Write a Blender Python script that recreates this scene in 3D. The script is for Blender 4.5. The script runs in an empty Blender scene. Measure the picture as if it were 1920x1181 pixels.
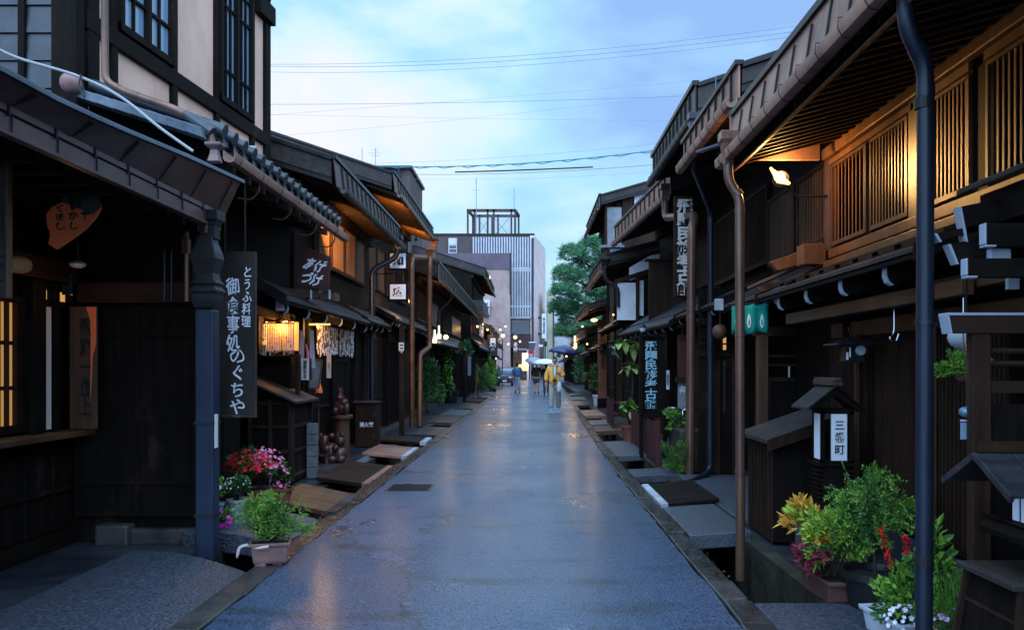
import bpy, bmesh, math, random
from mathutils import Vector, Matrix
R = math.radians
rnd = random.Random(7)
sc = bpy.context.scene
COL = sc.collection
F, VX, VY, H = 1600.0, 992.0, 690.0, 1.5
def at(px, py, Y):
    """a point seen at pixel (px,py) of the 1920 wide photograph, Y metres up the street"""
    return ((px-VX)*Y/F, Y, H+(VY-py)*Y/F)

# ------------------------------------------------------------------ materials
MATS = {}
def new_mat(name):
    m = bpy.data.materials.new(name); m.use_nodes = True
    nt = m.node_tree; b = nt.nodes['Principled BSDF']
    MATS[name] = m
    return m, nt, b
def N(nt, t, **kw):
    n = nt.nodes.new(t)
    for k, v in kw.items():
        if k.startswith('i_'): n.inputs[k[2:].replace('_', ' ')].default_value = v
        else: setattr(n, k, v)
    return n
def c4(c): return (c[0], c[1], c[2], 1)
def coords(nt, scale):
    g = N(nt, 'ShaderNodeNewGeometry'); mp = N(nt, 'ShaderNodeMapping')
    mp.inputs['Scale'].default_value = scale
    nt.links.new(g.outputs['Position'], mp.inputs['Vector'])
    return mp.outputs['Vector']
def surf(name, col, col2=None, rough=.6, scale=(3, 3, 3), bump=.15, metallic=0, spec=.4, detail=6, rvar=.15, bdist=.01):
    m, nt, b = new_mat(name)
    v = coords(nt, scale)
    n = N(nt, 'ShaderNodeTexNoise'); n.inputs['Scale'].default_value = 1; n.inputs['Detail'].default_value = detail; n.inputs['Roughness'].default_value = .65
    nt.links.new(v, n.inputs['Vector'])
    r = N(nt, 'ShaderNodeValToRGB'); r.color_ramp.elements[0].position = .3; r.color_ramp.elements[1].position = .7
    if col2 is None: col2 = tuple(c*.55 for c in col)
    r.color_ramp.elements[0].color = c4(col2); r.color_ramp.elements[1].color = c4(col)
    nt.links.new(n.outputs['Fac'], r.inputs['Fac'])
    # wear: broad faded and stained areas, plus a few pale scuffs
    wn = N(nt, 'ShaderNodeTexNoise'); wn.inputs['Scale'].default_value = .9; wn.inputs['Detail'].default_value = 7; wn.inputs['Roughness'].default_value = .7
    nt.links.new(coords(nt, (1.3, 1.3, .8)), wn.inputs['Vector'])
    wr_ = N(nt, 'ShaderNodeValToRGB'); ee = wr_.color_ramp.elements; ee[0].position = .36; ee[0].color = (.52, .52, .52, 1); ee[1].position = .60; ee[1].color = (1, 1, 1, 1)
    if name.startswith(('wood_black', 'wood_dark', 'wood_weath')): x_ = ee.new(.70); x_.color = (3.4, 3.1, 2.9, 1)
    nt.links.new(wn.outputs['Fac'], wr_.inputs['Fac'])
    mw = N(nt, 'ShaderNodeMix', data_type='RGBA', blend_type='MULTIPLY'); mw.inputs[0].default_value = 1 if not name.startswith(('plaster', 'wall', 'fin')) else .5
    nt.links.new(r.outputs['Color'], mw.inputs[6]); nt.links.new(wr_.outputs['Color'], mw.inputs[7]); nt.links.new(mw.outputs[2], b.inputs['Base Color'])
    mr = N(nt, 'ShaderNodeMapRange'); mr.inputs['To Min'].default_value = max(.02, rough-rvar); mr.inputs['To Max'].default_value = min(1, rough+rvar)
    nt.links.new(n.outputs['Fac'], mr.inputs['Value']); nt.links.new(mr.outputs['Result'], b.inputs['Roughness'])
    if bump:
        bp = N(nt, 'ShaderNodeBump'); bp.inputs['Strength'].default_value = bump; bp.inputs['Distance'].default_value = bdist
        nt.links.new(n.outputs['Fac'], bp.inputs['Height']); nt.links.new(bp.outputs['Normal'], b.inputs['Normal'])
    b.inputs['Metallic'].default_value = metallic; b.inputs['Specular IOR Level'].default_value = spec
    return m
def plain(name, col, rough=.5, metallic=0, emit=None, estr=0, spec=.5):
    m, nt, b = new_mat(name)
    b.inputs['Base Color'].default_value = c4(col); b.inputs['Roughness'].default_value = rough
    b.inputs['Metallic'].default_value = metallic; b.inputs['Specular IOR Level'].default_value = spec
    if emit: b.inputs['Emission Color'].default_value = c4(emit); b.inputs['Emission Strength'].default_value = estr
    return m
def M(n): return MATS[n]

V_ = (16, 16, 1.2); Y_ = (14, .9, 14); X_ = (.9, 14, 14)      # grain directions
surf('wood_black', (.019, .0125, .0095), (.007, .005, .0045), .68, V_, .35, spec=.07)
surf('wood_black_long', (.021, .014, .0105), (.008, .006, .005), .68, Y_, .35, spec=.07)
surf('wood_black_cross', (.022, .0145, .011), (.008, .006, .005), .68, X_, .35, spec=.07)
surf('wood_dark', (.055, .027, .016), (.022, .012, .008), .66, V_, .35, spec=.12)
surf('wood_dark_long', (.058, .029, .017), (.024, .013, .009), .66, Y_, .35, spec=.12)
surf('wood_dark_cross', (.058, .029, .017), (.024, .013, .009), .66, X_, .35, spec=.12)
surf('wood_brown', (.16, .075, .035), (.07, .032, .016), .5, V_, .3, spec=.4)
surf('wood_brown_long', (.17, .08, .037), (.075, .034, .017), .5, Y_, .3, spec=.4)
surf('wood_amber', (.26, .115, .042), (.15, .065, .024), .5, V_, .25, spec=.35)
surf('wood_weathered', (.075, .058, .050), (.025, .019, .018), .6, Y_, .5, spec=.3)
surf('wood_grey_top', (.055, .052, .060), (.018, .017, .021), .42, (3, 22, 3), .6)
surf('wood_red', (.10, .022, .018), (.05, .012, .010), .5, V_, .25)
surf('wood_signboard', (.055, .04, .032), (.012, .009, .008), .5, (3, 3, 1.5), .25)
surf('copper_brown', (.50, .255, .175), (.34, .175, .125), .46, (4, 1.5, 4), .10, metallic=.15, rvar=.1, spec=.35)
surf('copper_dark', (.16, .085, .062), (.09, .048, .038), .46, (4, 1.5, 4), .10, metallic=.15, rvar=.1, spec=.35)
surf('copper_orange', (.24, .10, .05), (.15, .06, .032), .38, (4, 2, 3), .10, metallic=.45, rvar=.1)
surf('copper_mauve', (.22, .125, .115), (.12, .07, .068), .36, (5, 1.5, 5), .12, metallic=.3, rvar=.1)
surf('metal_dark', (.030, .027, .028), (.014, .013, .014), .42, (5, 2, 5), .08, metallic=.1, rvar=.1, spec=.3)
surf('seam_black', (.012, .010, .010), None, .5, (5, 5, 5), .05)
surf('flashing_pale', (.17, .20, .24), (.08, .10, .13), .28, (5, 1.5, 5), .1, metallic=.3)
surf('pipe_blue', (.028, .046, .088), (.014, .024, .050), .38, (6, 6, 1), .05, metallic=.1)
surf('pipe_slate', (.022, .030, .050), (.011, .015, .028), .36, (6, 6, 1), .05, metallic=.1)
surf('pipe_brown', (.24, .125, .085), (.15, .08, .055), .33, (8, 8, 1.5), .06, metallic=.35)
surf('plaster_peach', (.88, .54, .40), (.80, .47, .34), .9, (2, 2, 1), .08)
surf('plaster_white', (.78, .80, .84), (.66, .68, .72), .9, (2, 2, 2), .05)
surf('tile_grey', (.06, .07, .085), (.025, .03, .038), .3, (7, 7, 7), .2)
surf('tile_pale', (.20, .24, .29), (.10, .12, .15), .4, (7, 3, 7), .2)
surf('stone_curb', (.095, .085, .075), (.028, .027, .028), .35, (5, 2.2, 5), .7, bdist=.02)
surf('stone_moss', (.055, .05, .032), (.015, .018, .012), .6, (4, 4, 6), .7, bdist=.02)
surf('concrete_wet', (.055, .062, .078), (.016, .018, .024), .36, (1.2, 1.6, 2), .25)
surf('concrete_pale', (.22, .23, .24), (.12, .125, .13), .6, (5, 5, 5), .2)
surf('earth', (.02, .018, .015), None, .8, (3, 3, 3), .5)
surf('terracotta', (.30, .10, .06), (.19, .06, .04), .55, (9, 9, 9), .12)
surf('plastic_pink', (.40, .22, .19), (.27, .14, .125), .5, (5, 5, 9), .06)
surf('plastic_brown', (.17, .08, .065), (.11, .05, .04), .5, (5, 5, 9), .06)
plain('plastic_black', (.012, .012, .014), .35)
surf('plastic_white', (.62, .68, .74), (.5, .55, .6), .45, (6, 6, 6), .04)
surf('bronze_red', (.12, .055, .05), (.06, .03, .03), .3, (6, 6, 6), .15, metallic=.2)
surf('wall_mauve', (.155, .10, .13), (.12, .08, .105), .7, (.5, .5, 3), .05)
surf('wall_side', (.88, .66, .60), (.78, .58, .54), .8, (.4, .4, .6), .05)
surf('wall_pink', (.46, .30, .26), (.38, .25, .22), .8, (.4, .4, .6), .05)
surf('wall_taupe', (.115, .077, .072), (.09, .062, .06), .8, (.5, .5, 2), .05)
surf('wall_beige', (.55, .5, .36), (.45, .4, .3), .8, (1, 1, 1), .05)
surf('siding_grey', (.30, .31, .34), (.22, .23, .25), .6, (2, 2, 8), .05)
surf('brick_dark', (.10, .045, .04), (.06, .03, .028), .7, (2, 2, 6), .1)
surf('fin_white', (.60, .58, .64), (.50, .49, .55), .5, (2, 2, 1), .02)
plain('white_paint', (.36, .40, .46), .6)
plain('white_bright', (.85, .87, .9), .5)
plain('paper', (.72, .66, .6), .8)
plain('paper_pink', (.74, .60, .55), .8)
plain('ink', (.012, .010, .010), .5)
plain('carved_blue', (.30, .55, .66), .5)
plain('carved_grey', (.62, .55, .50), .6)
plain('rubber', (.01, .01, .01), .6)
plain('steel', (.45, .46, .48), .22, 1)
plain('cable_black', (.01, .012, .016), .6)
plain('cable_grey', (.16, .26, .42), .6)
plain('cable_teal', (.02, .22, .30), .6)
plain('cable_white', (.34, .35, .35), .5)
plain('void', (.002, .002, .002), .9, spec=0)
plain('black_board', (.010, .012, .014), .3)
plain('noren_green', (.0, .30, .22), .85)
plain('red', (.55, .02, .02), .5)
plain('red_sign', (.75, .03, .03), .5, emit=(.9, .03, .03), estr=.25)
plain('orange_red', (.90, .17, .045), .6)
plain('sign_grey', (.06, .055, .052), .6)
plain('globe', (.45, .52, .55), .3)
plain('lantern_white', (.70, .76, .84), .5, emit=(.7, .8, 1), estr=.06)
plain('glass_blue', (.10, .16, .24), .08, spec=.8)
plain('glass_dark', (.01, .013, .018), .06, spec=.8)
plain('pane_pale', (.20, .30, .40), .12, spec=.7)
plain('skin', (.45, .24, .17), .55)
plain('hair', (.015, .012, .010), .6)
plain('jacket_yellow', (.95, .50, .10), .75)
plain('jacket_blue', (.04, .11, .24), .8)
plain('cloth_black', (.012, .013, .018), .85)
plain('shorts_navy', (.035, .045, .08), .85)
plain('trouser_khaki', (.36, .37, .33), .85)
plain('jeans_pale', (.22, .30, .42), .85)
plain('shirt_white', (.70, .72, .76), .8)
plain('shoe_blue', (.15, .42, .70), .6)
plain('umbrella_navy', (.035, .05, .13), .35)
plain('umbrella_white', (.70, .78, .85), .35)
plain('umbrella_grey', (.26, .28, .33), .3)
plain('car_paint', (.03, .045, .08), .22, .3)
plain('bulb_warm', (1, .7, .3), .5, emit=(1, .60, .20), estr=3.6)
plain('bulb_hot', (1, .8, .4), .5, emit=(1, .66, .24), estr=7)
plain('lit_amber', (.6, .3, .1), .6, emit=(1, .50, .14), estr=.6)
plain('lit_yellow', (.8, .55, .2), .6, emit=(1, .62, .18), estr=1.5)
plain('lit_dim', (.3, .15, .06), .6, emit=(1, .5, .15), estr=.12)
plain('lit_white', (.9, .8, .6), .6, emit=(1, .85, .55), estr=1.6)
plain('lit_shop', (.8, .5, .2), .6, emit=(1, .58, .2), estr=.7)
plain('lit_paper', (.28, .18, .10), .7, emit=(1, .6, .3), estr=.02)

def leafm(name, a, b_, rough=.5, sc_=9):
    m, nt, b = new_mat(name)
    v = coords(nt, (sc_,)*3); n = N(nt, 'ShaderNodeTexNoise'); nt.links.new(v, n.inputs['Vector']); n.inputs['Scale'].default_value = 1; n.inputs['Detail'].default_value = 3
    r = N(nt, 'ShaderNodeValToRGB'); r.color_ramp.elements[0].position = .35; r.color_ramp.elements[1].position = .65
    r.color_ramp.elements[0].color = c4(a); r.color_ramp.elements[1].color = c4(b_)
    nt.links.new(n.outputs['Fac'], r.inputs['Fac']); nt.links.new(r.outputs['Color'], b.inputs['Base Color'])
    b.inputs['Roughness'].default_value = rough; b.inputs['Specular IOR Level'].default_value = .25
    b.inputs['Transmission Weight'].default_value = 0
    return m
leafm('leaf_fern', (.06, .17, .02), (.20, .38, .045))
leafm('leaf_green', (.03, .095, .018), (.10, .22, .045))
leafm('leaf_bright', (.13, .30, .03), (.27, .46, .055))
leafm('leaf_lime', (.30, .42, .04), (.50, .52, .07))
leafm('leaf_orange', (.55, .22, .03), (.72, .42, .06))
leafm('leaf_maroon', (.14, .02, .03), (.30, .05, .07))
leafm('leaf_dark', (.018, .065, .022), (.05, .13, .05))
leafm('leaf_big', (.22, .34, .08), (.34, .46, .14))
leafm('leaf_kochia', (.10, .27, .03), (.20, .42, .06), sc_=30)
leafm('needle', (.026, .11, .052), (.105, .26, .115), sc_=1.2)
leafm('petal_red', (.55, .01, .02), (.75, .03, .04), sc_=40)
leafm('petal_salvia', (.60, .005, .008), (.80, .015, .015), sc_=40)
leafm('petal_pink', (.70, .10, .25), (.85, .30, .45), sc_=40)
leafm('petal_white', (.60, .62, .72), (.80, .80, .86), sc_=40)
leafm('petal_lilac', (.45, .25, .50), (.70, .50, .70), sc_=40)
leafm('petal_magenta', (.45, .02, .25), (.65, .05, .40), sc_=40)
leafm('grass', (.05, .12, .03), (.10, .2, .05), sc_=30)
surf('bark', (.05, .035, .025), (.02, .014, .01), .8, (8, 8, 2), .8)

def asphalt():
    m, nt, b = new_mat('asphalt_wet')
    v = coords(nt, (1, 1, 1))
    fine = N(nt, 'ShaderNodeTexVoronoi'); fine.inputs['Scale'].default_value = 75; nt.links.new(v, fine.inputs['Vector'])
    fn = N(nt, 'ShaderNodeTexNoise'); fn.inputs['Scale'].default_value = 60; fn.inputs['Detail'].default_value = 4; nt.links.new(v, fn.inputs['Vector'])
    big = N(nt, 'ShaderNodeTexNoise'); big.inputs['Scale'].default_value = 1; big.inputs['Detail'].default_value = 2
    v2 = coords(nt, (.75, .38, 1)); nt.links.new(v2, big.inputs['Vector'])
    strk = N(nt, 'ShaderNodeTexNoise'); strk.inputs['Scale'].default_value = 1; strk.inputs['Detail'].default_value = 4
    v3 = coords(nt, (.9, 2.6, 1)); nt.links.new(v3, strk.inputs['Vector'])
    cell = N(nt, 'ShaderNodeMapRange'); cell.inputs['To Min'].default_value = .45; cell.inputs['To Max'].default_value = 1.9
    sepc = N(nt, 'ShaderNodeSeparateXYZ'); nt.links.new(fine.outputs['Color'], sepc.inputs[0]); nt.links.new(sepc.outputs[0], cell.inputs['Value'])
    # colour: dark wet tar with pale aggregate, darker soaked streaks
    r = N(nt, 'ShaderNodeValToRGB'); r.color_ramp.elements[0].position = .25; r.color_ramp.elements[1].position = .75
    r.color_ramp.elements[0].color = (.020, .038, .068, 1); r.color_ramp.elements[1].color = (.070, .115, .20, 1)
    nt.links.new(fn.outputs['Fac'], r.inputs['Fac'])
    dk = N(nt, 'ShaderNodeMapRange'); dk.inputs['From Min'].default_value = .56; dk.inputs['From Max'].default_value = .72; dk.inputs['To Min'].default_value = 1; dk.inputs['To Max'].default_value = .35
    nt.links.new(strk.outputs['Fac'], dk.inputs['Value'])
    mx = N(nt, 'ShaderNodeMix', data_type='RGBA', blend_type='MULTIPLY'); mx.inputs[0].default_value = 1
    m0 = N(nt, 'ShaderNodeMix', data_type='RGBA', blend_type='MULTIPLY'); m0.inputs[0].default_value = 1
    nt.links.new(r.outputs['Color'], m0.inputs[6]); nt.links.new(cell.outputs['Result'], m0.inputs[7])
    nt.links.new(m0.outputs[2], mx.inputs[6]); nt.links.new(dk.outputs['Result'], mx.inputs[7])
    # tar cracks and repair seams
    cv = N(nt, 'ShaderNodeTexVoronoi', feature='DISTANCE_TO_EDGE'); cv.inputs['Scale'].default_value = 1
    wob_ = N(nt, 'ShaderNodeTexNoise'); wob_.inputs['Scale'].default_value = 2.2; wob_.inputs['Detail'].default_value = 5; nt.links.new(v, wob_.inputs['Vector'])
    wsc = N(nt, 'ShaderNodeVectorMath', operation='SCALE'); wsc.inputs['Scale'].default_value = .35; nt.links.new(wob_.outputs['Color'], wsc.inputs[0])
    wad = N(nt, 'ShaderNodeVectorMath', operation='ADD'); nt.links.new(coords(nt, (.42, .16, 1)), wad.inputs[0]); nt.links.new(wsc.outputs[0], wad.inputs[1]); nt.links.new(wad.outputs[0], cv.inputs['Vector'])
    cl = N(nt, 'ShaderNodeMapRange'); cl.inputs['From Min'].default_value = .0; cl.inputs['From Max'].default_value = .010; cl.inputs['To Min'].default_value = .35; cl.inputs['To Max'].default_value = 1; nt.links.new(cv.outputs['Distance'], cl.inputs['Value'])
    pt = N(nt, 'ShaderNodeTexVoronoi'); pt.inputs['Scale'].default_value = 1; nt.links.new(wad.outputs[0], pt.inputs['Vector'])
    ps = N(nt, 'ShaderNodeSeparateXYZ'); nt.links.new(pt.outputs['Color'], ps.inputs[0]); pm = N(nt, 'ShaderNodeMapRange'); pm.inputs['To Min'].default_value = .68; pm.inputs['To Max'].default_value = 1.12; nt.links.new(ps.outputs[0], pm.inputs['Value'])
    mc = N(nt, 'ShaderNodeMath', operation='MULTIPLY'); nt.links.new(cl.outputs['Result'], mc.inputs[0]); nt.links.new(pm.outputs['Result'], mc.inputs[1])
    m9 = N(nt, 'ShaderNodeMix', data_type='RGBA', blend_type='MULTIPLY'); m9.inputs[0].default_value = 1; nt.links.new(mx.outputs[2], m9.inputs[6]); nt.links.new(mc.outputs[0], m9.inputs[7])
    nt.links.new(m9.outputs[2], b.inputs['Base Color'])
    # roughness: wheel tracks and pooled film are smoother
    rr = N(nt, 'ShaderNodeMapRange'); rr.inputs['From Min'].default_value = .36; rr.inputs['From Max'].default_value = .66
    rr.inputs['To Min'].default_value = .26; rr.inputs['To Max'].default_value = .42
    nt.links.new(big.outputs['Fac'], rr.inputs['Value'])
    pn = N(nt, 'ShaderNodeTexNoise'); pn.inputs['Scale'].default_value = 1; pn.inputs['Detail'].default_value = 6; pn.inputs['Roughness'].default_value = .6
    nt.links.new(coords(nt, (.62, .30, 1)), pn.inputs['Vector'])
    pud = N(nt, 'ShaderNodeMapRange', interpolation_type='SMOOTHSTEP'); pud.inputs['From Min'].default_value = .575; pud.inputs['From Max'].default_value = .64
    nt.links.new(pn.outputs['Fac'], pud.inputs['Value'])
    rmix = N(nt, 'ShaderNodeMix', data_type='FLOAT'); nt.links.new(pud.outputs['Result'], rmix.inputs[0]); nt.links.new(rr.outputs['Result'], rmix.inputs[2]); rmix.inputs[3].default_value = .10
    nt.links.new(rmix.outputs[0], b.inputs['Roughness'])
    ad = N(nt, 'ShaderNodeMath', operation='ADD'); nt.links.new(fine.outputs['Distance'], ad.inputs[0]); nt.links.new(fn.outputs['Fac'], ad.inputs[1])
    bs = N(nt, 'ShaderNodeMapRange'); bs.inputs['From Min'].default_value = .36; bs.inputs['From Max'].default_value = .6; bs.inputs['To Min'].default_value = .45; bs.inputs['To Max'].default_value = .75
    nt.links.new(big.outputs['Fac'], bs.inputs['Value'])
    bp = N(nt, 'ShaderNodeBump'); bp.inputs['Distance'].default_value = .006
    bmix = N(nt, 'ShaderNodeMix', data_type='FLOAT'); nt.links.new(pud.outputs['Result'], bmix.inputs[0]); nt.links.new(bs.outputs['Result'], bmix.inputs[2]); bmix.inputs[3].default_value = .12
    nt.links.new(bmix.outputs[0], bp.inputs['Strength'])
    nt.links.new(ad.outputs[0], bp.inputs['Height']); nt.links.new(bp.outputs['Normal'], b.inputs['Normal'])
    b.inputs['Specular IOR Level'].default_value = .6
    b.inputs['Coat Weight'].default_value = .25; b.inputs['Coat Roughness'].default_value = .16; b.inputs['Coat IOR'].default_value = 1.36
    cb = N(nt, 'ShaderNodeBump'); cb.inputs['Strength'].default_value = .3; cb.inputs['Distance'].default_value = .004
    nt.links.new(fn.outputs['Fac'], cb.inputs['Height']); nt.links.new(cb.outputs['Normal'], b.inputs['Coat Normal'])
asphalt()
def granite(name, a, c, rough=.35, sc_=38, st=.6):
    m, nt, b = new_mat(name)
    v = coords(nt, (1, 1, 1))
    vo = N(nt, 'ShaderNodeTexVoronoi'); vo.inputs['Scale'].default_value = sc_; nt.links.new(v, vo.inputs['Vector'])
    no = N(nt, 'ShaderNodeTexNoise'); no.inputs['Scale'].default_value = sc_*.8; no.inputs['Detail'].default_value = 5; nt.links.new(v, no.inputs['Vector'])
    r = N(nt, 'ShaderNodeValToRGB'); r.color_ramp.elements[0].position = .38; r.color_ramp.elements[1].position = .62
    r.color_ramp.elements[0].color = c4(a); r.color_ramp.elements[1].color = c4(c)
    nt.links.new(no.outputs['Fac'], r.inputs['Fac']); nt.links.new(r.outputs['Color'], b.inputs['Base Color'])
    bp = N(nt, 'ShaderNodeBump'); bp.inputs['Strength'].default_value = st; bp.inputs['Distance'].default_value = .008
    ad = N(nt, 'ShaderNodeMath', operation='ADD'); nt.links.new(vo.outputs['Distance'], ad.inputs[0]); nt.links.new(no.outputs['Fac'], ad.inputs[1])
    nt.links.new(ad.outputs[0], bp.inputs['Height']); nt.links.new(bp.outputs['Normal'], b.inputs['Normal'])
    b.inputs['Roughness'].default_value = rough
granite('granite', (.024, .030, .042), (.070, .084, .112), .42, 55, .7)
granite('granite_smooth', (.045, .055, .07), (.10, .115, .14), .30, 85, .5)

# ------------------------------------------------------------------ mesh builder
XF = [None]          # optional transform applied to vertices while a house is being built
class MB:
    def __init__(s, *mats): s.v = []; s.f = []; s.mi = []; s.m = 0; s.mats = mats
    def add(s, vs, fs):
        o = len(s.v)
        if XF[0]: vs = [XF[0](p) for p in vs]
        s.v += [tuple(p) for p in vs]
        for f in fs: s.f.append(tuple(i+o for i in f)); s.mi.append(s.m)
        return s
    def box(s, x0, x1, y0, y1, z0, z1):
        if x0 > x1: x0, x1 = x1, x0
        if y0 > y1: y0, y1 = y1, y0
        if z0 > z1: z0, z1 = z1, z0
        return s.add([(x0, y0, z0), (x1, y0, z0), (x1, y1, z0), (x0, y1, z0), (x0, y0, z1), (x1, y0, z1), (x1, y1, z1), (x0, y1, z1)],
              [(0, 3, 2, 1), (4, 5, 6, 7), (0, 1, 5, 4), (1, 2, 6, 5), (2, 3, 7, 6), (3, 0, 4, 7)])
    def prism(s, pr, axis, c0, c1):
        n = len(pr)
        def mk(a, b, c): return (a, c, b) if axis == 'y' else ((c, a, b) if axis == 'x' else (a, b, c))
        vs = [mk(a, b, c0) for a, b in pr]+[mk(a, b, c1) for a, b in pr]
        fs = [tuple(range(n)), tuple(range(2*n-1, n-1, -1))]+[(i, (i+1) % n, n+(i+1) % n, n+i) for i in range(n)]
        return s.add(vs, fs)
    def hexa(s, p):      # bottom 4, top 4
        return s.add(p, [(0, 3, 2, 1), (4, 5, 6, 7), (0, 1, 5, 4), (1, 2, 6, 5), (2, 3, 7, 6), (3, 0, 4, 7)])
    def beam(s, a, b, w, h, up=(0, 0, 1)):
        a, b = Vector(a), Vector(b); d = (b-a).normalized(); u = Vector(up)
        r = d.cross(u)
        if r.length < 1e-4: r = d.cross(Vector((1, 0, 0)))
        r.normalize(); u = r.cross(d).normalized(); r = r*w/2; u = u*h/2
        return s.hexa([a-r-u, a+r-u, b+r-u, b-r-u, a-r+u, a+r+u, b+r+u, b-r+u])
    def tube(s, pts, rad, n=10, cap=True):
        pts = [Vector(p) for p in pts]; k = len(pts)
        if not isinstance(rad, (list, tuple)): rad = [rad]*k
        vs = []; pr = None
        for i, p in enumerate(pts):
            d = (pts[min(i+1, k-1)]-pts[max(i-1, 0)]).normalized()
            if pr is None:
                pr = d.cross(Vector((0, 0, 1)))
                if pr.length < 1e-3: pr = Vector((1, 0, 0))
            r = (pr-d*pr.dot(d)).normalized(); pr = r; u = d.cross(r)
            for j in range(n):
                a = 2*math.pi*j/n; vs.append(p+(r*math.cos(a)+u*math.sin(a))*rad[i])
        fs = [(i*n+j, i*n+(j+1) % n, (i+1)*n+(j+1) % n, (i+1)*n+j) for i in range(k-1) for j in range(n)]
        if cap: fs += [tuple(range(n))[::-1], tuple(range((k-1)*n, k*n))]
        return s.add(vs, fs)
    def lathe(s, prof, c, n=16, sx=1, sy=1):
        vs = []; k = len(prof)
        for r, z in prof:
            for j in range(n):
                a = 2*math.pi*j/n; vs.append((c[0]+r*sx*math.cos(a), c[1]+r*sy*math.sin(a), c[2]+z))
        fs = [(i*n+j, i*n+(j+1) % n, (i+1)*n+(j+1) % n, (i+1)*n+j) for i in range(k-1) for j in range(n)]
        fs += [tuple(range(n))[::-1], tuple(range((k-1)*n, k*n))]
        return s.add(vs, fs)
    def sq(s, prof, c, sx=1, sy=1):       # square lathe: (half width, z)
        vs = []; k = len(prof)
        for r, z in prof:
            for a, b in ((-1, -1), (1, -1), (1, 1), (-1, 1)): vs.append((c[0]+a*r*sx, c[1]+b*r*sy, c[2]+z))
        fs = [(i*4+j, i*4+(j+1) % 4, (i+1)*4+(j+1) % 4, (i+1)*4+j) for i in range(k-1) for j in range(4)]
        fs += [(3, 2, 1, 0), tuple(range((k-1)*4, k*4))]
        return s.add(vs, fs)
    def ball(s, c, r, n=12, m=8):
        if not isinstance(r, (list, tuple)): r = (r, r, r)
        vs = [(c[0], c[1], c[2]-r[2])]
        for i in range(1, m):
            t = math.pi*i/m
            for j in range(n):
                a = 2*math.pi*j/n
                vs.append((c[0]+r[0]*math.sin(t)*math.cos(a), c[1]+r[1]*math.sin(t)*math.sin(a), c[2]-r[2]*math.cos(t)))
        vs.append((c[0], c[1], c[2]+r[2])); L = len(vs)-1
        fs = [(0, 1+(j+1) % n, 1+j) for j in range(n)]
        fs += [(1+i*n+j, 1+i*n+(j+1) % n, 1+(i+1)*n+(j+1) % n, 1+(i+1)*n+j) for i in range(m-2) for j in range(n)]
        fs += [(L, 1+(m-2)*n+j, 1+(m-2)*n+(j+1) % n) for j in range(n)]
        return s.add(vs, fs)
    def build(s, name, parent=None, smooth=False, bevel=0, label=None, fix=True):
        if not s.v: return None
        off = world_loc(parent)
        me = bpy.data.meshes.new(name)
        me.from_pydata([(x-off[0], y-off[1], z-off[2]) for x, y, z in s.v], [], s.f)
        for m in s.mats: me.materials.append(M(m))
        me.polygons.foreach_set('material_index', s.mi)
        if fix:
            bm = bmesh.new(); bm.from_mesh(me); bmesh.ops.recalc_face_normals(bm, faces=bm.faces); bm.to_mesh(me); bm.free()
        me.update()
        if smooth:
            me.shade_smooth(); me.set_sharp_from_angle(angle=R(38))
        o = bpy.data.objects.new(name, me); COL.objects.link(o)
        if parent: o.parent = parent
        if bevel:
            b = o.modifiers.new('bevel', 'BEVEL'); b.width = bevel; b.segments = 2; b.limit_method = 'ANGLE'; b.angle_limit = R(40); b.use_clamp_overlap = True
        if label: o['label'] = label
        return o
def world_loc(o):
    v = Vector((0, 0, 0))
    while o: v += Vector(o.location); o = o.parent
    return v
def thing(name, label, cat, loc=(0, 0, 0), group=None):
    o = bpy.data.objects.new(name, None); COL.objects.link(o); o.location = loc; o.empty_display_size = .1
    return tag(o, label, cat, group)
def tag(o, label, cat, group=None, kind=None):
    if label: o['label'] = label
    if cat: o['category'] = cat
    if group: o['group'] = group
    if kind: o['kind'] = kind
    return o
def struct(o): o['kind'] = 'structure'; return o
def dup(root, loc, rotz=0, label=None, scale=1):
    kids = {}
    for o in bpy.data.objects:
        if o.parent: kids.setdefault(o.parent.name, []).append(o)
    def cp(o, par):
        c = o.copy(); COL.objects.link(c); c.parent = par
        for k in kids.get(o.name, []): cp(k, c)
        return c
    r = cp(root, None); r.location = loc; r.rotation_euler = (0, 0, rotz); r.scale = (scale,)*3
    if label: r['label'] = label
    return r

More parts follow.
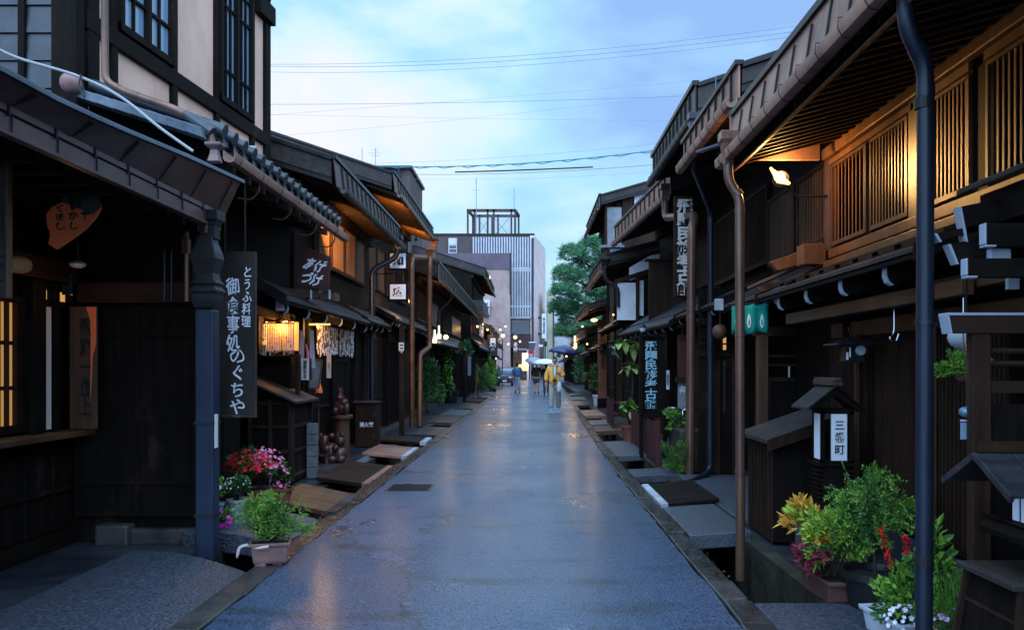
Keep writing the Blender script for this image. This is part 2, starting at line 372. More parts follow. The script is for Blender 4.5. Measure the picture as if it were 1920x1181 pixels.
def text(body, w, h, c, mat, parent, name='lettering', face='cam', depth=.004, spacing=1.0, bold=0, shear=0, wob=0, rot=0, label=None):
    """characters fitted to w x h metres, centred on c. face: cam (towards -Y), right (+X), left (-X)"""
    cu = bpy.data.curves.new('t', 'FONT'); cu.body = body; cu.align_x = 'CENTER'; cu.space_line = spacing; cu.extrude = .02; cu.offset = bold; cu.shear = shear
    ob = bpy.data.objects.new('t', cu); COL.objects.link(ob)
    dg = bpy.context.evaluated_depsgraph_get(); me = bpy.data.meshes.new_from_object(ob.evaluated_get(dg))
    bpy.data.objects.remove(ob); bpy.data.curves.remove(cu)
    vs = [v.co.copy() for v in me.vertices]
    if not vs: return None
    x0 = min(v.x for v in vs); x1 = max(v.x for v in vs); y0 = min(v.y for v in vs); y1 = max(v.y for v in vs)
    off = world_loc(parent); ca, sa = math.cos(rot), math.sin(rot)
    for v, q in zip(me.vertices, vs):
        a = ((q.x-x0)/(x1-x0)-.5)*w; b = ((q.y-y0)/(y1-y0)-.5)*h; d = depth if q.z > 0 else 0
        if wob: a += wob*w*math.sin(b/h*17+a/w*5); b += wob*h*.12*math.sin(a/w*9)
        a, b = a*ca-b*sa, a*sa+b*ca
        if face == 'cam': p = (c[0]+a, c[1]-d, c[2]+b)
        elif face == 'right': p = (c[0]+d, c[1]+a, c[2]+b)
        else: p = (c[0]-d, c[1]-a, c[2]+b)
        v.co = Vector(p)-off
    me.materials.clear(); me.materials.append(M(mat))
    o = bpy.data.objects.new(name, me); COL.objects.link(o); o.parent = parent
    if label: o['label'] = label
    return o

def pw(pts, sub=4):       # smooth polyline
    out = []; P = [Vector(p) for p in pts]
    for i in range(len(P)-1):
        a = P[max(i-1, 0)]; b = P[i]; c = P[i+1]; d = P[min(i+2, len(P)-1)]
        for k in range(sub):
            t = k/sub; out.append(.5*((2*b)+(c-a)*t+(2*a-5*b+4*c-d)*t*t+(3*b-a-3*c+d)*t**3))
    out.append(P[-1]); return out

LIGHTS = []
def lamp(loc, power, col=(1, .6, .25), r=.05, spot=None, target=None, blend=.5):
    l = bpy.data.lights.new('lamp_light', 'SPOT' if spot else 'POINT'); l.energy = power; l.color = col; l.shadow_soft_size = r
    if spot: l.spot_size = R(spot); l.spot_blend = blend
    o = bpy.data.objects.new('lamp_light', l); COL.objects.link(o); o.location = loc
    if target: o.rotation_euler = (Vector(target)-Vector(loc)).to_track_quat('-Z', 'Y').to_euler()
    return o
plain('lit_stall', (.6, .3, .1), .6, emit=(1, .52, .15), estr=.38)
# ------------------------------------------------------------------ camera, world
cam = bpy.data.cameras.new('camera'); co = bpy.data.objects.new('camera', cam); COL.objects.link(co); sc.camera = co
co.location = (0, 0, H); co.rotation_euler = (R(90), 0, 0)
cam.sensor_width = 36; cam.lens = 30.0; cam.clip_start = .05; cam.clip_end = 5000
cam.shift_x = -(VX-960)/1920; cam.shift_y = (VY-590.5)/1920
w = bpy.data.worlds.new('World'); sc.world = w; w.use_nodes = True
nt = w.node_tree; bg = nt.nodes['Background']
sky = N(nt, 'ShaderNodeTexSky'); sky.sky_type = 'NISHITA'; sky.sun_disc = False; sky.sun_elevation = R(4); sky.sun_rotation = R(172); sky.dust_density = 1.5; sky.ozone_density = 3
tc = N(nt, 'ShaderNodeTexCoord')
mp = N(nt, 'ShaderNodeMapping'); mp.inputs['Scale'].default_value = (3.4, 3.4, 7.0); mp.inputs['Location'].default_value = (.35, .2, .9)
nt.links.new(tc.outputs['Generated'], mp.inputs['Vector'])
n1 = N(nt, 'ShaderNodeTexNoise'); n1.inputs['Scale'].default_value = 1.0; n1.inputs['Detail'].default_value = 8; n1.inputs['Roughness'].default_value = .52; n1.inputs['Distortion'].default_value = .15
nt.links.new(mp.outputs['Vector'], n1.inputs['Vector'])
# a bank of brighter cloud low over the end of the street
dst = N(nt, 'ShaderNodeVectorMath', operation='DISTANCE'); mp2 = N(nt, 'ShaderNodeMapping'); mp2.inputs['Scale'].default_value = (1.0, .5, 2.1)
nt.links.new(tc.outputs['Generated'], mp2.inputs['Vector']); nt.links.new(mp2.outputs['Vector'], dst.inputs[0]); dst.inputs[1].default_value = (-.13, .47, .60)
bank = N(nt, 'ShaderNodeMapRange'); bank.inputs['From Min'].default_value = 0; bank.inputs['From Max'].default_value = .55; bank.inputs['To Min'].default_value = .28; bank.inputs['To Max'].default_value = -.06
nt.links.new(dst.outputs['Value'], bank.inputs['Value'])
dst2 = N(nt, 'ShaderNodeVectorMath', operation='DISTANCE'); nt.links.new(mp2.outputs['Vector'], dst2.inputs[0]); dst2.inputs[1].default_value = (.20, .46, .86)
dark = N(nt, 'ShaderNodeMapRange'); dark.inputs['From Min'].default_value = 0; dark.inputs['From Max'].default_value = .45; dark.inputs['To Min'].default_value = -.34; dark.inputs['To Max'].default_value = 0
nt.links.new(dst2.outputs['Value'], dark.inputs['Value'])
ct = N(nt, 'ShaderNodeMapRange', clamp=False); ct.inputs['From Min'].default_value = .35; ct.inputs['From Max'].default_value = .65; ct.inputs['To Min'].default_value = .22; ct.inputs['To Max'].default_value = .74
nt.links.new(n1.outputs['Fac'], ct.inputs['Value'])
a1 = N(nt, 'ShaderNodeMath', operation='ADD'); nt.links.new(ct.outputs['Result'], a1.inputs[0]); nt.links.new(bank.outputs['Result'], a1.inputs[1])
a2 = N(nt, 'ShaderNodeMath', operation='ADD'); nt.links.new(a1.outputs[0], a2.inputs[0]); nt.links.new(dark.outputs['Result'], a2.inputs[1])
cr = N(nt, 'ShaderNodeValToRGB'); e = cr.color_ramp.elements
e[0].position = .18; e[0].color = (.28, .48, .86, 1); e[1].position = .88; e[1].color = (.86, .86, .90, 1)
x = e.new(.36); x.color = (.36, .62, .93, 1)
x = e.new(.50); x.color = (.42, .74, .97, 1)
x = e.new(.64); x.color = (.62, .85, .97, 1)
nt.links.new(a2.outputs[0], cr.inputs['Fac'])
# the Nishita dusk sky glows through the cloud deck
sk = N(nt, 'ShaderNodeMix', data_type='RGBA', blend_type='ADD'); sk.inputs[0].default_value = .10
sg = N(nt, 'ShaderNodeVectorMath', operation='SCALE'); sg.inputs['Scale'].default_value = .06
nt.links.new(sky.outputs['Color'], sg.inputs[0])
nt.links.new(cr.outputs['Color'], sk.inputs[6]); nt.links.new(sg.outputs[0], sk.inputs[7])
sp = N(nt, 'ShaderNodeSeparateXYZ'); nt.links.new(tc.outputs['Generated'], sp.inputs[0])
back = N(nt, 'ShaderNodeMapRange', interpolation_type='SMOOTHSTEP'); back.inputs['From Min'].default_value = .35; back.inputs['From Max'].default_value = -.6; back.inputs['To Min'].default_value = 1; back.inputs['To Max'].default_value = 2.6
nt.links.new(sp.outputs[1], back.inputs['Value'])
top = N(nt, 'ShaderNodeMapRange', interpolation_type='SMOOTHSTEP'); top.inputs['From Min'].default_value = .5; top.inputs['From Max'].default_value = .9; top.inputs['To Min'].default_value = 1; top.inputs['To Max'].default_value = 1.7
nt.links.new(sp.outputs[2], top.inputs['Value'])
mm = N(nt, 'ShaderNodeMath', operation='MULTIPLY'); nt.links.new(back.outputs['Result'], mm.inputs[0]); nt.links.new(top.outputs['Result'], mm.inputs[1])
ex_ = N(nt, 'ShaderNodeMath', operation='SUBTRACT'); nt.links.new(mm.outputs[0], ex_.inputs[0]); ex_.inputs[1].default_value = 1
tn = N(nt, 'ShaderNodeVectorMath', operation='SCALE'); tn.inputs[0].default_value = (.42, .68, 1.12); nt.links.new(ex_.outputs[0], tn.inputs['Scale'])
fin = N(nt, 'ShaderNodeVectorMath', operation='ADD'); nt.links.new(sk.outputs[2], fin.inputs[0]); nt.links.new(tn.outputs[0], fin.inputs[1])
nt.links.new(fin.outputs[0], bg.inputs['Color']); bg.inputs['Strength'].default_value = 1.1
sc.view_settings.view_transform = 'Standard'; sc.view_settings.look = 'None'; sc.view_settings.gamma = 1; sc.view_settings.exposure = 0
sun = bpy.data.lights.new('sun', 'SUN'); sun.energy = 1.0; sun.angle = R(60); sun.color = (.82, .9, 1)
so = bpy.data.objects.new('sun', sun); COL.objects.link(so); so.rotation_euler = (R(42), 0, R(-8))

# ------------------------------------------------------------------ ground, road, kerbs, ditches
def lerp(pts, y):
    if y <= pts[0][0]: return pts[0][1]
    for (a, b), (c, d) in zip(pts, pts[1:]):
        if y <= c: return b+(d-b)*(y-a)/(c-a)
    return pts[-1][1]
LR = [(-6, -1.88), (12, -1.87), (30, -1.84), (58, -1.95), (70, -2.75), (98, -2.8)]
RR = [(-6, 1.22), (12, 1.24), (20, 1.38), (30, 1.62), (46, 2.04), (62, 2.35), (98, 2.6)]
def lx(y): return lerp(LR, y)
def rx(y): return lerp(RR, y)
g = MB('earth'); g.box(-1500, 1500, -60, 3000, -.62, -.60); struct(g.build('ground'))
ys = [-6+i*.5 for i in range(137)]
def strip(name, mat, fa, fb, z0, z1, jit=0, seed=0, y0=-6, y1=98, step=.5):
    """a long slab between two edge curves, with a top and both sides"""
    r_ = random.Random(seed); mb = MB(mat); ny = int((y1-y0)/step); vs = []; fs = []
    for i in range(ny+1):
        y = y0+(y1-y0)*i/ny; a = fa(y)+r_.uniform(-jit, jit); b = fb(y)+r_.uniform(-jit, jit)
        vs += [(a, y, z0), (a, y, z1), (b, y, z1), (b, y, z0)]
    for i in range(ny):
        for k in range(3): o = 4*i; fs.append((o+k, o+k+1, o+5+k, o+4+k))
    fs += [(0, 1, 2, 3), (4*ny, 4*ny+3, 4*ny+2, 4*ny+1)]
    mb.add(vs, fs); return mb.build(name)
struct(strip('road', 'asphalt_wet', lx, rx, -.3, 0, .012, 1, step=.2))
def curb(name, mat, base, sgn, wd, seed, gapp=.012):
    """individual kerb stones of uneven length, as one kerb"""
    r_ = random.Random(seed); mb = MB(mat); y = -2.
    while y < 97:
        L = r_.uniform(.45, 1.15); a = base(y); b = base(y+L-gapp); w0 = wd*r_.uniform(.88, 1.1); z = r_.uniform(-.006, .02)
        p = [(a+sgn*.012, y, -.55), (a+sgn*w0, y, -.55), (b+sgn*w0, y+L-gapp, -.55), (b+sgn*.012, y+L-gapp, -.55)]
        zz = [z+r_.uniform(-.006, .006) for _ in range(4)]
        mb.hexa(p+[(q[0]+r_.uniform(-.008, .008), q[1], zq) for q, zq in zip(p, zz)])
        y += L
    return struct(mb.build(name, bevel=.012))
curb('kerb', 'stone_curb', lx, -1, .20, 3)
curb('kerb', 'stone_curb', rx, 1, .19, 5)
# outer walls of the ditches and the yards behind them
def lw(y): return lx(y)-.72
def rw(y): return rx(y)+.66
struct(strip('ditch_wall', 'stone_moss', lambda y: lw(y)-.12, lw, -.6, -.004, .008, 6))
struct(strip('ditch_wall', 'stone_moss', rw, lambda y: rw(y)+.13, -.6, -.004, .008, 7))
struct(strip('pavement', 'concrete_wet', lambda y: -9, lambda y: lw(y)-.13, -.3, -.008, 0, 8))
struct(strip('pavement', 'concrete_wet', lambda y: rw(y)+.14, lambda y: 10, -.3, -.008, 0, 9))
g = MB('asphalt_wet'); g.box(-80, 80, 98.02, 200, -.3, -.004); struct(g.build('cross_street'))

# ------------------------------------------------------------------ covers over the ditches
def cover(name, label, cat, mat, y0, y1, xa, xb, za, zb, th, kind='slab', group=None, skew=0, nb=4, edge=None):
    """xa is the road side, xb the house side"""
    t = MB(mat)
    if kind == 'boards':
        for i in range(nb):
            a = y0+(y1-y0)*i/nb; b = y0+(y1-y0)*(i+1)/nb-.008
            t.hexa([(xa, a, za-th), (xb, a+skew, zb-th), (xb, b+skew, zb-th), (xa, b, za-th), (xa, a, za), (xb, a+skew, zb), (xb, b+skew, zb), (xa, b, za)])
    elif kind == 'arch':
        n = 8; vs = []
        for i in range(n+1):
            u = i/n; x_ = xa+(xb-xa)*u; z_ = za+(zb-za)*u+.05*math.sin(math.pi*u)*.9
            vs += [(x_, y0+skew*u, z_-th), (x_, y1+skew*u, z_-th), (x_, y1+skew*u, z_), (x_, y0+skew*u, z_)]
        fs = [(4*i+k, 4*i+(k+1) % 4, 4*i+4+(k+1) % 4, 4*i+4+k) for i in range(n) for k in range(4)]+[(0, 1, 2, 3), (4*n+3, 4*n+2, 4*n+1, 4*n)]
        t.add(vs, fs)
    else:
        t.hexa([(xa, y0, za-th), (xb, y0+skew, zb-th), (xb, y1+skew, zb-th), (xa, y1, za-th), (xa, y0, za), (xb, y0+skew, zb), (xb, y1+skew, zb), (xa, y1, za)])
    if edge is None:
        o = t.build(name, bevel=.008); return tag(o, label, cat, group)
    th_ = thing(name, label, cat, (xa, y0, za), group); t.build('board', th_, bevel=.006)
    e_ = MB(edge); e_.hexa([(xa-.012*(1 if xa < xb else -1), y0-.01, za-th-.01), (xa+(xb-xa)*.11, y0-.01, za-th-.01), (xa+(xb-xa)*.11, y1+.01, za-th-.01), (xa-.012*(1 if xa < xb else -1), y1+.01, za-th-.01),
        (xa-.012*(1 if xa < xb else -1), y0-.01, za+.006), (xa+(xb-xa)*.11, y0-.01, za+.006+(zb-za)*.11), (xa+(xb-xa)*.11, y1+.01, za+.006+(zb-za)*.11), (xa-.012*(1 if xa < xb else -1), y1+.01, za+.006)])
    e_.build('edge_trim', th_); return th_
cover('ditch_slab', 'broad rough granite slab in front of the near left shop', 'slab', 'granite', 3.0, 6.25, -2.07, -3.15, .01, .055, .12, 'arch', skew=.55)
cover('ditch_slab', 'dark granite slab behind the pink planter on the left', 'slab', 'granite', 7.15, 8.35, -2.05, -2.95, .02, .10, .17, 'arch', skew=.1)
cover('ditch_board', 'wide wooden ramp of planks lit orange in front of the dark cabinet', 'ditch cover', 'wood_brown_long', 8.75, 10.0, -2.0, -2.72, .02, .13, .05, 'boards', skew=.2, nb=5, edge='concrete_wet')
MATS['wood_ramp'] = None
cover('ditch_board', 'dark brown plank cover beside the clay figures', 'ditch cover', 'wood_dark_cross', 10.9, 12.9, -2.06, -2.75, .02, .10, .05, 'boards', skew=.1, nb=4, edge='copper_brown')
cover('ditch_board', 'orange brown sheet cover with bright metal lip near the left downpipe', 'ditch cover', 'copper_brown', 14.3, 15.9, -2.06, -2.8, .02, .09, .05, edge='plastic_white')
cover('ditch_board', 'wooden cover with pale end beyond the left downpipe', 'ditch cover', 'wood_dark_cross', 16.9, 18.0, -2.06, -3.0, .03, .10, .05, 'boards', edge='plastic_white')
LC = [(18.9, 21.4, 'concrete_wet', 'smooth grey concrete slab by the two brown downpipes'), (23.2, 26.4, 'concrete_wet', 'long blue grey slab beside the leafy bush'), (26.9, 30.2, 'granite_smooth', 'blue grey slab in front of the vine pot'),
      (31.2, 35.8, 'concrete_wet', 'long wet slab in front of the dark notice board'), (37.5, 41, 'wood_dark_cross', 'dark cover by the leaning broom'), (43, 46.5, 'concrete_wet', 'pale slab near the parked car'), (48.5, 53, 'granite_smooth', 'far slab just before the parked car')]
for i, (a, b, m_, l_) in enumerate(LC):
    cover('ditch_slab', l_, 'slab', m_, a, b, lx(a)-.19, lx(a)-.95, .02, .05, .1, group='covers over the left ditch')
cover('ditch_slab', 'near right slab of speckled stone glinting orange by the flower pots', 'slab', 'granite', 3.2, 5.42, 1.43, 2.15, .012, .012, .16)
cover('ditch_slab', 'thick granite slab on the right in front of the paved yard', 'slab', 'granite_smooth', 7.6, 9.15, 1.43, 1.98, .012, .05, .13)
cover('ditch_board', 'black ribbed mat board with a white edge strip on the right', 'ditch cover', 'wood_black_cross', 9.2, 10.75, 1.43, 2.05, .03, .10, .04, 'boards', nb=6, edge='plastic_white')
RC = [(11.7, 12.5, 'granite', 'rough broken stone cover with foam white edge on the right'), (14.4, 17.2, 'granite_smooth', 'wide grey slab beside the red slatted fence'), (20.0, 21.7, 'wood_brown_long', 'lamp lit wooden cover by the low red fence'),
      (22.3, 24.2, 'granite_smooth', 'pale glossy slab beyond the low red fence'), (26.5, 30, 'copper_brown', 'pinkish metal cover with folded lip'), (34, 38, 'concrete_wet', 'wet slab by the lit porch on the right'), (40, 44, 'granite_smooth', 'far right slab near the yellow jacket'), (46, 50, 'concrete_wet', 'farthest right slab')]
for i, (a, b, m_, l_) in enumerate(RC):
    cover('ditch_slab', l_, 'slab', m_, a, b, rx(a)+.2, rx(a)+.85, .02, .05, .1, group='covers over the right ditch')
# manhole
t = thing('manhole_cover', 'square iron manhole cover set in the wet road', 'manhole cover', (-1.49, 10.7, 0))
m_ = MB('stone_curb'); m_.box(-1.77, -1.21, 10.42, 11.0, -.01, .004); m_.build('frame', t)
m_ = MB('metal_dark')
m_.box(-1.74, -1.24, 10.45, 10.97, -.008, .009)
for i in range(9): m_.box(-1.73, -1.25, 10.47+i*.057, 10.495+i*.057, .008, .014)
m_.build('lid', t)
# leaves and grit washed up on the kerbs
def litter(name, label, ys_, xf, n, mat, seed):
    r_ = random.Random(seed); mb = MB(mat)
    for _ in range(n):
        y = r_.uniform(*ys_); x_ = xf(y); s_ = r_.uniform(.006, .016); a = r_.uniform(0, 6.3); z = .026
        c_, d_ = math.cos(a)*s_, math.sin(a)*s_
        mb.add([(x_-c_, y-d_, z), (x_+d_, y-c_, z+r_.uniform(0, .012)), (x_+c_, y+d_, z), (x_-d_, y+c_, z+r_.uniform(0, .01))], [(0, 1, 2, 3)])
    o = mb.build(name, fix=False); tag(o, label, 'litter', kind='stuff')
litter('leaf_litter', 'wet leaves and grit on the left kerb stones', (6.5, 16), lambda y: lx(y)-rnd.uniform(.0, .2), 1400, 'copper_orange', 4)
litter('leaf_litter', 'grit and moss scattered along the right kerb stones', (6, 30), lambda y: rx(y)+rnd.uniform(.0, .19), 1600, 'stone_moss', 5)

# cables across the street
def cable(label, a, b, sag, r, mat, group='overhead cables across the street', n=14, name='overhead_cable', extra=None):
    a = at(*a); b = at(*b); pts = []
    for i in range(n+1):
        u = i/n; pts.append((a[0]+(b[0]-a[0])*u, a[1]+(b[1]-a[1])*u, a[2]+(b[2]-a[2])*u-sag*4*u*(1-u)))
    mb = MB(mat); mb.tube(pts, r*(.75 if mat == 'cable_grey' else 1), 5)
    if extra:
        p2 = [(p[0], p[1], p[2]-.03*extra+.05*math.sin(i*2.1)*extra) for i, p in enumerate(pts)]; mb.tube(p2, r*.9, 5)
    return tag(mb.build(name, smooth=True), label, 'cable', group)
cable('highest of the thin cables crossing the sky', (420, 122, 34), (1640, 38, 26), .55, .012, 'cable_grey')
cable('second thin cable just under the highest one', (420, 120, 33), (1640, 28, 27), .5, .010, 'cable_grey')
cable('third cable close below the top pair', (420, 133, 34), (1640, 47, 26), .55, .009, 'cable_grey')
cable('level grey cable across the middle of the sky', (420, 196, 36), (1480, 172, 34), .15, .012, 'cable_grey')
cable('thin cable rising to the right across the level one', (420, 222, 40), (1560, 128, 44), .1, .007, 'cable_grey')
cable('faint cable running from the left house up to the right roofs', (490, 258, 50), (1500, 150, 50), .2, .008, 'cable_grey')
cable('faint cable falling slightly to the right', (420, 213, 46), (1330, 228, 46), .05, .007, 'cable_grey')
cable('thick teal and black twisted cable above the end of the street', (672, 311, 40), (1300, 272, 36), .35, .022, 'cable_teal', n=40, extra=1)
cable('thin messenger wire over the twisted teal cable', (640, 308, 40), (1300, 262, 36), .2, .007, 'cable_grey')
cable('wire holding the black cable sleeve', (690, 326, 41), (1300, 302, 40), .25, .009, 'cable_black')
cable('black cable sleeve hanging level over the street', (853, 323, 41), (1112, 313.5, 40.4), .02, .035, 'cable_black')
cable('lowest faint wire under the black sleeve', (770, 336, 44), (1300, 316, 44), .2, .006, 'cable_grey')
# ------------------------------------------------------------------ wooden town houses
GUT = [(-.0, .0), (-.0, -.085), (.022, -.115), (.075, -.128), (.115, -.115), (.13, -.07), (.13, -.012), (.122, -.012), (.118, -.068), (.10, -.10), (.072, -.113), (.03, -.10), (.012, -.075), (.012, 0)]
def gutter(s, parent, x, z, y0, y1, mat, brk='seam_black', step=.45, scale=1, lit=False):
    """half round gutter whose back is at x; the mouth is towards the street"""
    mb = MB(mat); mb.prism([(s*(x-a*scale), z+b*scale) for a, b in GUT], 'y', y0, y1)
    o = mb.build('gutter', parent, smooth=True)
    b_ = MB(brk); y = y0+.15
    while y < y1-.05:
        pts = [(s*(x+.01), y, z+.012), (s*(x-.14*scale), y, z+.008), (s*(x-.145*scale), y, z-.07*scale), (s*(x-.11*scale), y, z-.135*scale), (s*(x-.03), y, z-.145*scale), (s*(x+.02), y, z-.10*scale)]
        b_.tube(pts, .0045*scale, 5); y += step
        if y0 < 25: b_.build('gutter_bracket', o); b_ = MB(brk)
    if y0 >= 25: b_.build('gutter_brackets', o)
    return o
def lattice(parent, name, s, x, y0, y1, z0, z1, mat, frame, n=None, back='void', glow=None, bar=.022, rails=(), sill=True, th=.03, w_=.045):
    """a window or screen in a wall that faces the street at |x|; bars stand towards the street"""
    f = MB(frame)
    f.box(s*(x-.05), s*(x+.03), y0, y0+w_, z0, z1); f.box(s*(x-.05), s*(x+.03), y1-w_, y1, z0, z1)
    f.box(s*(x-.052), s*(x+.03), y0+w_, y1-w_, z1-w_, z1); f.box(s*(x-.052), s*(x+.03), y0+w_, y1-w_, z0, z0+w_*1.3)
    o = f.build(name, parent)
    L = y1-y0-2*w_; n = n or max(3, int(L/.075)); b_ = MB(mat)
    for i in range(n):
        y = y0+w_+L*(i+.5)/n; b_.box(s*(x-.04), s*(x-.04+th), y-bar/2, y+bar/2, z0+w_*1.3, z1-w_)
    for r_ in rails:
        z = z0+(z1-z0)*r_; b_.box(s*(x-.008), s*(x+.01), y0+w_, y1-w_, z-.015, z+.015)
    b_.build('lattice', o)
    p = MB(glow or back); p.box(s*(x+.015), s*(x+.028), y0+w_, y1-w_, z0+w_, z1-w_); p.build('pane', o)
    return o
def panel(parent, name, s, x, y0, y1, z0, z1, mat, frame, cols=2, rails=(), th=.04):
    f = MB(frame, mat); w_ = .05; f.m = 1
    f.box(s*(x-.01), s*(x+.03), y0+w_, y1-w_, z0+w_, z1-w_); f.m = 0
    for i in range(cols+1):
        y = y0+(y1-y0-w_)*i/cols; f.box(s*(x-.03), s*(x+.03), y, y+w_, z0, z1)
    for z in [z0, z1-w_]+[z0+(z1-z0)*r_ for r_ in rails]: f.box(s*(x-.027), s*(x+.028), y0+.01, y1-.01, z, z+w_)
    return f.build(name, parent)
def facing_panel(parent, name, x0, x1, y, z0, z1, mat, frame, cols=2, rails=(), w_=.05):
    """a panelled board facing the camera"""
    f = MB(frame, mat); f.m = 1; f.box(x0+.01, x1-.01, y, y+.03, z0+.01, z1-.01); f.m = 0
    for i in range(cols+1):
        x_ = x0+(x1-x0-w_)*i/cols; f.box(x_, x_+w_, y-.02, y+.025, z0, z1)
    for z in [z0, z1-w_]+[z0+(z1-z0)*r_ for r_ in rails]: f.box(x0+.003, x1-.003, y-.017, y+.02, z+.002, z+w_)
    return f.build(name, parent)
def lower_roof(parent, s, y0, y1, xf, zf, xb, zb, mat='wood_grey_top', raf='wood_black_cross', step=.55, tip='white_paint', off=.2, rh=.09, rw_=.045, th=.035, board=True, y_rise=0):
    """board roof over the ground floor with white tipped rafters"""
    t = MB(mat, 'wood_black_long'); n = max(2, int((y1-y0)/.5))
    t.hexa([(s*xf, y0, zf), (s*xf, y1, zf), (s*xb, y1, zb), (s*xb, y0, zb), (s*xf, y0, zf+th), (s*xf, y1, zf+th), (s*xb, y1, zb+th), (s*xb, y0, zb+th)])
    # stepped second course
    xm = xf+(xb-xf)*.3; zm = zf+(zb-zf)*.3+th
    t.hexa([(s*xm, y0+.02, zm), (s*xm, y1-.02, zm), (s*xb, y1-.02, zb+th), (s*xb, y0+.02, zb+th), (s*xm, y0+.02, zm+.03), (s*xm, y1-.02, zm+.03), (s*xb, y1-.02, zb+th+.03), (s*xb, y0+.02, zb+th+.03)])
    t.m = 1; t.box(s*(xf+.012), s*(xf+.045), y0+.01, y1-.01, zf-.035, zf-.002)
    for y in (y0-.028, y1): t.hexa([(s*(xf-.02), y, zf-.06), (s*(xf-.02), y+.026, zf-.06), (s*xb, y+.026, zb-.06), (s*xb, y, zb-.06), (s*(xf-.02), y, zf+.05), (s*(xf-.02), y+.026, zf+.05), (s*xb, y+.026, zb+.08), (s*xb, y, zb+.08)])
    o = t.build('lower_roof', parent, bevel=.004)
    y = y0+off; k = 0
    while y < y1-.05 and k < 100:
        m_ = MB(raf, tip or raf); sl = (zb-zf)/(xb-xf); xe = xf+.06
        za = zf-.04+sl*.06
        pr = [(s*xe, za), (s*xe, za-rh*.55), (s*(xe+.012), za-rh*.85), (s*(xe+.04), za-rh), (s*xb, za-rh+sl*(xb-xe)*.6), (s*xb, za+sl*(xb-xe))]
        m_.prism(pr, 'y', y, y+rw_)
        if tip:
            m_.m = 1; m_.prism([(s*(xe-.004), za-.004), (s*(xe-.004), za-rh*.56), (s*(xe+.010), za-rh*.87), (s*(xe+.04), za-rh-.003), (s*(xe+.05), za-rh+.0), (s*(xe+.02), za-rh*.8), (s*(xe+.006), za-rh*.5), (s*(xe+.006), za-.004)], 'y', y-.003, y+rw_+.003)
        m_.build('rafter', o); y += step; k += 1
    bm_ = MB('wood_dark_long'); bm_.box(s*(xb-.22), s*(xb-.12), y0+.05, y1-.05, zb-.24, zb-.12); bm_.build('beam', o)
    return o
def pipe(parent, pts, r, mat, hop=None, hopm=None, name='downpipe', clips=(), n=12, elbow=5, hop_h=.26, square=False):
    m_ = MB(mat); P = [Vector(p) for p in pts]; out = [P[0]]
    for i in range(1, len(P)-1):      # rounded elbows
        a, b, c = P[i-1], P[i], P[i+1]; d = min((a-b).length, (c-b).length, r*2.6)*.9
        p0 = b+(a-b).normalized()*d; p1 = b+(c-b).normalized()*d
        for k in range(elbow+1):
            t = k/elbow; out.append(p0*(1-t)**2+b*2*t*(1-t)+p1*t*t)
    out.append(P[-1]); m_.tube(out, r, n)
    for i in range(1, len(P)-1):
        m_.tube([P[i]+(P[i+1]-P[i]).normalized()*r*2.6, P[i]+(P[i+1]-P[i]).normalized()*(r*2.6+.05)], r*1.08, n)
    for z in clips:
        x_, y_ = None, None
        for a, b in zip(P, P[1:]):
            if min(a.z, b.z) <= z <= max(a.z, b.z) and abs(a.z-b.z) > .2: t = (z-a.z)/(b.z-a.z); x_, y_ = a.x+(b.x-a.x)*t, a.y+(b.y-a.y)*t
        if x_ is not None: m_.tube([(x_, y_, z-.012), (x_, y_, z+.012)], r*1.14, n)
    o = m_.build(name, parent, smooth=True)
    if hop:
        h_ = MB(hopm or mat); c_ = P[0]
        h_.sq([(r*.95, -.02), (r*1.1, .05), (hop*.8, hop_h*.6), (hop, hop_h*.72), (hop, hop_h), (hop*.85, hop_h), (hop*.8, hop_h*.8)], (c_.x, c_.y, c_.z-.02)); h_.build('hopper', o, bevel=.006)
    for z in clips:
        pass
    return o

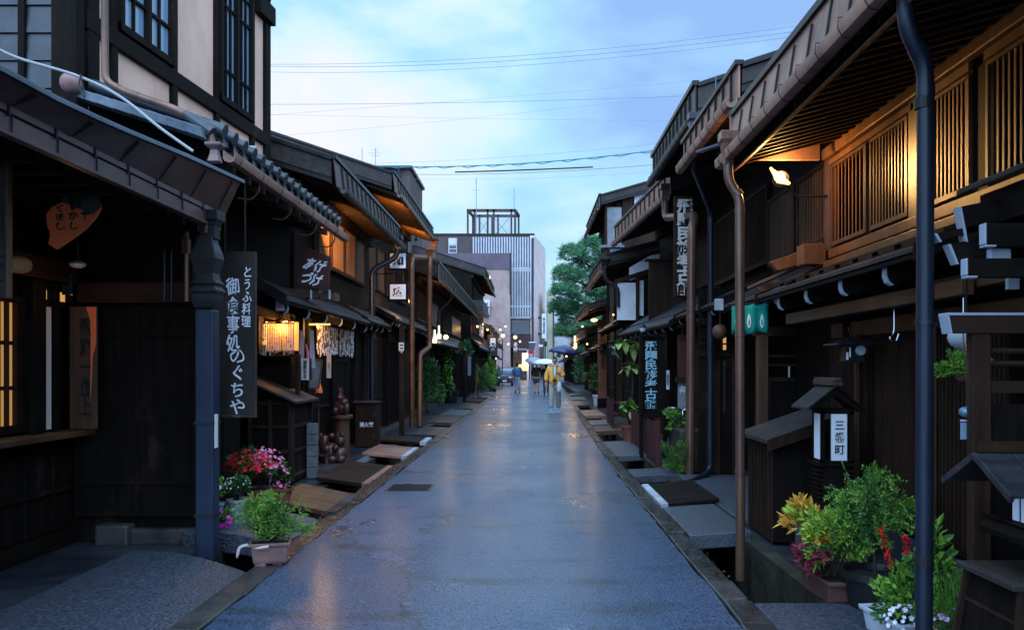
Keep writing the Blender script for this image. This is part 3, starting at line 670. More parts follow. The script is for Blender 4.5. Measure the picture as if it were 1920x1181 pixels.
def house(label, s, y0, y1, ex, ez, fh, wx, gx, hx=None, hz=None, D=6, sl=.32, fm='copper_brown', gm=None, rm='metal_dark', k=0, upper=(), ground=(),
          wall='wood_black', step=.45, tip='white_paint', hstep=.6, hroof='wood_grey_top', soffit='wood_dark_cross', name='town_house', cat='house', seam=.42, topm='metal_dark', hb=None, lean=0, gable=None, group='wooden town houses', verge=.12, postm='wood_black', grd=0):
    t = thing(name, label, cat, (s*gx, y0, 0), group)
    XF[0] = (lambda p: (p[0]+k*(p[1]-y0), p[1], p[2])) if k else None
    X = lambda v: s*v
    hb = hb or (hz+.28 if hz else 2.4)
    # body
    rx_ = wx+D/2; zr = ez+fh+sl*(rx_-ex); zw = ez+.05+sl*(wx-ex)
    b = MB(wall); b.prism([(X(gx+.02), grd), (X(gx+.02), hb+.02), (X(wx+.05), hb+.02), (X(wx+.05), zw), (X(rx_), zr-.2), (X(wx+D), zw), (X(wx+D), grd)], 'y', y0+.02, y1-.02)
    b.build('wall', t)
    # roof
    r = MB(rm, 'wood_weathered'); q0 = ex+.02+max(0, -lean); pr = [(X(q0), ez+.04), (X(q0), ez+fh-.01), (X(rx_), zr), (X(wx+D+.6), ez+fh-.05), (X(wx+D+.6), ez+.04), (X(rx_), zr-fh)]
    r.prism([pr[0], (pr[0][0], ez+.11), (X(rx_), zr-fh+.07), pr[5]], 'y', y0-verge+.02, y1+.05)
    r.m = 1; r.prism([(pr[0][0], ez+.11), (pr[1][0], pr[1][1]-.05), (X(rx_), zr-.05), (X(rx_), zr-fh+.07)], 'y', y0-verge, y1+.05)
    r.m = 0; r.prism([(X(q0), ez+fh-.05), (X(q0), ez+fh), (X(rx_), zr+.012), (X(rx_), zr-.045)], 'y', y0-verge-.03, y1+.06)
    r.prism([pr[2], pr[3], pr[4], pr[5]], 'y', y0-verge, y1+.05)
    r.build('roof', t)
    # fascia of sheet metal with seams and a capping
    f = MB(fm, 'seam_black', topm)
    def fpt(u, d=0): return (X(ex-lean*u-d), ez-.02+u*(fh+.02))
    f.prism([fpt(0), fpt(0, .018), fpt(1, .018), fpt(1)], 'y', y0-verge, y1+.05)
    f.m = 1; y = y0+.2; 
    while y < y1:
        f.prism([fpt(.1, .016), fpt(.1, .042), fpt(.86, .042), fpt(.86, .016)], 'y', y, y+.018); y += seam
    f.m = 2; f.prism([fpt(.93, -.03), fpt(.93, .05), fpt(1.06, .05), fpt(1.06, -.03)], 'y', y0-verge-.015, y1+.07)
    fo = f.build('fascia', t)
    gutter(s, t, ex-.02, ez-.0, y0-verge*.4, y1, gm or fm, step=step, scale=.8)
    # soffit slats under the eave
    sf = MB(soffit); y = y0+.1
    while y < y1:
        sf.hexa([(X(ex+.03), y, ez-.02), (X(wx), y, zw-.07), (X(wx), y+.035, zw-.07), (X(ex+.03), y+.035, ez-.02), (X(ex+.03), y, ez+.035), (X(wx), y, zw-.01), (X(wx), y+.035, zw-.01), (X(ex+.03), y+.035, ez+.035)]); y += .2
    sf.build('soffit_slats', t)
    bm = MB('wood_dark_long'); bm.box(X(wx-.06), X(wx+.04), y0+.02, y1-.02, zw-.28, zw-.12); bm.build('beam', t)
    if hx:
        lower_roof(t, s, y0+.05, y1-.05, hx, hz, wx if wx > hx else gx, hb, mat=hroof, step=hstep, tip=tip)
    for w_ in upper:
        ya, yb, za, zb, kind = w_[:5]
        if kind == 'lat': lattice(t, 'window', s, wx, ya, yb, za, zb, w_[5] if len(w_) > 5 else 'wood_dark', 'wood_dark', glow=w_[6] if len(w_) > 6 else None)
        elif kind == 'pan': panel(t, 'shutter', s, wx, ya, yb, za, zb, w_[5] if len(w_) > 5 else 'wood_dark', 'wood_dark', cols=1)
        elif kind == 'plaster': m_ = MB('plaster_white'); m_.box(X(wx-.0), X(wx+.04), ya, yb, za, zb); m_.build('plaster_panel', t)
    for w_ in ground:
        ya, yb, za, zb, kind = w_[:5]
        if kind == 'lat': lattice(t, 'lattice_screen', s, gx, ya, yb, za, zb, w_[5] if len(w_) > 5 else 'wood_black', 'wood_black', glow=w_[6] if len(w_) > 6 else None, rails=(.25, .5, .75))
        elif kind == 'door': panel(t, 'sliding_door', s, gx, ya, yb, za, zb, w_[5] if len(w_) > 5 else 'wood_black', 'wood_dark', cols=2, rails=(.35,))
        elif kind == 'pan': panel(t, 'boarded_panel', s, gx, ya, yb, za, zb, w_[5] if len(w_) > 5 else 'wood_black', 'wood_dark', cols=2, rails=(.5,))
    # posts and a sill stone
    st = MB('concrete_wet'); st.box(X(gx-.06), X(gx+.01), y0+.02, y1-.02, grd-.02, grd+.10); st.build('sill_stone', t)
    yy = y0+.02
    while yy < y1+.01:
        p = MB(postm); p.box(X(gx-.075), X(gx-.002), yy, yy+.11, grd+.08, hb+.0); p.build('post', t, bevel=.006); yy += (y1-y0-.13)/max(1, round((y1-y0)/2.1))
    XF[0] = None
    return t
# ================================================================== LEFT SIDE
# --- near left shop: deep recess under a copper eave
t = thing('copper_eave_shop', 'near left dark shop under a heavy copper clad eave with a shadowed recess', 'shop', (-4.0, 5, 0))
L1 = t
b = MB('wood_black'); b.box(-4.02, -7, 2.2, 7.44, 0, 3.0); b.box(-4.02, -2.78, 7.44, 7.55, 0, 2.05); b.box(-7, -2.84, 7.56, 7.66, 2.0, 3.0); b.build('wall', t)
EZ = [(1.5, 2.86), (3.6, 2.89), (4.5, 2.905), (5.1, 2.945), (6.2, 3.035), (7.3, 3.105)]
def ez1(y): return lerp(EZ, y)
def sweep(mb, prof, y0, y1, n=14):
    """profile of (x, z above the roof edge, or -z absolute when third item given) swept along the sagging eave"""
    vs = []; k = len(prof)
    for i in range(n+1):
        y = y0+(y1-y0)*i/n; e_ = ez1(y)
        for q_ in prof: vs.append((q_[0], y, q_[1] if len(q_) > 2 else e_+q_[1]))
    fs = [(i*k+j, i*k+(j+1) % k, (i+1)*k+(j+1) % k, (i+1)*k+j) for i in range(n) for j in range(k)]+[tuple(range(k)), tuple(range(n*k+k-1, n*k-1, -1))]
    mb.add(vs, fs)
r = MB('metal_dark', 'flashing_pale')
sweep(r, [(-2.52, -.04), (-2.52, -.005), (-4.3, .30), (-7.2, .30), (-7.2, -.2), (-4.0, -.16)], 1.5, 7.28)
r.m = 1; sweep(r, [(-2.43, -.03), (-2.43, .0), (-2.72, .06), (-2.72, .03)], 1.5, 7.30); r.build('roof', t, bevel=.004)
f = MB('copper_dark', 'seam_black'); sweep(f, [(-2.60, 2.80, 1), (-2.575, 2.80, 1), (-2.45, -.03), (-2.49, -.02)], 1.5, 7.24)
f.m = 1
y = 2.
while y < 7.2: f.prism([(-2.575, 2.81), (-2.566, 2.80), (-2.445, ez1(y)-.05), (-2.46, ez1(y)-.04)], 'y', y, y+.012); y += .56
f.build('fascia', t)
g = MB('copper_mauve', 'seam_black')
g.prism([(-2.60, 2.655), (-2.60, 2.845), (-2.64, 2.85), (-2.66, 2.68)], 'y', 1.5, 7.12)
y = 1.7; i = 0
while y < 7.1:
    L = .42
    g.m = 0; g.box(-2.598, -2.575, y+.008, min(y+L, 7.11)-.008, 2.765, 2.83); g.box(-2.598, -2.582, y+.05, min(y+L+.05, 7.11)-.008, 2.67, 2.755)
    g.m = 1; g.box(-2.590, -2.566, y-.004, y+.008, 2.745, 2.842); g.box(-2.596, -2.574, y+.03, y+.040, 2.655, 2.76)
    y += L
g.m = 0; g.prism([(-2.56, 2.83), (-2.56, 2.845), (-2.61, 2.85), (-2.61, 2.83)], 'y', 1.5, 7.12); g.prism([(-2.57, 2.65), (-2.57, 2.672), (-2.62, 2.672), (-2.62, 2.65)], 'y', 1.5, 7.12)
g.build('box_gutter', t, bevel=.003)
# underside
s_ = MB('wood_black_cross'); s_.box(-4.0, -2.8, 1.5, 7.4, 2.72, 2.76)
y = 1.8
while y < 7.4: s_.box(-4.0, -2.8, y, y+.05, 2.66, 2.72); y += .3
s_.build('soffit_slats', t)
bb = MB('wood_dark_long', 'wood_dark_cross'); bb.box(-3.98, -3.90, 2.4, 7.40, 2.22, 2.40); bb.m = 1; bb.box(-3.89, -2.80, 7.34, 7.43, 2.06, 2.24); bb.build('beam', t, bevel=.008)
# boarding under the window
k = MB('wood_black', 'wood_black_long')
for i in range(8): k.box(-3.995+.0, -3.97, 4.3+i*.40, 4.3+i*.40+.385, .14, .86)
k.m = 0
for i in range(8): k.box(-3.97, -3.945, 4.28+i*.40, 4.31+i*.40, .14, .86)
k.m = 1; k.box(-4.0, -3.92, 3, 7.43, 0, .13); k.box(-4, -3.935, 3, 7.43, .46, .50)
k.build('wainscot', t, bevel=.004)
k = MB('wood_brown_long'); k.box(-3.99, -3.76, 3, 7.40, .925, .975); k.build('window_sill', t, bevel=.008)
lattice(t, 'shop_window', -1, 3.99, 5.2, 6.68, 1.0, 2.05, 'wood_dark', 'wood_black', n=13, glow='lit_stall', rails=(.33, .66))
w2 = lattice(t, 'window', -1, 3.985, 6.72, 7.40, 2.0, 2.19, 'wood_black', 'wood_black', n=1, glow='lit_amber', bar=.05)
k = MB('paper'); k.box(-3.96, -3.93, 6.90, 7.02, 1.0, 2.0); k.build('paper_screen', t)
k = MB('wood_black'); k.box(-3.97, -3.89, 6.70, 6.88, .98, 2.2); k.box(-3.97, -3.90, 7.04, 7.10, .98, 2.2); k.build('post', t, bevel=.006)
facing_panel(t, 'boarded_panel', -3.93, -2.86, 7.40, .22, 2.02, 'wood_black', 'wood_black', cols=2, rails=(.15, .86))
k = MB('stone_curb'); k.box(-3.70, -3.42, 7.26, 7.43, -.02, .16); k.box(-3.43, -2.84, 7.32, 7.43, -.02, .12); k.build('stone_base', t, bevel=.02)
# conduits by the beam
k = MB('pipe_brown'); k.tube([(-2.93, 7.3, 2.07), (-2.93, 7.3, 2.68)], .022, 8); k.box(-2.955, -2.905, 7.26, 7.33, 2.48, 2.60); k.build('conduit', t, smooth=True)
k = MB('pipe_slate'); k.tube([(-3.12, 7.3, 2.07), (-3.12, 7.3, 2.50)], .010, 8); k.tube([(-3.06, 7.3, 2.07), (-3.06, 7.3, 2.50)], .008, 8); k.build('conduit', t, smooth=True)
k = MB('wood_dark_long'); k.prism([(-2.88, 2.25), (-2.88, 2.43), (-2.70, 2.40), (-2.72, 2.34), (-2.84, 2.18)], 'y', 7.30, 7.36); k.build('bracket', t)
# ornamental square downpipe
t = thing('ornate_downpipe', 'blue grey square downpipe with a swelling carved hopper at the copper eave', 'downpipe', (-2.62, 6.85, 0))
m_ = MB('pipe_blue'); m_.sq([(.082, -.15), (.082, 1.97)], (-2.60, 6.9, 0), .9, .9); m_.build('pipe', t, bevel=.012)
m_ = MB('metal_dark')
m_.sq([(.07, 1.96), (.10, 1.99), (.115, 2.05), (.12, 2.10), (.135, 2.11), (.135, 2.13), (.115, 2.145), (.105, 2.16), (.125, 2.175), (.125, 2.19), (.10, 2.21), (.09, 2.26), (.11, 2.33), (.125, 2.38), (.115, 2.43), (.085, 2.50), (.075, 2.56)], (-2.60, 6.9, 0), .82, .82); m_.build('hopper', t, bevel=.006)
m_ = MB('metal_dark', 'copper_orange'); m_.sq([(.075, 2.54), (.08, 2.64), (.095, 2.68), (.115, 2.69), (.115, 2.76), (.09, 2.77)], (-2.58, 6.9, 0), .8, .8); m_.m = 1; m_.box(-2.60, -2.575, 6.825, 6.84, 2.58, 2.65); m_.build('neck', t, bevel=.005)
for z in (.32, 1.06): m_ = MB('cable_black'); m_.sq([(.080, z-.012), (.080, z+.012)], (-2.6, 6.9, 0)); m_.build('clip', t)
m_ = MB('paper'); m_.box(-2.522, -2.515, 6.84, 6.90, .86, 1.13); m_.build('sticker', t)
# things hanging in the recess
t = thing('leaf_signboard', 'leaf shaped orange red and grey signboard with brush letters hung under the copper eave', 'signboard', at(140, 400, 6.0))
c_ = at(140, 400, 6.0); sc_ = 6.0/F
pts = [(165, 342), (182, 352), (186, 372), (192, 390), (180, 410), (160, 432), (135, 450), (108, 468), (92, 458), (96, 440), (90, 424), (88, 402), (100, 388), (118, 380), (125, 362), (142, 346)]
pp = [(c_[0]+(x_-140)*sc_, c_[2]+(400-y_)*sc_) for x_, y_ in pts]
m_ = MB('orange_red'); m_.prism(pp, 'y', 5.985, 6.01); m_.build('board', t, bevel=.004)
up = [(x_, z) for (x_, z), (a, b_) in zip(pp, pts) if b_ < 396]
u2 = [pp[-3], pp[-2], pp[-1], pp[0], pp[1], pp[2], pp[3], (pp[3][0]-.06, pp[3][1]-.05), (pp[-3][0]+.09, pp[-3][1]-.03)]
m_ = MB('sign_grey'); m_.prism(u2, 'y', 5.979, 5.986); m_.build('painted_top', t)
text('栃餅', .09, .17, (c_[0]+.02, 5.978, c_[2]+.11), 'ink', t, wob=.05, bold=.02); text('う\nか\nし', .065, .20, (c_[0]-.0, 5.984, c_[2]-.02), 'ink', t, wob=.06, bold=.02)
text('く\nま\nし', .06, .18, (c_[0]-.09, 5.984, c_[2]-.03), 'ink', t, wob=.06, bold=.02); text('平', .06, .12, (c_[0]+.085, 5.984, c_[2]+.0), 'ink', t, wob=.06, bold=.02)
m_ = MB('wood_brown'); m_.box(c_[0]+.06, c_[0]+.14, 5.98, 6.02, c_[2]+.20, c_[2]+.24); m_.build('hanger', t); m_ = MB('cable_black'); m_.tube([(c_[0]+.1, 6.0, c_[2]+.23), (c_[0]+.1, 6.0, 2.72)], .006, 6); m_.build('cord', t)
t = thing('hanging_signboard', 'pale narrow wooden signboard hanging at the left edge, its writing worn', 'signboard', at(5, 430, 5.0))
a = at(-18, 560, 5.0); b_ = at(22, 300, 5.0); m_ = MB('wood_weathered', 'wood_brown'); m_.box(a[0], b_[0]-.02, 4.98, 5.0, a[2], b_[2]); m_.m = 1; m_.box(b_[0]-.02, b_[0], 4.965, 5.01, a[2], b_[2]); m_.build('board', t, bevel=.004)
text('山\n上\n工', .06, .42, ((a[0]+b_[0])/2-.0, 4.978, (a[2]+b_[2])/2-.1), 'ink', t, bold=.02, wob=.03); m_ = MB('cable_black'); m_.tube([(b_[0]-.05, 5, b_[2]), (b_[0]-.05, 5, 2.72)], .006, 6); m_.build('cord', t)
t = thing('round_security_camera', 'small round dome fixture on the dark wall above the shop window', 'camera', at(58, 323, 6.5))
c_ = at(58, 323, 6.5); m_ = MB('metal_dark', 'concrete_pale'); m_.tube([(c_[0], 6.46, c_[2]), (c_[0], 6.6, c_[2])], .033, 14); m_.m = 1; m_.tube([(c_[0], 6.44, c_[2]), (c_[0], 6.462, c_[2])], .022, 14); m_.build('housing', t, smooth=True)
m_ = MB('metal_dark'); m_.tube([(c_[0], 6.55, c_[2]), (c_[0], 6.55, 2.72)], .008, 6); m_.build('stem', t)
t = thing('paper_lantern', 'small wide glowing lantern behind the shop lattice', 'lantern', at(34, 497, 6.3))
c_ = at(34, 497, 6.3); m_ = MB('lit_paper'); m_.lathe([(.05, -.055), (.085, -.035), (.095, 0), (.085, .035), (.05, .055)], (c_[0], 6.3, c_[2]), 16); m_.build('shade', t, smooth=True); m_ = MB('ink'); m_.lathe([(.045, .055), (.045, .07)], (c_[0], 6.3, c_[2]), 12); m_.tube([(c_[0], 6.3, c_[2]+.07), (c_[0], 6.3, 2.66)], .004, 5); m_.build('cap', t)
t = thing('vertical_signboard', 'upright red brown board with black brush letters beside the paper screen', 'signboard', (-3.86, 7.2, 1.5))
m_ = MB('wood_brown', 'orange_red'); m_.box(-3.90, -3.67, 7.24, 7.27, .985, 2.02); m_.m = 1; m_.prism([(-3.76, 2.02), (-3.672, 2.02), (-3.672, 1.70), (-3.70, 1.60), (-3.72, 1.2), (-3.72, 1.9)], 'y', 7.234, 7.241); m_.build('board', t, bevel=.004)
text('飛\n騨\n一\n位\n上', .095, .82, (-3.765, 7.238, 1.51), 'ink', t, bold=.03, wob=.05)
t = thing('round_ceiling_lamp', 'dim round white lamp under the beam in the dark recess', 'lamp', at(146, 496, 7.0)); c_ = at(146, 496, 7.0)
m_ = MB('globe'); m_.ball((c_[0], 7.0, c_[2]), (.065, .065, .03), 14, 8); m_.build('bowl', t, smooth=True); m_ = MB('metal_dark'); m_.tube([(c_[0], 7, c_[2]+.02), (c_[0], 7, 2.7)], .008, 6); m_.build('stem', t)

# --- white lettered long board facing the street end
t = thing('restaurant_signboard', 'long weathered brown board with white brush writing hanging beside the blue downpipe', 'signboard', (-2.75, 8.0, 1.1))
m_ = MB('wood_signboard', 'wood_weathered'); m_.box(-2.935, -2.575, 8.0, 8.035, 1.06, 2.59); m_.m = 1; m_.box(-2.574, -2.562, 7.995, 8.04, 1.06, 2.59); m_.box(-2.98, -2.562, 7.99, 8.045, 1.035, 1.06); m_.build('board', t, bevel=.006)
text('とうふ料理', .09, .01, (0, 0, 0), 'white_bright', t) if False else None
text('と\nう\nふ\n料\n理', .085, .56, (-2.645, 7.998, 2.17), 'white_bright', t, bold=.012, wob=.05, spacing=1.0, rot=R(-2))
text('御\n食\n事\n処', .125, .70, (-2.775, 7.998, 2.00), 'white_bright', t, bold=.012, wob=.05, spacing=1.0, rot=R(0))
text('の\nぐ\nち\nや', .13, .60, (-2.735, 7.998, 1.37), 'white_bright', t, bold=.008, wob=.05, spacing=1.0)
m_ = MB('metal_dark'); m_.tube([(-2.67, 8.02, 2.58), (-2.67, 8.02, 3.25)], .010, 6); m_.tube([(-2.86, 8.02, 2.58), (-2.86, 8.02, 3.25)], .008, 6); m_.build('hanging_rod', t)

# --- plaster house behind
t = thing('plaster_house', 'tall peach plaster house with black timbers and tall windows on the left', 'house', (-3.9, 7.2, 0)); L2 = t
def X2(y): return -3.78+.0912*(y-7.84)
def yp(px): r_ = (px-VX)/F; return -4.495/(r_-.0912)
XF[0] = lambda p: (p[0]+.0912*(p[1]-7.84), p[1], p[2])
b = MB('plaster_peach'); b.box(-3.80, -8, 7.34, 11.25, 3.3, 7.4); b.build('wall', t)
b = MB('wood_black'); b.box(-3.60, -8, 7.70, 9.7, 0, 3.9); b.box(-3.60, -8, 9.7, 11.6, 2.6, 3.9); b.build('ground_floor_wall', t)
for px, w_ in ((172, .16), (212, .09), (325, .10), (406, .10), (472, .09), (500, .16)):
    y = yp(px); m_ = MB('wood_black'); m_.box(-3.80, -3.755, y-w_/2, y+w_/2, 3.5, 7.4); m_.build('timber_post', t, bevel=.006)
for za, zb, w_ in ((4.42, 4.58, .04), (6.35, 6.5, .06)):
    m_ = MB('wood_black_long'); m_.box(-3.80, -3.80+w_+.01, 7.34, 11.3, za, zb); m_.build('timber_rail', t, bevel=.006)
m_ = MB('wood_black_long'); m_.box(-3.80, -3.70, 10.9, 11.38, 6.05, 6.28); m_.build('timber_end', t)
def tall_window(ya, yb, za, zb, nx, zs):
    f = MB('wood_black')
    for i in range(3): y = ya+(yb-ya-.06)*i/2; f.box(-3.80, -3.73, y, y+.06, za, zb)
    f.box(-3.80, -3.735, ya, yb, za, za+.07); f.box(-3.80, -3.735, ya, yb, zb-.05, zb)
    o = f.build('tall_window', t); m_ = MB('wood_black')
    for h_ in (0, 1):
        y_a = ya+.06+(yb-ya-.06)*h_/2; y_b = y_a+(yb-ya-.06)/2-.06
        for j in range(1, nx): y = y_a+(y_b-y_a)*j/nx; m_.box(-3.80, -3.755, y-.012, y+.012, za, zb)
        for z in zs: m_.box(-3.80, -3.752, y_a, y_b, z-.014, z+.014)
    m_.build('muntins', o); p = MB('pane_pale'); p.box(-3.80, -3.782, ya+.03, yb-.03, za+.03, zb-.03); p.build('pane', o)
tall_window(yp(218), yp(321), 4.60, 6.3, 2, (4.98, 5.7))
tall_window(yp(408), yp(470), 4.60, 6.3, 3, (5.0, 5.75, 6.05))
XF[0] = None
m_ = MB('siding_black') if False else MB('tile_grey', 'wood_black')
for i in range(16): z = 3.4+i*.235; m_.prism([(7.26, z), (7.225, z), (7.245, z+.23), (7.26, z+.23)], 'x', -8, -3.98)
m_.build('slatted_side_wall', t)
m_ = MB('wood_black'); m_.box(-4.02, -3.80, 7.17, 7.30, 3.3, 7.4); m_.box(-4.32, -4.26, 7.20, 7.27, 3.3, 7.4); m_.build('corner_post', t, bevel=.01)
# two pipes, ridge roll, ball end, cable
y_ = 7.35; xx = -3.60
pipe(t, [at(196, -60, 7.12), at(197, 152, 7.12), at(232, 172, 7.12), at(330, 205, 7.12), at(392, 243, 7.12), at(396, 262, 7.12)], .030, 'pipe_brown', name='downpipe')
m_ = MB('tile_pale', 'tile_grey')
for i in range(7):
    u = i/7; a = at(150+u*232, 168+u*74, 7.05); b_ = at(150+(u+.15)*232, 168+(u+.15)*74+1, 7.05); h_ = .075
    m_.m = 0; m_.hexa([(a[0], 7.0, a[2]-h_), (b_[0], 7.0, b_[2]-h_), (b_[0], 7.2, b_[2]-h_), (a[0], 7.2, a[2]-h_), (a[0], 7.0-.004*i, a[2]), (b_[0], 7.0-.004*i, b_[2]), (b_[0], 7.2, b_[2]), (a[0], 7.2, a[2])])
m_.m = 1; m_.tube([at(345, 212, 7.1), at(398, 250, 7.1)], [.03, .055], 10); m_.build('verge_tiles', t, bevel=.005)
m_ = MB('void'); a = at(165, 185, 7.24); b_ = at(400, 262, 7.24); m_.prism([(a[0], a[2]), (b_[0], b_[2]), (b_[0], b_[2]-.14), (a[0]+.1, a[2]-.5)], 'y', 7.22, 7.24); m_.build('gable_painted_shade', t)  # flat black sheet, painted shade for the dark gap below the verge tiles
m_ = MB('plastic_pink'); c_ = at(133, 156, 6.95); m_.ball(c_, .085, 18, 12); m_.build('ridge_ball', t, smooth=True)
m_ = MB('copper_mauve'); c_ = at(403, 282, 7.0); m_.sq([(.05, -.10), (.035, -.04), (.03, 0), (.065, .03), (.065, .055), (.04, .06)], c_); m_.build('tile_finial', t, bevel=.006)
c1 = MB('cable_white'); c1.tube(pw([at(-30, 78, 6.6), at(30, 108, 6.7), at(128, 137, 6.8), at(190, 162, 6.85), at(240, 192, 6.88), at(300, 240, 6.9), at(362, 284, 6.92)], 5), .012, 8)
tag(c1.build('service_cable', smooth=True), 'thick pale cable drooping over the copper eave roof', 'cable')
c1 = MB('cable_black'); c1.tube(pw([at(150, 140, 6.8), at(160, 182, 6.8)], 3), .006, 6); c1.tube(pw([at(153, 140, 6.8), at(148, 160, 6.8), at(158, 184, 6.8)], 3), .006, 6)
tag(c1.build('tie_wire', smooth=True), 'thin tie wires looped round the pinkish ridge ball', 'wire')
# tiled lower roof with round tile ends
m_ = MB('tile_grey'); m_.prism([(-2.70, 3.42), (-2.70, 3.47), (-3.75, 3.83), (-3.75, 3.7)], 'y', 7.26, 11.95); m_.build('lower_roof', t)
tl = MB('tile_grey')
i = 0; y = 7.3
while y < 11.95:
    tl.tube([(-2.62, y, 3.525), (-2.66, y, 3.55), (-3.74, y, 3.92)], .052, 12); tl.tube([(-2.622, y, 3.525), (-2.600, y, 3.518)], .064, 12)
    tl.prism([(-2.64, 3.43), (-2.64, 3.48), (-3.7, 3.86), (-3.7, 3.81)], 'y', y+.06, y+.19)
    y += .262
tl.build('roof_tiles', t, smooth=True)
gutter(-1, t, 2.62, 3.36, 7.3, 11.95, 'copper_brown', step=.62, scale=.8)
m_ = MB('wood_dark_cross'); y = 7.4
while y < 11.8: m_.hexa([(-2.72, y, 3.28), (-3.6, y, 3.50), (-3.6, y+.06, 3.50), (-2.72, y+.06, 3.28), (-2.72, y, 3.36), (-3.6, y, 3.6), (-3.6, y+.06, 3.6), (-2.72, y+.06, 3.36)]); y += .45
m_.build('soffit_slats', t)
for y in (8.2, 9.3, 10.4, 11.4):
    m_ = MB('copper_orange'); m_.tube(pw([(-2.60, y, 3.30), (-2.60, y, 3.20), (-2.68, y, 3.12), (-2.80, y, 3.13)], 4), .010, 6); m_.build('gutter_hook', t)
m_ = MB('wood_black', 'wood_dark')
for i in range(9): m_.box(-3.46, -3.43, 7.75+i*.46, 8.19+i*.46, 2.3, 3.35)
m_.m = 1
for i in range(9): m_.box(-3.435, -3.41, 7.72+i*.46, 7.76+i*.46, 2.3, 3.35)
m_.box(-3.47, -3.40, 7.7, 11.9, 2.16, 2.30); m_.build('upper_boarding', t)
m_ = MB('wood_black'); 
for i in range(4): m_.box(-3.5, -3.42, 7.75+i*.6, 8.3+i*.6, 0.05, 2.15)
m_.build('boarded_front', t, bevel=.006)
m_ = MB('plastic_white'); c_ = at(472, 283, 10.7); m_.prism([(c_[1]-.03, c_[2]-.06), (c_[1]+.05, c_[2]-.06), (c_[1]+.05, c_[2]+.07), (c_[1]-.02, c_[2]+.06)], 'x', c_[0]-.04, c_[0]+.05); tag(m_.build('outdoor_sensor', bevel=.01), 'small white plastic box on the plaster wall above the tiles', 'sensor')

# --- agezuke shop house (three)
L3 = house('dark wooden house with lamp lit amber lattices above the charm shop', -1, 12.15, 17.9, 2.70, 4.06, .40, 3.3, 3.3, D=6, fm='copper_dark', gm='metal_dark', lean=-.05, step=.33, seam=.36,
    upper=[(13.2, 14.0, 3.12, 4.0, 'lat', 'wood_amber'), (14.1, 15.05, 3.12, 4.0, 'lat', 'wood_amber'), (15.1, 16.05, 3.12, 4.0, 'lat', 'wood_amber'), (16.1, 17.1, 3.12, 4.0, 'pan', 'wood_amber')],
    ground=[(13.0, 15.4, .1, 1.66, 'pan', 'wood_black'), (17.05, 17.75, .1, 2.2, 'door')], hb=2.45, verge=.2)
lower_roof(L3, -1, 9.75, 15.1, 2.80, 2.28, 3.34, 2.55, step=.98, off=.35, rh=.13, rw_=.05)
lower_roof(L3, -1, 15.3, 17.9, 2.9, 2.35, 3.34, 2.6, step=.6, rh=.12)
m_ = MB('wood_black_cross'); m_.hexa([(-2.76, 9.68, 2.22), (-3.5, 9.68, 2.62), (-3.5, 9.74, 2.62), (-2.76, 9.74, 2.22), (-2.76, 9.68, 2.34), (-3.5, 9.68, 2.78), (-3.5, 9.74, 2.78), (-2.76, 9.74, 2.34)]); m_.build('verge', L3)
pipe(L3, [(-2.66, 17.35, 3.95), (-2.70, 17.35, 3.75), (-3.13, 17.0, 3.45), (-3.10, 16.9, .22), (-2.92, 16.35, .06), (-2.86, 16.3, -.2)], .055, 'pipe_slate', hop=.09, clips=(2.8, 1.7, .8))
m_ = MB('wood_black'); m_.box(-3.74, -3.9, 9.8, 12.1, 0, 2.6); m_.box(-3.9, -3.3, 11.78, 12.1, 0, 2.3); m_.box(-3.26, -3.3, 12.6, 12.9, 0, 2.3); m_.build('shop_side', L3)
# paper squares near its rafters
m_ = MB('paper_pink'); c_ = at(525, 573, 10.0); m_.prism([(c_[0]-.05, c_[2]-.06), (c_[0]+.05, c_[2]-.06), (c_[0]+.05, c_[2]+.03), (c_[0]-.05, c_[2]+.07)], 'y', 10.0, 10.01); tag(m_.build('paper_notice'), 'pale pink paper fixed under the small eave of the charm shop', 'notice')
t = thing('shop_signboard', 'tilted dark red board with white brush strokes standing on the small eave', 'signboard', (-2.95, 11.0, 2.5))
m_ = MB('wood_red', 'wood_dark'); P_ = [at(556, 533, 11.2), at(615, 548, 11.2), at(620, 482, 11.2), at(567, 459, 11.2)]
m_.hexa([P_[0], P_[1], (P_[1][0], 11.24, P_[1][2]), (P_[0][0], 11.24, P_[0][2]), P_[3], P_[2], (P_[2][0], 11.24, P_[2][2]), (P_[3][0], 11.24, P_[3][2])]); m_.build('board', t, bevel=.006)
c_ = at(588, 510, 11.18); text('あげ\nづけ', .30, .36, (c_[0], 11.19, c_[2]), 'white_bright', t, bold=.03, shear=.45, wob=.03, rot=R(-14))
m_ = MB('wood_brown'); a = at(545, 552, 11.3); m_.box(a[0], a[0]+.38, 11.25, 11.5, a[2]-.05, a[2]+.07); a = at(602, 552, 11.3); m_.box(a[0], a[0]+.2, 11.25, 11.5, a[2]-.07, a[2]+.02); m_.build('block_base', t)
for px in (583, 618):
    a = at(px, 558, 11.15); m_ = MB('white_paint'); m_.box(a[0]-.01, a[0]+.012, 11.14, 11.16, a[2]-.02, a[2]+.10); m_.build('white_peg', t)
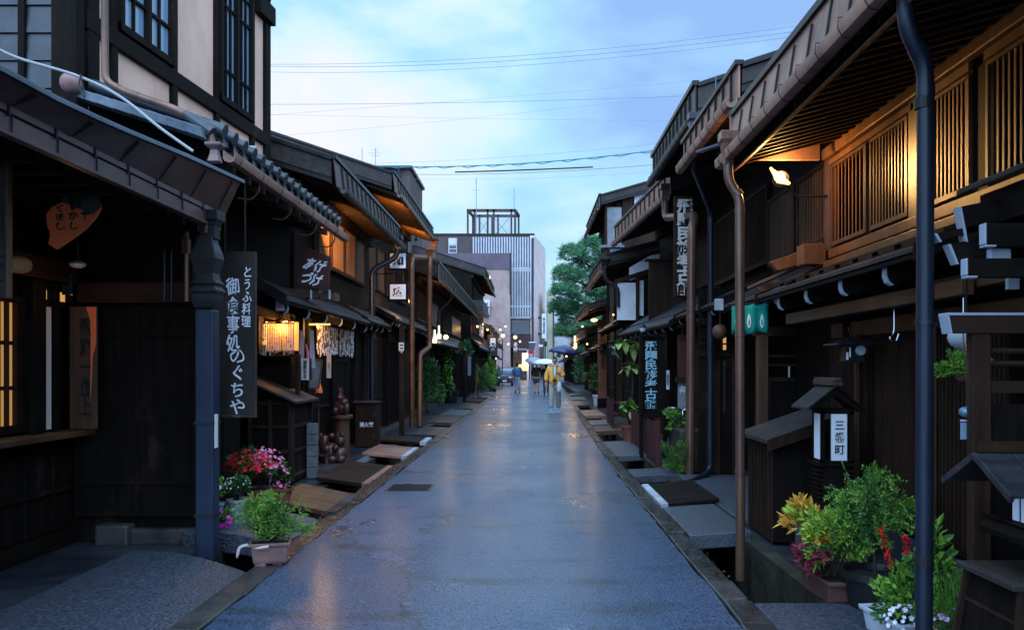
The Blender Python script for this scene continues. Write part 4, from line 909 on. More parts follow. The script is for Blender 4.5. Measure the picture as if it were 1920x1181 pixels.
# lit display and hanging charms
t = thing('shop_display', 'warm lit shop opening behind the hanging paper charms', 'shop display', (-3.4, 11.7, 1.7))
m_ = MB('lit_stall'); m_.box(-3.62, -3.17, 11.72, 11.75, 1.74, 2.13); m_.build('back_panel', t)
m_ = MB('wood_dark'); m_.box(-3.70, -3.64, 11.5, 11.72, 1.66, 2.22); m_.box(-3.66, -3.14, 11.5, 11.72, 1.66, 1.69); m_.box(-3.15, -3.11, 11.5, 11.62, .72, 1.68); m_.build('frame', t)
m_ = MB('bulb_warm')
for px, py in ((500, 606), (520, 604), (533, 605), (537, 604), (549, 606)): m_.ball(at(px, py, 11.65), .022, 8, 6)
m_.build('bulbs', t)
m_ = MB('lit_yellow'); a = at(497, 630, 11.6); m_.box(a[0]-.04, a[0]+.0, 11.6, 11.66, a[2]-.12, a[2]+.17); m_.build('tube_lamp', t); m_ = MB('lit_yellow'); m_.box(-3.16, -2.86, 12.25, 12.28, 2.115, 2.14); m_.build('tube_lamp', t)
t = thing('charm_rack', 'rows of white and red paper charms hanging over the lit opening', 'hanging charms', (-3.3, 11.4, 2.1))
m_ = MB('wood_dark'); m_.box(-3.56, -3.14, 11.40, 11.43, 2.09, 2.11); m_.build('rail', t)
m_ = MB('paper', 'orange_red', 'white_bright'); r_ = random.Random(3)
for i in range(14):
    x_ = -3.565+i*.031; z = 2.10; j = 0
    while z > 1.72: m_.m = r_.choice((0, 2, 2, 0, 1)) if z < 1.97 else 2; h_ = r_.uniform(.035, .07); m_.hexa([(x_+r_.uniform(-.004, .004), 11.40, z-h_), (x_+.022, 11.40, z-h_), (x_+.022, 11.405, z-h_), (x_, 11.405, z-h_), (x_+r_.uniform(-.003, .003), 11.40, z-.006), (x_+.022, 11.40, z), (x_+.022, 11.405, z), (x_, 11.405, z)]); z -= h_+.004
m_.build('charms', t)
t = thing('charm_rack', 'second bank of paper and straw charms hanging along the dark shopfront', 'hanging charms', (-3.15, 13.5, 2.1))
m_ = MB('wood_dark_long'); m_.box(-3.18, -3.15, 12.7, 15.4, 2.15, 2.18); m_.build('rail', t)
m_ = MB('paper', 'copper_orange', 'white_bright')
for i in range(42):
    y = 12.72+i*.064; z = 2.15
    if 22 <= i <= 23: continue
    while z > 1.74: m_.m = r_.choice((0, 2, 2, 1, 1)); h_ = r_.uniform(.035, .08); m_.box(-3.165, -3.158, y, y+.036, z-h_, z); z -= h_+.006
m_.build('charms', t)
t = thing('hanging_banner', 'white cloth strips with a pink figure hanging at the shop opening', 'banner', (-3.0, 12.0, 1.9))
m_ = MB('white_paint', 'petal_pink'); a = at(566, 620, 12.0)
m_.hexa([(a[0]-.05, 12, 1.52), (a[0]+.02, 12, 1.50), (a[0]+.02, 12.01, 1.50), (a[0]-.05, 12.01, 1.52), (a[0]-.02, 12, 2.03), (a[0]+.03, 12, 2.03), (a[0]+.03, 12.01, 2.03), (a[0]-.02, 12.01, 2.03)])
m_.hexa([(a[0]+.11, 12, 1.50), (a[0]+.19, 12, 1.50), (a[0]+.19, 12.01, 1.50), (a[0]+.11, 12.01, 1.50), (a[0]+.11, 12, 2.03), (a[0]+.16, 12, 2.03), (a[0]+.16, 12.01, 2.03), (a[0]+.11, 12.01, 2.03)])
m_.m = 1; m_.tube([(a[0]+.06, 11.99, 1.84), (a[0]+.09, 11.99, 1.70), (a[0]+.08, 11.99, 1.58)], [.008, .02, .012], 6); m_.build('strips', t)
t = thing('notice_plaque', 'white plaque with four black characters on the post of the charm shop', 'plaque', (-3.0, 11.9, 1.4))
m_ = MB('paper', 'ink'); a = at(572, 692, 11.9); m_.box(a[0]-.055, a[0]+.055, 11.90, 11.92, a[2]-.15, a[2]+.15); m_.m = 1; m_.box(a[0]+.055, a[0]+.085, 11.905, 11.93, a[2]-.15, a[2]+.15); m_.build('board', t); text('塩\n煎\n安\n全', .055, .25, (a[0], 11.898, a[2]), 'ink', t, bold=.02)
t = thing('framed_notice', 'grey framed notice leaning out on the dark wall of the charm shop', 'notice', (-3.0, 12.3, 1.3))
a = at(592, 700, 12.3); m_ = MB('concrete_pale', 'wood_brown'); m_.hexa([(a[0]-.10, 12.3, a[2]-.20), (a[0]+.04, 12.3, a[2]-.20), (a[0]+.04, 12.32, a[2]-.20), (a[0]-.10, 12.32, a[2]-.20), (a[0]-.06, 12.3, a[2]+.2), (a[0]+.09, 12.3, a[2]+.18), (a[0]+.09, 12.32, a[2]+.18), (a[0]-.06, 12.32, a[2]+.2)])
m_.m = 1; m_.beam((a[0]-.10, 12.295, a[2]-.21), (a[0]-.06, 12.295, a[2]+.21), .015, .02); m_.beam((a[0]+.045, 12.295, a[2]-.21), (a[0]+.095, 12.295, a[2]+.19), .015, .02); m_.beam((a[0]-.1, 12.293, a[2]-.21), (a[0]+.045, 12.293, a[2]-.21), .015, .02); m_.beam((a[0]-.06, 12.293, a[2]+.21), (a[0]+.095, 12.293, a[2]+.19), .015, .02); m_.build('panel', t)
t = thing('paper_strip_sign', 'long narrow white paper strip under the second bank of charms', 'sign', (-3.0, 13.6, 1.4)); a = at(616, 686, 13.4)
m_ = MB('plastic_white'); m_.box(a[0]-.03, a[0]+.04, 13.4, 13.41, a[2]-.19, a[2]+.20); m_.build('strip', t); text('手作', .03, .12, (a[0]+.005, 13.398, a[2]), 'ink', t)
t = thing('hanging_doll', 'orange cloth doll charm on a cord above a long wooden tassel', 'ornament', (-2.9, 12.8, 1.3)); a = at(598, 730, 12.6)
m_ = MB('orange_red'); m_.lathe([(.005, .12), (.03, .09), (.025, .03), (.05, -.05), (.055, -.10), (.02, -.10)], (a[0], 12.6, a[2]+.05), 8); m_.ball((a[0], 12.6, a[2]+.20), .025); m_.build('doll', t)
m_ = MB('copper_orange'); m_.tube([(a[0], 12.6, a[2]+.22), (a[0], 12.6, a[2]+.75)], .004, 5); m_.tube([(a[0], 12.6, a[2]-.05), (a[0]-.004, 12.6, a[2]-.30)], .006, 5); m_.tube([(a[0]-.004, 12.6, a[2]-.30), (a[0]-.006, 12.6, a[2]-.74)], [.014, .022], 8); m_.build('tassel', t)
# dark cabinet with sloping lid
t = thing('sloping_lid_cabinet', 'black panelled outdoor cabinet with a sloping lid behind the red flowers', 'cabinet', (-3.3, 11.3, 0))
m_ = MB('wood_black', 'wood_dark'); m_.box(-3.62, -3.06, 11.0, 12.0, .02, 1.10); m_.m = 1
for z in (.08, .40, .72, 1.02): m_.box(-3.62, -3.05, 10.985, 11.0, z, z+.045); m_.box(-3.062, -3.045, 11.0, 12.0, z, z+.045)
for x_ in (-3.62, -3.36, -3.10): m_.box(x_, x_+.05, 10.978, 11.0, .03, 1.09)
m_.box(-3.06, -3.04, 11.0, 11.06, .03, 1.09); m_.box(-3.06, -3.04, 11.94, 12.0, .03, 1.09)
m_.build('body', t, bevel=.004)
m_ = MB('wood_weathered'); m_.hexa([(-2.98, 10.9, 1.04), (-2.98, 12.1, 1.04), (-3.75, 12.1, 1.38), (-3.75, 10.9, 1.38), (-2.98, 10.9, 1.075), (-2.98, 12.1, 1.075), (-3.75, 12.1, 1.415), (-3.75, 10.9, 1.415)]); m_.build('lid', t, bevel=.006)
m_ = MB('concrete_pale'); 
for i in range(5): m_.box(-3.03, -2.90, 11.62, 11.75, i*.15, i*.15+.143)
tag(m_.build('block_pillar', bevel=.006), 'short grey pillar of stacked blocks beside the black cabinet', 'pillar')
# small fire box and clay figures
t = thing('extinguisher_box', 'brown wooden fire extinguisher box with white characters behind the clay owl', 'box', (-2.95, 15.2, 0))
m_ = MB('wood_dark'); m_.box(-3.18, -2.78, 15.6, 15.95, .06, .86); m_.build('body', t, bevel=.008); m_ = MB('wood_weathered'); m_.box(-3.22, -2.76, 15.55, 15.98, .862, .89); m_.build('lid', t); text('消火器', .26, .09, (-2.97, 15.597, .47), 'white_bright', t, bold=.02)
m_ = MB('steel'); m_.box(-2.84, -2.82, 15.58, 15.598, .62, .72); m_.box(-2.84, -2.82, 15.58, 15.598, .2, .28); m_.build('hinge', t)
t = thing('clay_statue', 'reddish clay figure with a tall head sitting on a wooden stump', 'statue', (-2.9, 13.9, .75))
bx_ = at(638, 800, 13.9)
m_ = MB('bronze_red'); x_ = bx_[0]; m_.ball((x_+.02, 13.9, .86), (.13, .11, .13), 14, 10); m_.ball((x_+.07, 13.85, .94), (.075, .07, .07)); m_.lathe([(.045, 0), (.075, .08), (.05, .14), (.055, .19), (.045, .23), (.01, .25)], (x_, 13.9, .94), 14)
m_.ball((x_+.12, 13.82, .84), (.05, .05, .09)); m_.ball((x_-.06, 13.82, .80), (.06, .06, .08)); m_.build('figure', t, smooth=True)
t = thing('wooden_stump', 'orange brown wooden stump pedestal under the clay figure', 'pedestal', (x_, 13.95, 0))
m_ = MB('wood_brown'); m_.lathe([(.15, -.02), (.13, .1), (.12, .5), (.125, .62)], (x_+.02, 13.95, .06), 10); m_.build('trunk', t, smooth=True); m_ = MB('wood_brown_long'); m_.lathe([(.17, 0), (.175, .02), (.17, .05), (.155, .06)], (x_+.02, 13.95, .68), 14); m_.build('top', t, smooth=True)
t = thing('clay_statue', 'group of huddled mauve clay animals at the foot of the stump', 'statue', (-3.1, 13.1, 0)); bx_ = at(622, 870, 13.2); x_ = bx_[0]
m_ = MB('bronze_red')
for dx, dy, z, a, b_, c_ in ((-.02, 0, .16, .15, .13, .16), (.12, -.03, .13, .13, .11, .13), (-.12, .02, .30, .09, .08, .14), (.13, .0, .33, .08, .07, .09), (.02, -.1, .07, .10, .08, .07), (.16, -.1, .07, .08, .08, .07), (-.1, -.08, .08, .08, .07, .08), (.0, -.02, .42, .055, .05, .05), (.16, 0, .42, .03, .03, .06), (.09, 0, .42, .02, .02, .06), (-.17, .02, .42, .03, .03, .05), (-.06, -.08, .22, .07, .06, .07), (.08, -.1, .24, .06, .06, .06)):
    m_.ball((x_+dx, 13.2+dy, z+.03), (a, b_, c_), 14, 9)
m_.build('figures', t, smooth=True)
t = thing('small_bench', 'tiny wooden bench at the left of the huddled clay animals', 'bench', (-3.3, 13.0, 0)); x_ = at(597, 870, 13.0)[0]
m_ = MB('wood_amber'); m_.box(x_-.05, x_-.02, 12.95, 13.0, .0, .30); m_.box(x_+.12, x_+.15, 12.95, 13.0, .0, .16); m_.box(x_-.05, x_-.02, 13.1, 13.14, 0, .30); m_.box(x_+.12, x_+.15, 13.1, 13.14, .0, .16); m_.build('leg', t)
m_ = MB('wood_weathered'); 
for i in range(4): m_.box(x_-.04+i*.05, x_+i*.05, 12.94, 13.15, .16, .18)
m_.build('seat', t)
m_ = MB('concrete_wet'); m_.hexa([(-2.62, 12.4, -.01), (-2.62, 16.2, -.01), (-3.3, 16.2, -.01), (-3.3, 12.4, -.01), (-2.70, 12.45, .05), (-2.70, 16.2, .05), (-3.3, 16.2, .05), (-3.3, 12.45, .05)]); struct(m_.build('pavement', bevel=.01))

# --- tall gabled house, lit under its eave
L4 = house('tall gabled house on the left with orange lamplight under its upper eave', -1, 18.4, 25.4, 2.85, 5.25, .42, 3.55, 3.5, hx=2.9, hz=2.55, D=7.5, sl=.33, fm='copper_dark', gm='copper_orange', lean=-.05, seam=.4, hb=2.9,
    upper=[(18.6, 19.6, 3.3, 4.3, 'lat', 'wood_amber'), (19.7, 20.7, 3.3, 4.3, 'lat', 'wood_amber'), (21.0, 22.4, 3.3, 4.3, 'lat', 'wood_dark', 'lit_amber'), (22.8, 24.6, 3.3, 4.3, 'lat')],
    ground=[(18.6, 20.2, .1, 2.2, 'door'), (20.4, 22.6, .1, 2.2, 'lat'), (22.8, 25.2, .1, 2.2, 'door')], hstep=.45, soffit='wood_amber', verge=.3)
pipe(L4, [(-2.75, 24.8, 5.05), (-2.78, 24.8, 4.7), (-3.0, 21.9, 4.36), (-2.88, 20.9, 4.1), (-2.84, 20.7, .08)], .07, 'copper_orange', hop=.13, clips=(3.2, 2.0, 1.0))
pipe(L4, [(-2.60, 22.4, 4.42), (-2.60, 22.3, 4.2), (-2.60, 22.3, 2.05), (-2.72, 21.3, 1.85), (-2.68, 20.9, .06)], .065, 'copper_orange', hop=.12, clips=(3.4, 1.2))
for i, (ch, z, l_) in enumerate((('加', 1.5+.198*17.9/1, 'upper white square lantern sign with one black character'), ('広', 3.15, 'lower white square lantern sign with a brushed black character'))):
    a = at(746, 489 if i == 0 else 547, 17.95)
    t = thing('square_lantern_sign', l_, 'sign', (a[0], 17.95, a[2]), 'square lantern signs on the gabled house')
    m_ = MB('wood_black'); m_.box(a[0]-.20, a[0]+.20, 17.96, 18.14, a[2]-.19, a[2]+.19); m_.build('frame', t, bevel=.006)
    m_ = MB('lantern_white'); m_.box(a[0]-.165, a[0]+.165, 17.945, 17.962, a[2]-.155, a[2]+.155); m_.build('panel', t); text(ch, .22, .20, (a[0], 17.943, a[2]), 'ink', t, bold=.03, wob=.05)
    m_ = MB('metal_dark'); m_.tube([(a[0]-.1, 18.05, a[2]+.19), (a[0]-.1, 18.05, a[2]+.40)], .012, 6); m_.tube([(a[0]+.1, 18.05, a[2]+.19), (a[0]+.1, 18.05, a[2]+.40)], .012, 6)
    m_.beam((a[0], 18.05, a[2]+.40), (a[0]-.7, 18.3, a[2]+.40), .02, .02); m_.build('hanging_rod', t)
for (px, py, Y, w_, h_, l_) in ((390, 0, 0, 0, 0, 0),): pass
t = thing('gate_sign', 'small white plate with a dot and dark marks on a gate post', 'plate', (-3.3, 19.0, 1.4)); a = at(752, 650, 18.2)
m_ = MB('paper'); m_.box(a[0]-.05, a[0]+.06, 18.2, 18.22, a[2]-.09, a[2]+.09); m_.ball((a[0]+.01, 18.2, a[2]-.12), .02, 8, 6); m_.build('plate', t); m_ = MB('ink'); m_.box(a[0]-.02, a[0]+.04, 18.195, 18.2, a[2]+.02, a[2]+.05); m_.box(a[0]-.02, a[0]+.04, 18.195, 18.2, a[2]-.05, a[2]-.02); m_.build('marks', t)
t = thing('gate_post', 'weathered timber gate post with the small white plate', 'post', (-3.0, 18.3, 0)); m_ = MB('wood_dark'); m_.box(-2.78, -2.68, 18.25, 18.35, 0, 2.4); m_.build('post', t)

# --- houses further up the left side
L5 = house('low eaved house with long fascia beyond the two brown downpipes', -1, 25.6, 44, 2.72, 4.15, .52, 3.5, 3.9, hx=3.05, hz=2.35, D=6, fm='copper_dark', gm='copper_dark', hb=2.8, k=.0, seam=.45, step=.45,
    upper=[(26.5, 29, 3.0, 3.9, 'lat'), (29.5, 33, 3.0, 3.9, 'pan', 'wood_red'), (34, 38, 3.0, 3.9, 'lat'), (38.4, 43.6, 3.0, 3.9, 'pan', 'copper_orange')],
    ground=[(26, 28.5, .1, 2.1, 'door'), (29, 32, .1, 2.1, 'lat', 'wood_black', 'lit_dim'), (32.4, 35, .1, 2.1, 'door'), (35.4, 38.3, .1, 2.1, 'lat'), (38.6, 43.6, .1, 2.1, 'door')], hstep=.7)
pipe(L5, [(-2.75, 30.5, 4.1), (-2.9, 30.5, 3.8), (-3.2, 30.4, 3.6), (-3.25, 30.4, 2.5)], .06, 'pipe_slate', hop=.12)
L6 = house('tall narrow house far up the left with a grey balcony and roof corner lamp', -1, 45, 57, 2.35, 6.3, .5, 3.0, 3.2, hx=2.6, hz=2.6, D=6, fm='copper_dark', hb=3.0, seam=.6, step=.8,
    upper=[(46, 50, 3.4, 4.2, 'lat'), (51, 56, 3.4, 4.2, 'pan', 'siding_grey'), (46, 56, 4.9, 5.9, 'lat')], ground=[(45.3, 50, .1, 2.1, 'lat', 'wood_black', 'lit_dim'), (50.4, 56.6, .1, 2.1, 'door')], hstep=.8)
m_ = MB('siding_grey', 'metal_dark'); m_.box(-3.0, -2.45, 45.2, 51, 4.5, 4.58); m_.m = 1; m_.box(-2.47, -2.42, 45.2, 51, 4.5, 5.1); m_.box(-3.0, -2.42, 45.15, 45.2, 4.5, 5.1); m_.build('balcony', L6)
L7 = house('far left house with red roof boards above amber shop lights', -1, 57.5, 74, 2.6, 3.9, .5, 3.2, 3.4, hx=2.6, hz=2.5, D=6, fm='copper_orange', hb=2.8, seam=.8, step=1,
    upper=[(58, 73, 3.0, 3.6, 'lat', 'wood_amber', 'lit_amber')], ground=[(58, 65, .1, 2.2, 'lat', 'wood_dark', 'lit_shop'), (65.4, 73.6, .1, 2.2, 'lat', 'wood_dark', 'lit_amber')], hstep=1)
L8 = house('last left house before the crossing, dark with a lit porch', -1, 75, 97, 3.0, 3.6, .4, 3.7, 3.8, hx=3.0, hz=2.5, D=5, fm='copper_dark', hb=2.8, seam=.8, step=1,
    ground=[(76, 95, .1, 2.2, 'lat', 'wood_dark', 'lit_amber')], hstep=1)
# ================================================================== RIGHT SIDE
# --- R1: lamp lit latticed house with long copper gutter
t = thing('lamp_lit_house', 'near right house with lamp lit upper lattices under a long copper gutter', 'house', (2.9, 7, 0)); R1 = t
b = MB('wood_dark'); b.box(2.86, 8, -6, 8.05, 2.3, 4.0); b.build('upper_wall', t)
b = MB('wood_black'); b.box(2.98, 8, -6, 8.25, 0, 2.4); b.build('wall', t)
r = MB('metal_dark', 'wood_dark_cross'); r.prism([(1.87, 3.42), (1.87, 3.79), (6, 5.3), (6, 4.6)], 'y', -6, 7.62); r.build('roof', t)
f = MB('copper_brown', 'seam_black', 'metal_dark')
f.prism([(1.765, 3.34), (1.83, 3.77), (1.85, 3.77), (1.80, 3.34)], 'y', -6, 7.66); f.box(1.80, 2.6, 7.63, 7.66, 3.36, 3.78)
f.m = 1; y = 3.3
while y < 7.6: f.prism([(1.757, 3.38), (1.805, 3.70), (1.822, 3.70), (1.775, 3.38)], 'y', y, y+.016); y += .36
f.m = 2; f.prism([(1.80, 3.75), (1.80, 3.80), (1.93, 3.845), (1.93, 3.77)], 'y', -6, 7.70); f.build('fascia', t)
gutter(1, t, 1.75, 3.36, -1, 7.62, 'copper_brown', step=.36, scale=.72)
m_ = MB('wood_amber'); m_.prism([(1.79, 3.235), (1.80, 3.225), (1.93, 3.325), (1.92, 3.34)], 'y', .5, 7.6); m_.build('soffit_board', t)
m_ = MB('wood_dark_cross'); y = .5
while y < 7.6: m_.hexa([(1.80, y, 3.27), (2.86, y, 3.55), (2.86, y+.04, 3.55), (1.80, y+.04, 3.27), (1.80, y, 3.33), (2.86, y, 3.61), (2.86, y+.04, 3.61), (1.80, y+.04, 3.33)]); y += .155
m_.build('soffit_slats', t); m_ = MB('wood_dark_cross'); m_.prism([(1.80, 3.335), (2.86, 3.615), (2.86, 3.64), (1.80, 3.36)], 'y', -6, 7.6); m_.build('soffit', t)
m_ = MB('wood_amber'); m_.box(2.74, 2.86, .5, 8.0, 3.44, 3.54); m_.build('beam', t, bevel=.01)
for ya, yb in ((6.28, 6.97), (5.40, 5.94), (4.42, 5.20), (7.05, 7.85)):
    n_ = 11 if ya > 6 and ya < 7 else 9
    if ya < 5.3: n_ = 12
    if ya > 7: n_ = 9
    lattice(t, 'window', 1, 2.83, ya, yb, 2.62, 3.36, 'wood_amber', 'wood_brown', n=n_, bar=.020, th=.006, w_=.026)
m_ = MB('wood_black'); m_.box(2.80, 2.9, 5.20, 5.39, 2.5, 3.5); m_.build('post', t, bevel=.006)
for ya, yb in ((5.95, 6.05), (6.98, 7.04)): m_ = MB('wood_black'); m_.box(2.80, 2.9, ya, yb, 2.5, 3.5); m_.build('post', t, bevel=.006)
m_ = MB('wood_brown'); m_.box(2.78, 2.9, 6.08, 6.26, 2.5, 3.46); m_.build('post', t, bevel=.006)
m_ = MB('wood_brown'); m_.box(2.78, 2.86, 7.88, 8.04, 2.4, 3.5); m_.build('post', t, bevel=.006)
m_ = MB('wood_amber'); m_.box(2.74, 2.86, 4.0, 7.9, 2.50, 2.58); m_.box(2.66, 2.86, 4.0, 7.9, 2.40, 2.46); m_.build('window_sill', t, bevel=.006)
m_ = MB('wood_amber'); m_.box(2.77, 2.84, 4.0, 5.2, 3.37, 3.43); m_.box(2.77, 2.84, 5.38, 6.0, 3.37, 3.43); m_.box(2.77, 2.84, 6.2, 7.9, 3.37, 3.42); m_.build('lintel', t)
# lower roof with holed edge board
lo = lower_roof(t, 1, 4.9, 8.3, 2.22, 2.17, 2.84, 2.38, step=.78, off=.55, rh=.12, rw_=.05)
lo.data.materials[0] = M('wood_weathered')
m_ = MB('wood_dark_long', 'void'); m_.box(2.38, 2.41, 4.9, 8.2, 2.262, 2.31); m_.m = 1
y = 5.1
while y < 8.1: m_.box(2.375, 2.381, y, y+.09, 2.272, 2.295); y += .36
m_.build('edge_board', lo)
m_ = MB('wood_brown_long'); m_.box(2.48, 2.56, 4.9, 8.25, 1.92, 2.02); m_.box(2.90, 2.96, 4.9, 8.2, 1.78, 1.92); m_.build('beam', t, bevel=.008)
# curved board and square box by its end
m_ = MB('wood_amber'); P_ = [(1565, 447), (1522, 458), (1482, 478), (1442, 488+3), (1458, 508), (1500, 496), (1545, 480), (1590, 462), (1590, 442)]
m_.prism([(at(x_, y_, 8.32)[0], at(x_, y_, 8.32)[2]) for x_, y_ in P_], 'y', 8.30, 8.40); m_.build('curved_board', t, bevel=.006)
m_ = MB('wood_amber'); a = at(1520, 480, 7.9); m_.box(a[0]-.10, a[0]+.11, 7.8, 8.0, a[2]-.09, a[2]+.10); m_.build('box', t, bevel=.008)
m_ = MB('wood_brown_long'); a = at(1403, 540, 8.8); b_ = at(1495, 500, 8.4); m_.beam((a[0], 8.8, a[2]), (b_[0], 8.4, b_[2]), .05, .03); m_.prism([(a[0]+.05, a[2]-.01), (a[0]+.2, a[2]-.12), (a[0]+.3, a[2]+.1)], 'y', 8.7, 8.74); m_.build('bracket', t)
# ground floor lattice
for i in range(3):
    lattice(t, 'lattice_screen', 1, 2.92, 5.1+i*1.05, 6.13+i*1.05, .25, 1.78, 'wood_dark', 'wood_black', n=17, bar=.02, rails=(.28, .56, .84))
m_ = MB('concrete_wet'); m_.box(2.86, 3.0, 4, 8.3, -.01, .22); m_.build('sill_stone', t, bevel=.01)
for y in (6.0, 7.4): m_ = MB('wood_brown'); m_.box(2.83, 2.865, y, y+.03, .1, 1.8); m_.build('trim_strip', t)
# big slate near pipe with copper hopper, and far brown pipe
tp = thing('downpipe', 'thick slate blue downpipe close by on the right rising past the lit lattices', 'downpipe', (1.92, 4.1, 0))
pipe(tp, [(1.80, 4.08, 3.42), (1.80, 4.08, 3.12), (1.915, 4.12, 2.96), (1.905, 4.12, -.3)], .040, 'pipe_slate', hop=.105, clips=(1.72,), name='pipe', n=20, hop_h=.34)
for z in (2.75, .55): m_ = MB('metal_dark'); m_.tube([(1.907, 4.12, z), (1.907, 4.12, z+.05)], .0435, 18); m_.build('joint_band', tp)

tp = thing('downpipe', 'tall bronze downpipe with a funnel hopper catching the lamplight', 'downpipe', (1.79, 7.25, 0))
pipe(tp, [(1.70, 7.28, 3.27), (1.70, 7.28, 3.08), (1.79, 7.25, 2.96), (1.795, 7.25, -.3)], .040, 'pipe_brown', hop=.075, clips=(1.78, .62), name='pipe', n=18, hop_h=.26)
m_ = MB('flashing_pale'); a = at(1310, 285, 7.8); b_ = at(1350, 272, 7.5); m_.beam(a, b_, .06, .02); m_.build('pale_bracket', tp)
# flood lamp
t = thing('eave_flood_lamp', 'glaring amber flood lamp under the eave of the near right house', 'lamp', (2.3, 7.8, 3.25)); c_ = at(1462, 332, 7.7)
m_ = MB('bulb_hot'); m_.ball(c_, (.05, .05, .045), 14, 10); m_.build('bulb', t, smooth=True); m_ = MB('lit_yellow'); m_.prism([(c_[0]-.09, c_[2]+.085), (c_[0]-.075, c_[2]+.09), (c_[0]+.10, c_[2]-.05), (c_[0]+.09, c_[2]-.07), (c_[0]-.02, c_[2]-.05)], 'y', c_[1]+.0, c_[1]+.03); m_.build('reflector', t, bevel=.006)
m_ = MB('metal_dark'); m_.tube([(c_[0]+.03, c_[1]+.08, c_[2]+.0), (c_[0]+.05, c_[1]+.14, c_[2]+.02)], [.075, .05], 14); m_.tube([(c_[0]+.05, c_[1]+.14, c_[2]), (2.5, 7.95, 3.1), (2.84, 7.95, 3.1)], .012, 8); m_.build('housing', t, smooth=True)
lamp((c_[0]-.02, c_[1]-.12, c_[2]+.0), 28, (1, .52, .15), .05)
lamp((c_[0]-.02, c_[1]-.16, c_[2]+.0), 190, (1, .54, .17), .05, spot=38, target=(2.83, 5.45, 2.9), blend=1)

# forecourt back wall and gate behind the bronze pipe
t = thing('yard_gate', 'dark panelled gate with two slatted rails behind the bronze downpipe', 'gate', (3.0, 9.6, 0))
facing_panel(t, 'gate_leaf', 2.64, 3.35, 9.5, .08, 1.40, 'wood_black', 'wood_dark', cols=2, rails=(.5,))
m_ = MB('wood_dark_cross'); m_.box(2.5, 3.5, 9.46, 9.54, 1.86, 1.96); m_.box(2.66, 3.4, 9.48, 9.5, 1.62, 1.65); m_.box(2.66, 3.4, 9.48, 9.5, 1.52, 1.55); m_.build('rail', t)
m_ = MB('wood_brown'); m_.box(2.54, 2.65, 9.45, 9.57, 0, 1.86); m_.build('post', t, bevel=.006); m_ = MB('wood_black'); m_.box(2.62, 3.5, 9.7, 9.75, 0, 2.3); m_.build('boarding', t)
m_ = MB('paper'); m_.box(2.87, 2.885, 9.44, 9.45, 1.40, 1.52); m_.build('tag', t)
t = thing('yard_back_wall', 'tall dark boarded wall with an amber barred opening at the back of the paved yard', 'wall', (2.7, 11.6, 0))
m_ = MB('wood_black', 'wood_dark'); m_.box(2.34, 3.6, 11.72, 11.8, 0, 2.6)
for i in range(9): m_.m = i % 2; m_.box(2.34+i*.145, 2.34+i*.145+.135, 11.68+.006*(i % 2), 11.72, .06, 1.66)
m_.build('boarding', t); m_ = MB('wood_black_cross'); m_.box(2.3, 3.6, 11.64, 11.7, 1.66, 1.74); m_.box(2.3, 3.6, 11.64, 11.7, 2.08, 2.18)
for z in (1.82, 1.92): m_.box(2.34, 3.5, 11.66, 11.68, z, z+.022)
m_.build('rail', t); m_ = MB('lit_amber'); m_.box(2.46, 2.50, 11.69, 11.71, 1.75, 2.05); m_.box(2.66, 2.70, 11.69, 11.71, 1.75, 2.05); m_.box(2.46, 2.70, 11.69, 11.71, 2.00, 2.05); m_.build('lit_opening', t)
m_ = MB('wood_weathered'); m_.box(2.66, 2.68, 11.66, 11.68, .9, 1.6); m_.build('batten', t)
m_ = MB('granite_smooth'); m_.box(2.02, 3.4, 8.2, 11.66, -.01, .05); struct(m_.build('pavement', bevel=.01))
m_ = MB('concrete_pale'); m_.sq([(.05, 0), (.045, .16)], (2.48, 9.42, .04)); m_.sq([(.055, 0), (.04, .12)], (2.62, 9.2, .04)); t = tag(m_.build('foundation_stone', bevel=.006), 'pale foundation stone at the foot of the gate post', 'stone')

# --- R2, R3, R4 ...
R2 = house('second right house with brown fascia just beyond the flood lamp', 1, 7.7, 10.35, 1.90, 3.95, .30, 2.9, 2.95, hx=2.35, hz=2.22, D=5, fm='copper_brown', hb=2.5, seam=.33, step=.33, group='wooden town houses on the right',
    upper=[(8.2, 9.1, 2.7, 3.5, 'lat', 'wood_brown'), (9.2, 10.2, 2.7, 3.5, 'lat', 'wood_brown')], grd=0, hstep=.4, verge=.02)
R3 = house('third right house with a high grey metal fascia', 1, 10.4, 13.8, 2.02, 4.52, .42, 3.0, 3.0, hx=2.35, hz=2.3, D=5, fm='metal_dark', hb=2.6, seam=.3, step=.3, group='wooden town houses on the right',
    upper=[(10.6, 12, 2.8, 3.8, 'lat'), (12.2, 13.6, 2.8, 3.8, 'lat')], verge=.1)
pipe(R2, [(1.97, 10.2, 4.3), (1.97, 10.2, 3.9), (2.43, 11.4, 3.6), (2.44, 11.5, .12), (2.30, 11.3, .06), (2.02, 10.9, .03)], .042, 'pipe_slate', hop=.07, clips=(2.5, 1.1), n=14)
m_ = MB('siding_grey'); m_.tube([(1.93, 10.30, 4.1), (1.93, 10.30, 4.22)], .03, 8); m_.build('insulator', R2)
R4 = house('museum house on the right with a long brown fascia and vertical carved sign', 1, 13.9, 19.2, 2.28, 4.32, .36, 3.2, 3.1, hx=2.3, hz=2.22, D=6, fm='copper_brown', gm='copper_brown', k=-.06, hb=2.75, seam=.42, step=.3, hroof='wood_grey_top', group='wooden town houses on the right', verge=.15,
    upper=[(14.2, 16, 2.95, 3.9, 'pan'), (16.2, 19, 2.95, 3.9, 'lat')], ground=[(14.1, 15.6, .1, 2.1, 'pan', 'wood_red'), (15.8, 17.4, .1, 2.1, 'lat'), (17.5, 19, .1, 2.1, 'door', 'wood_red')], hstep=.62, wall='wood_dark')
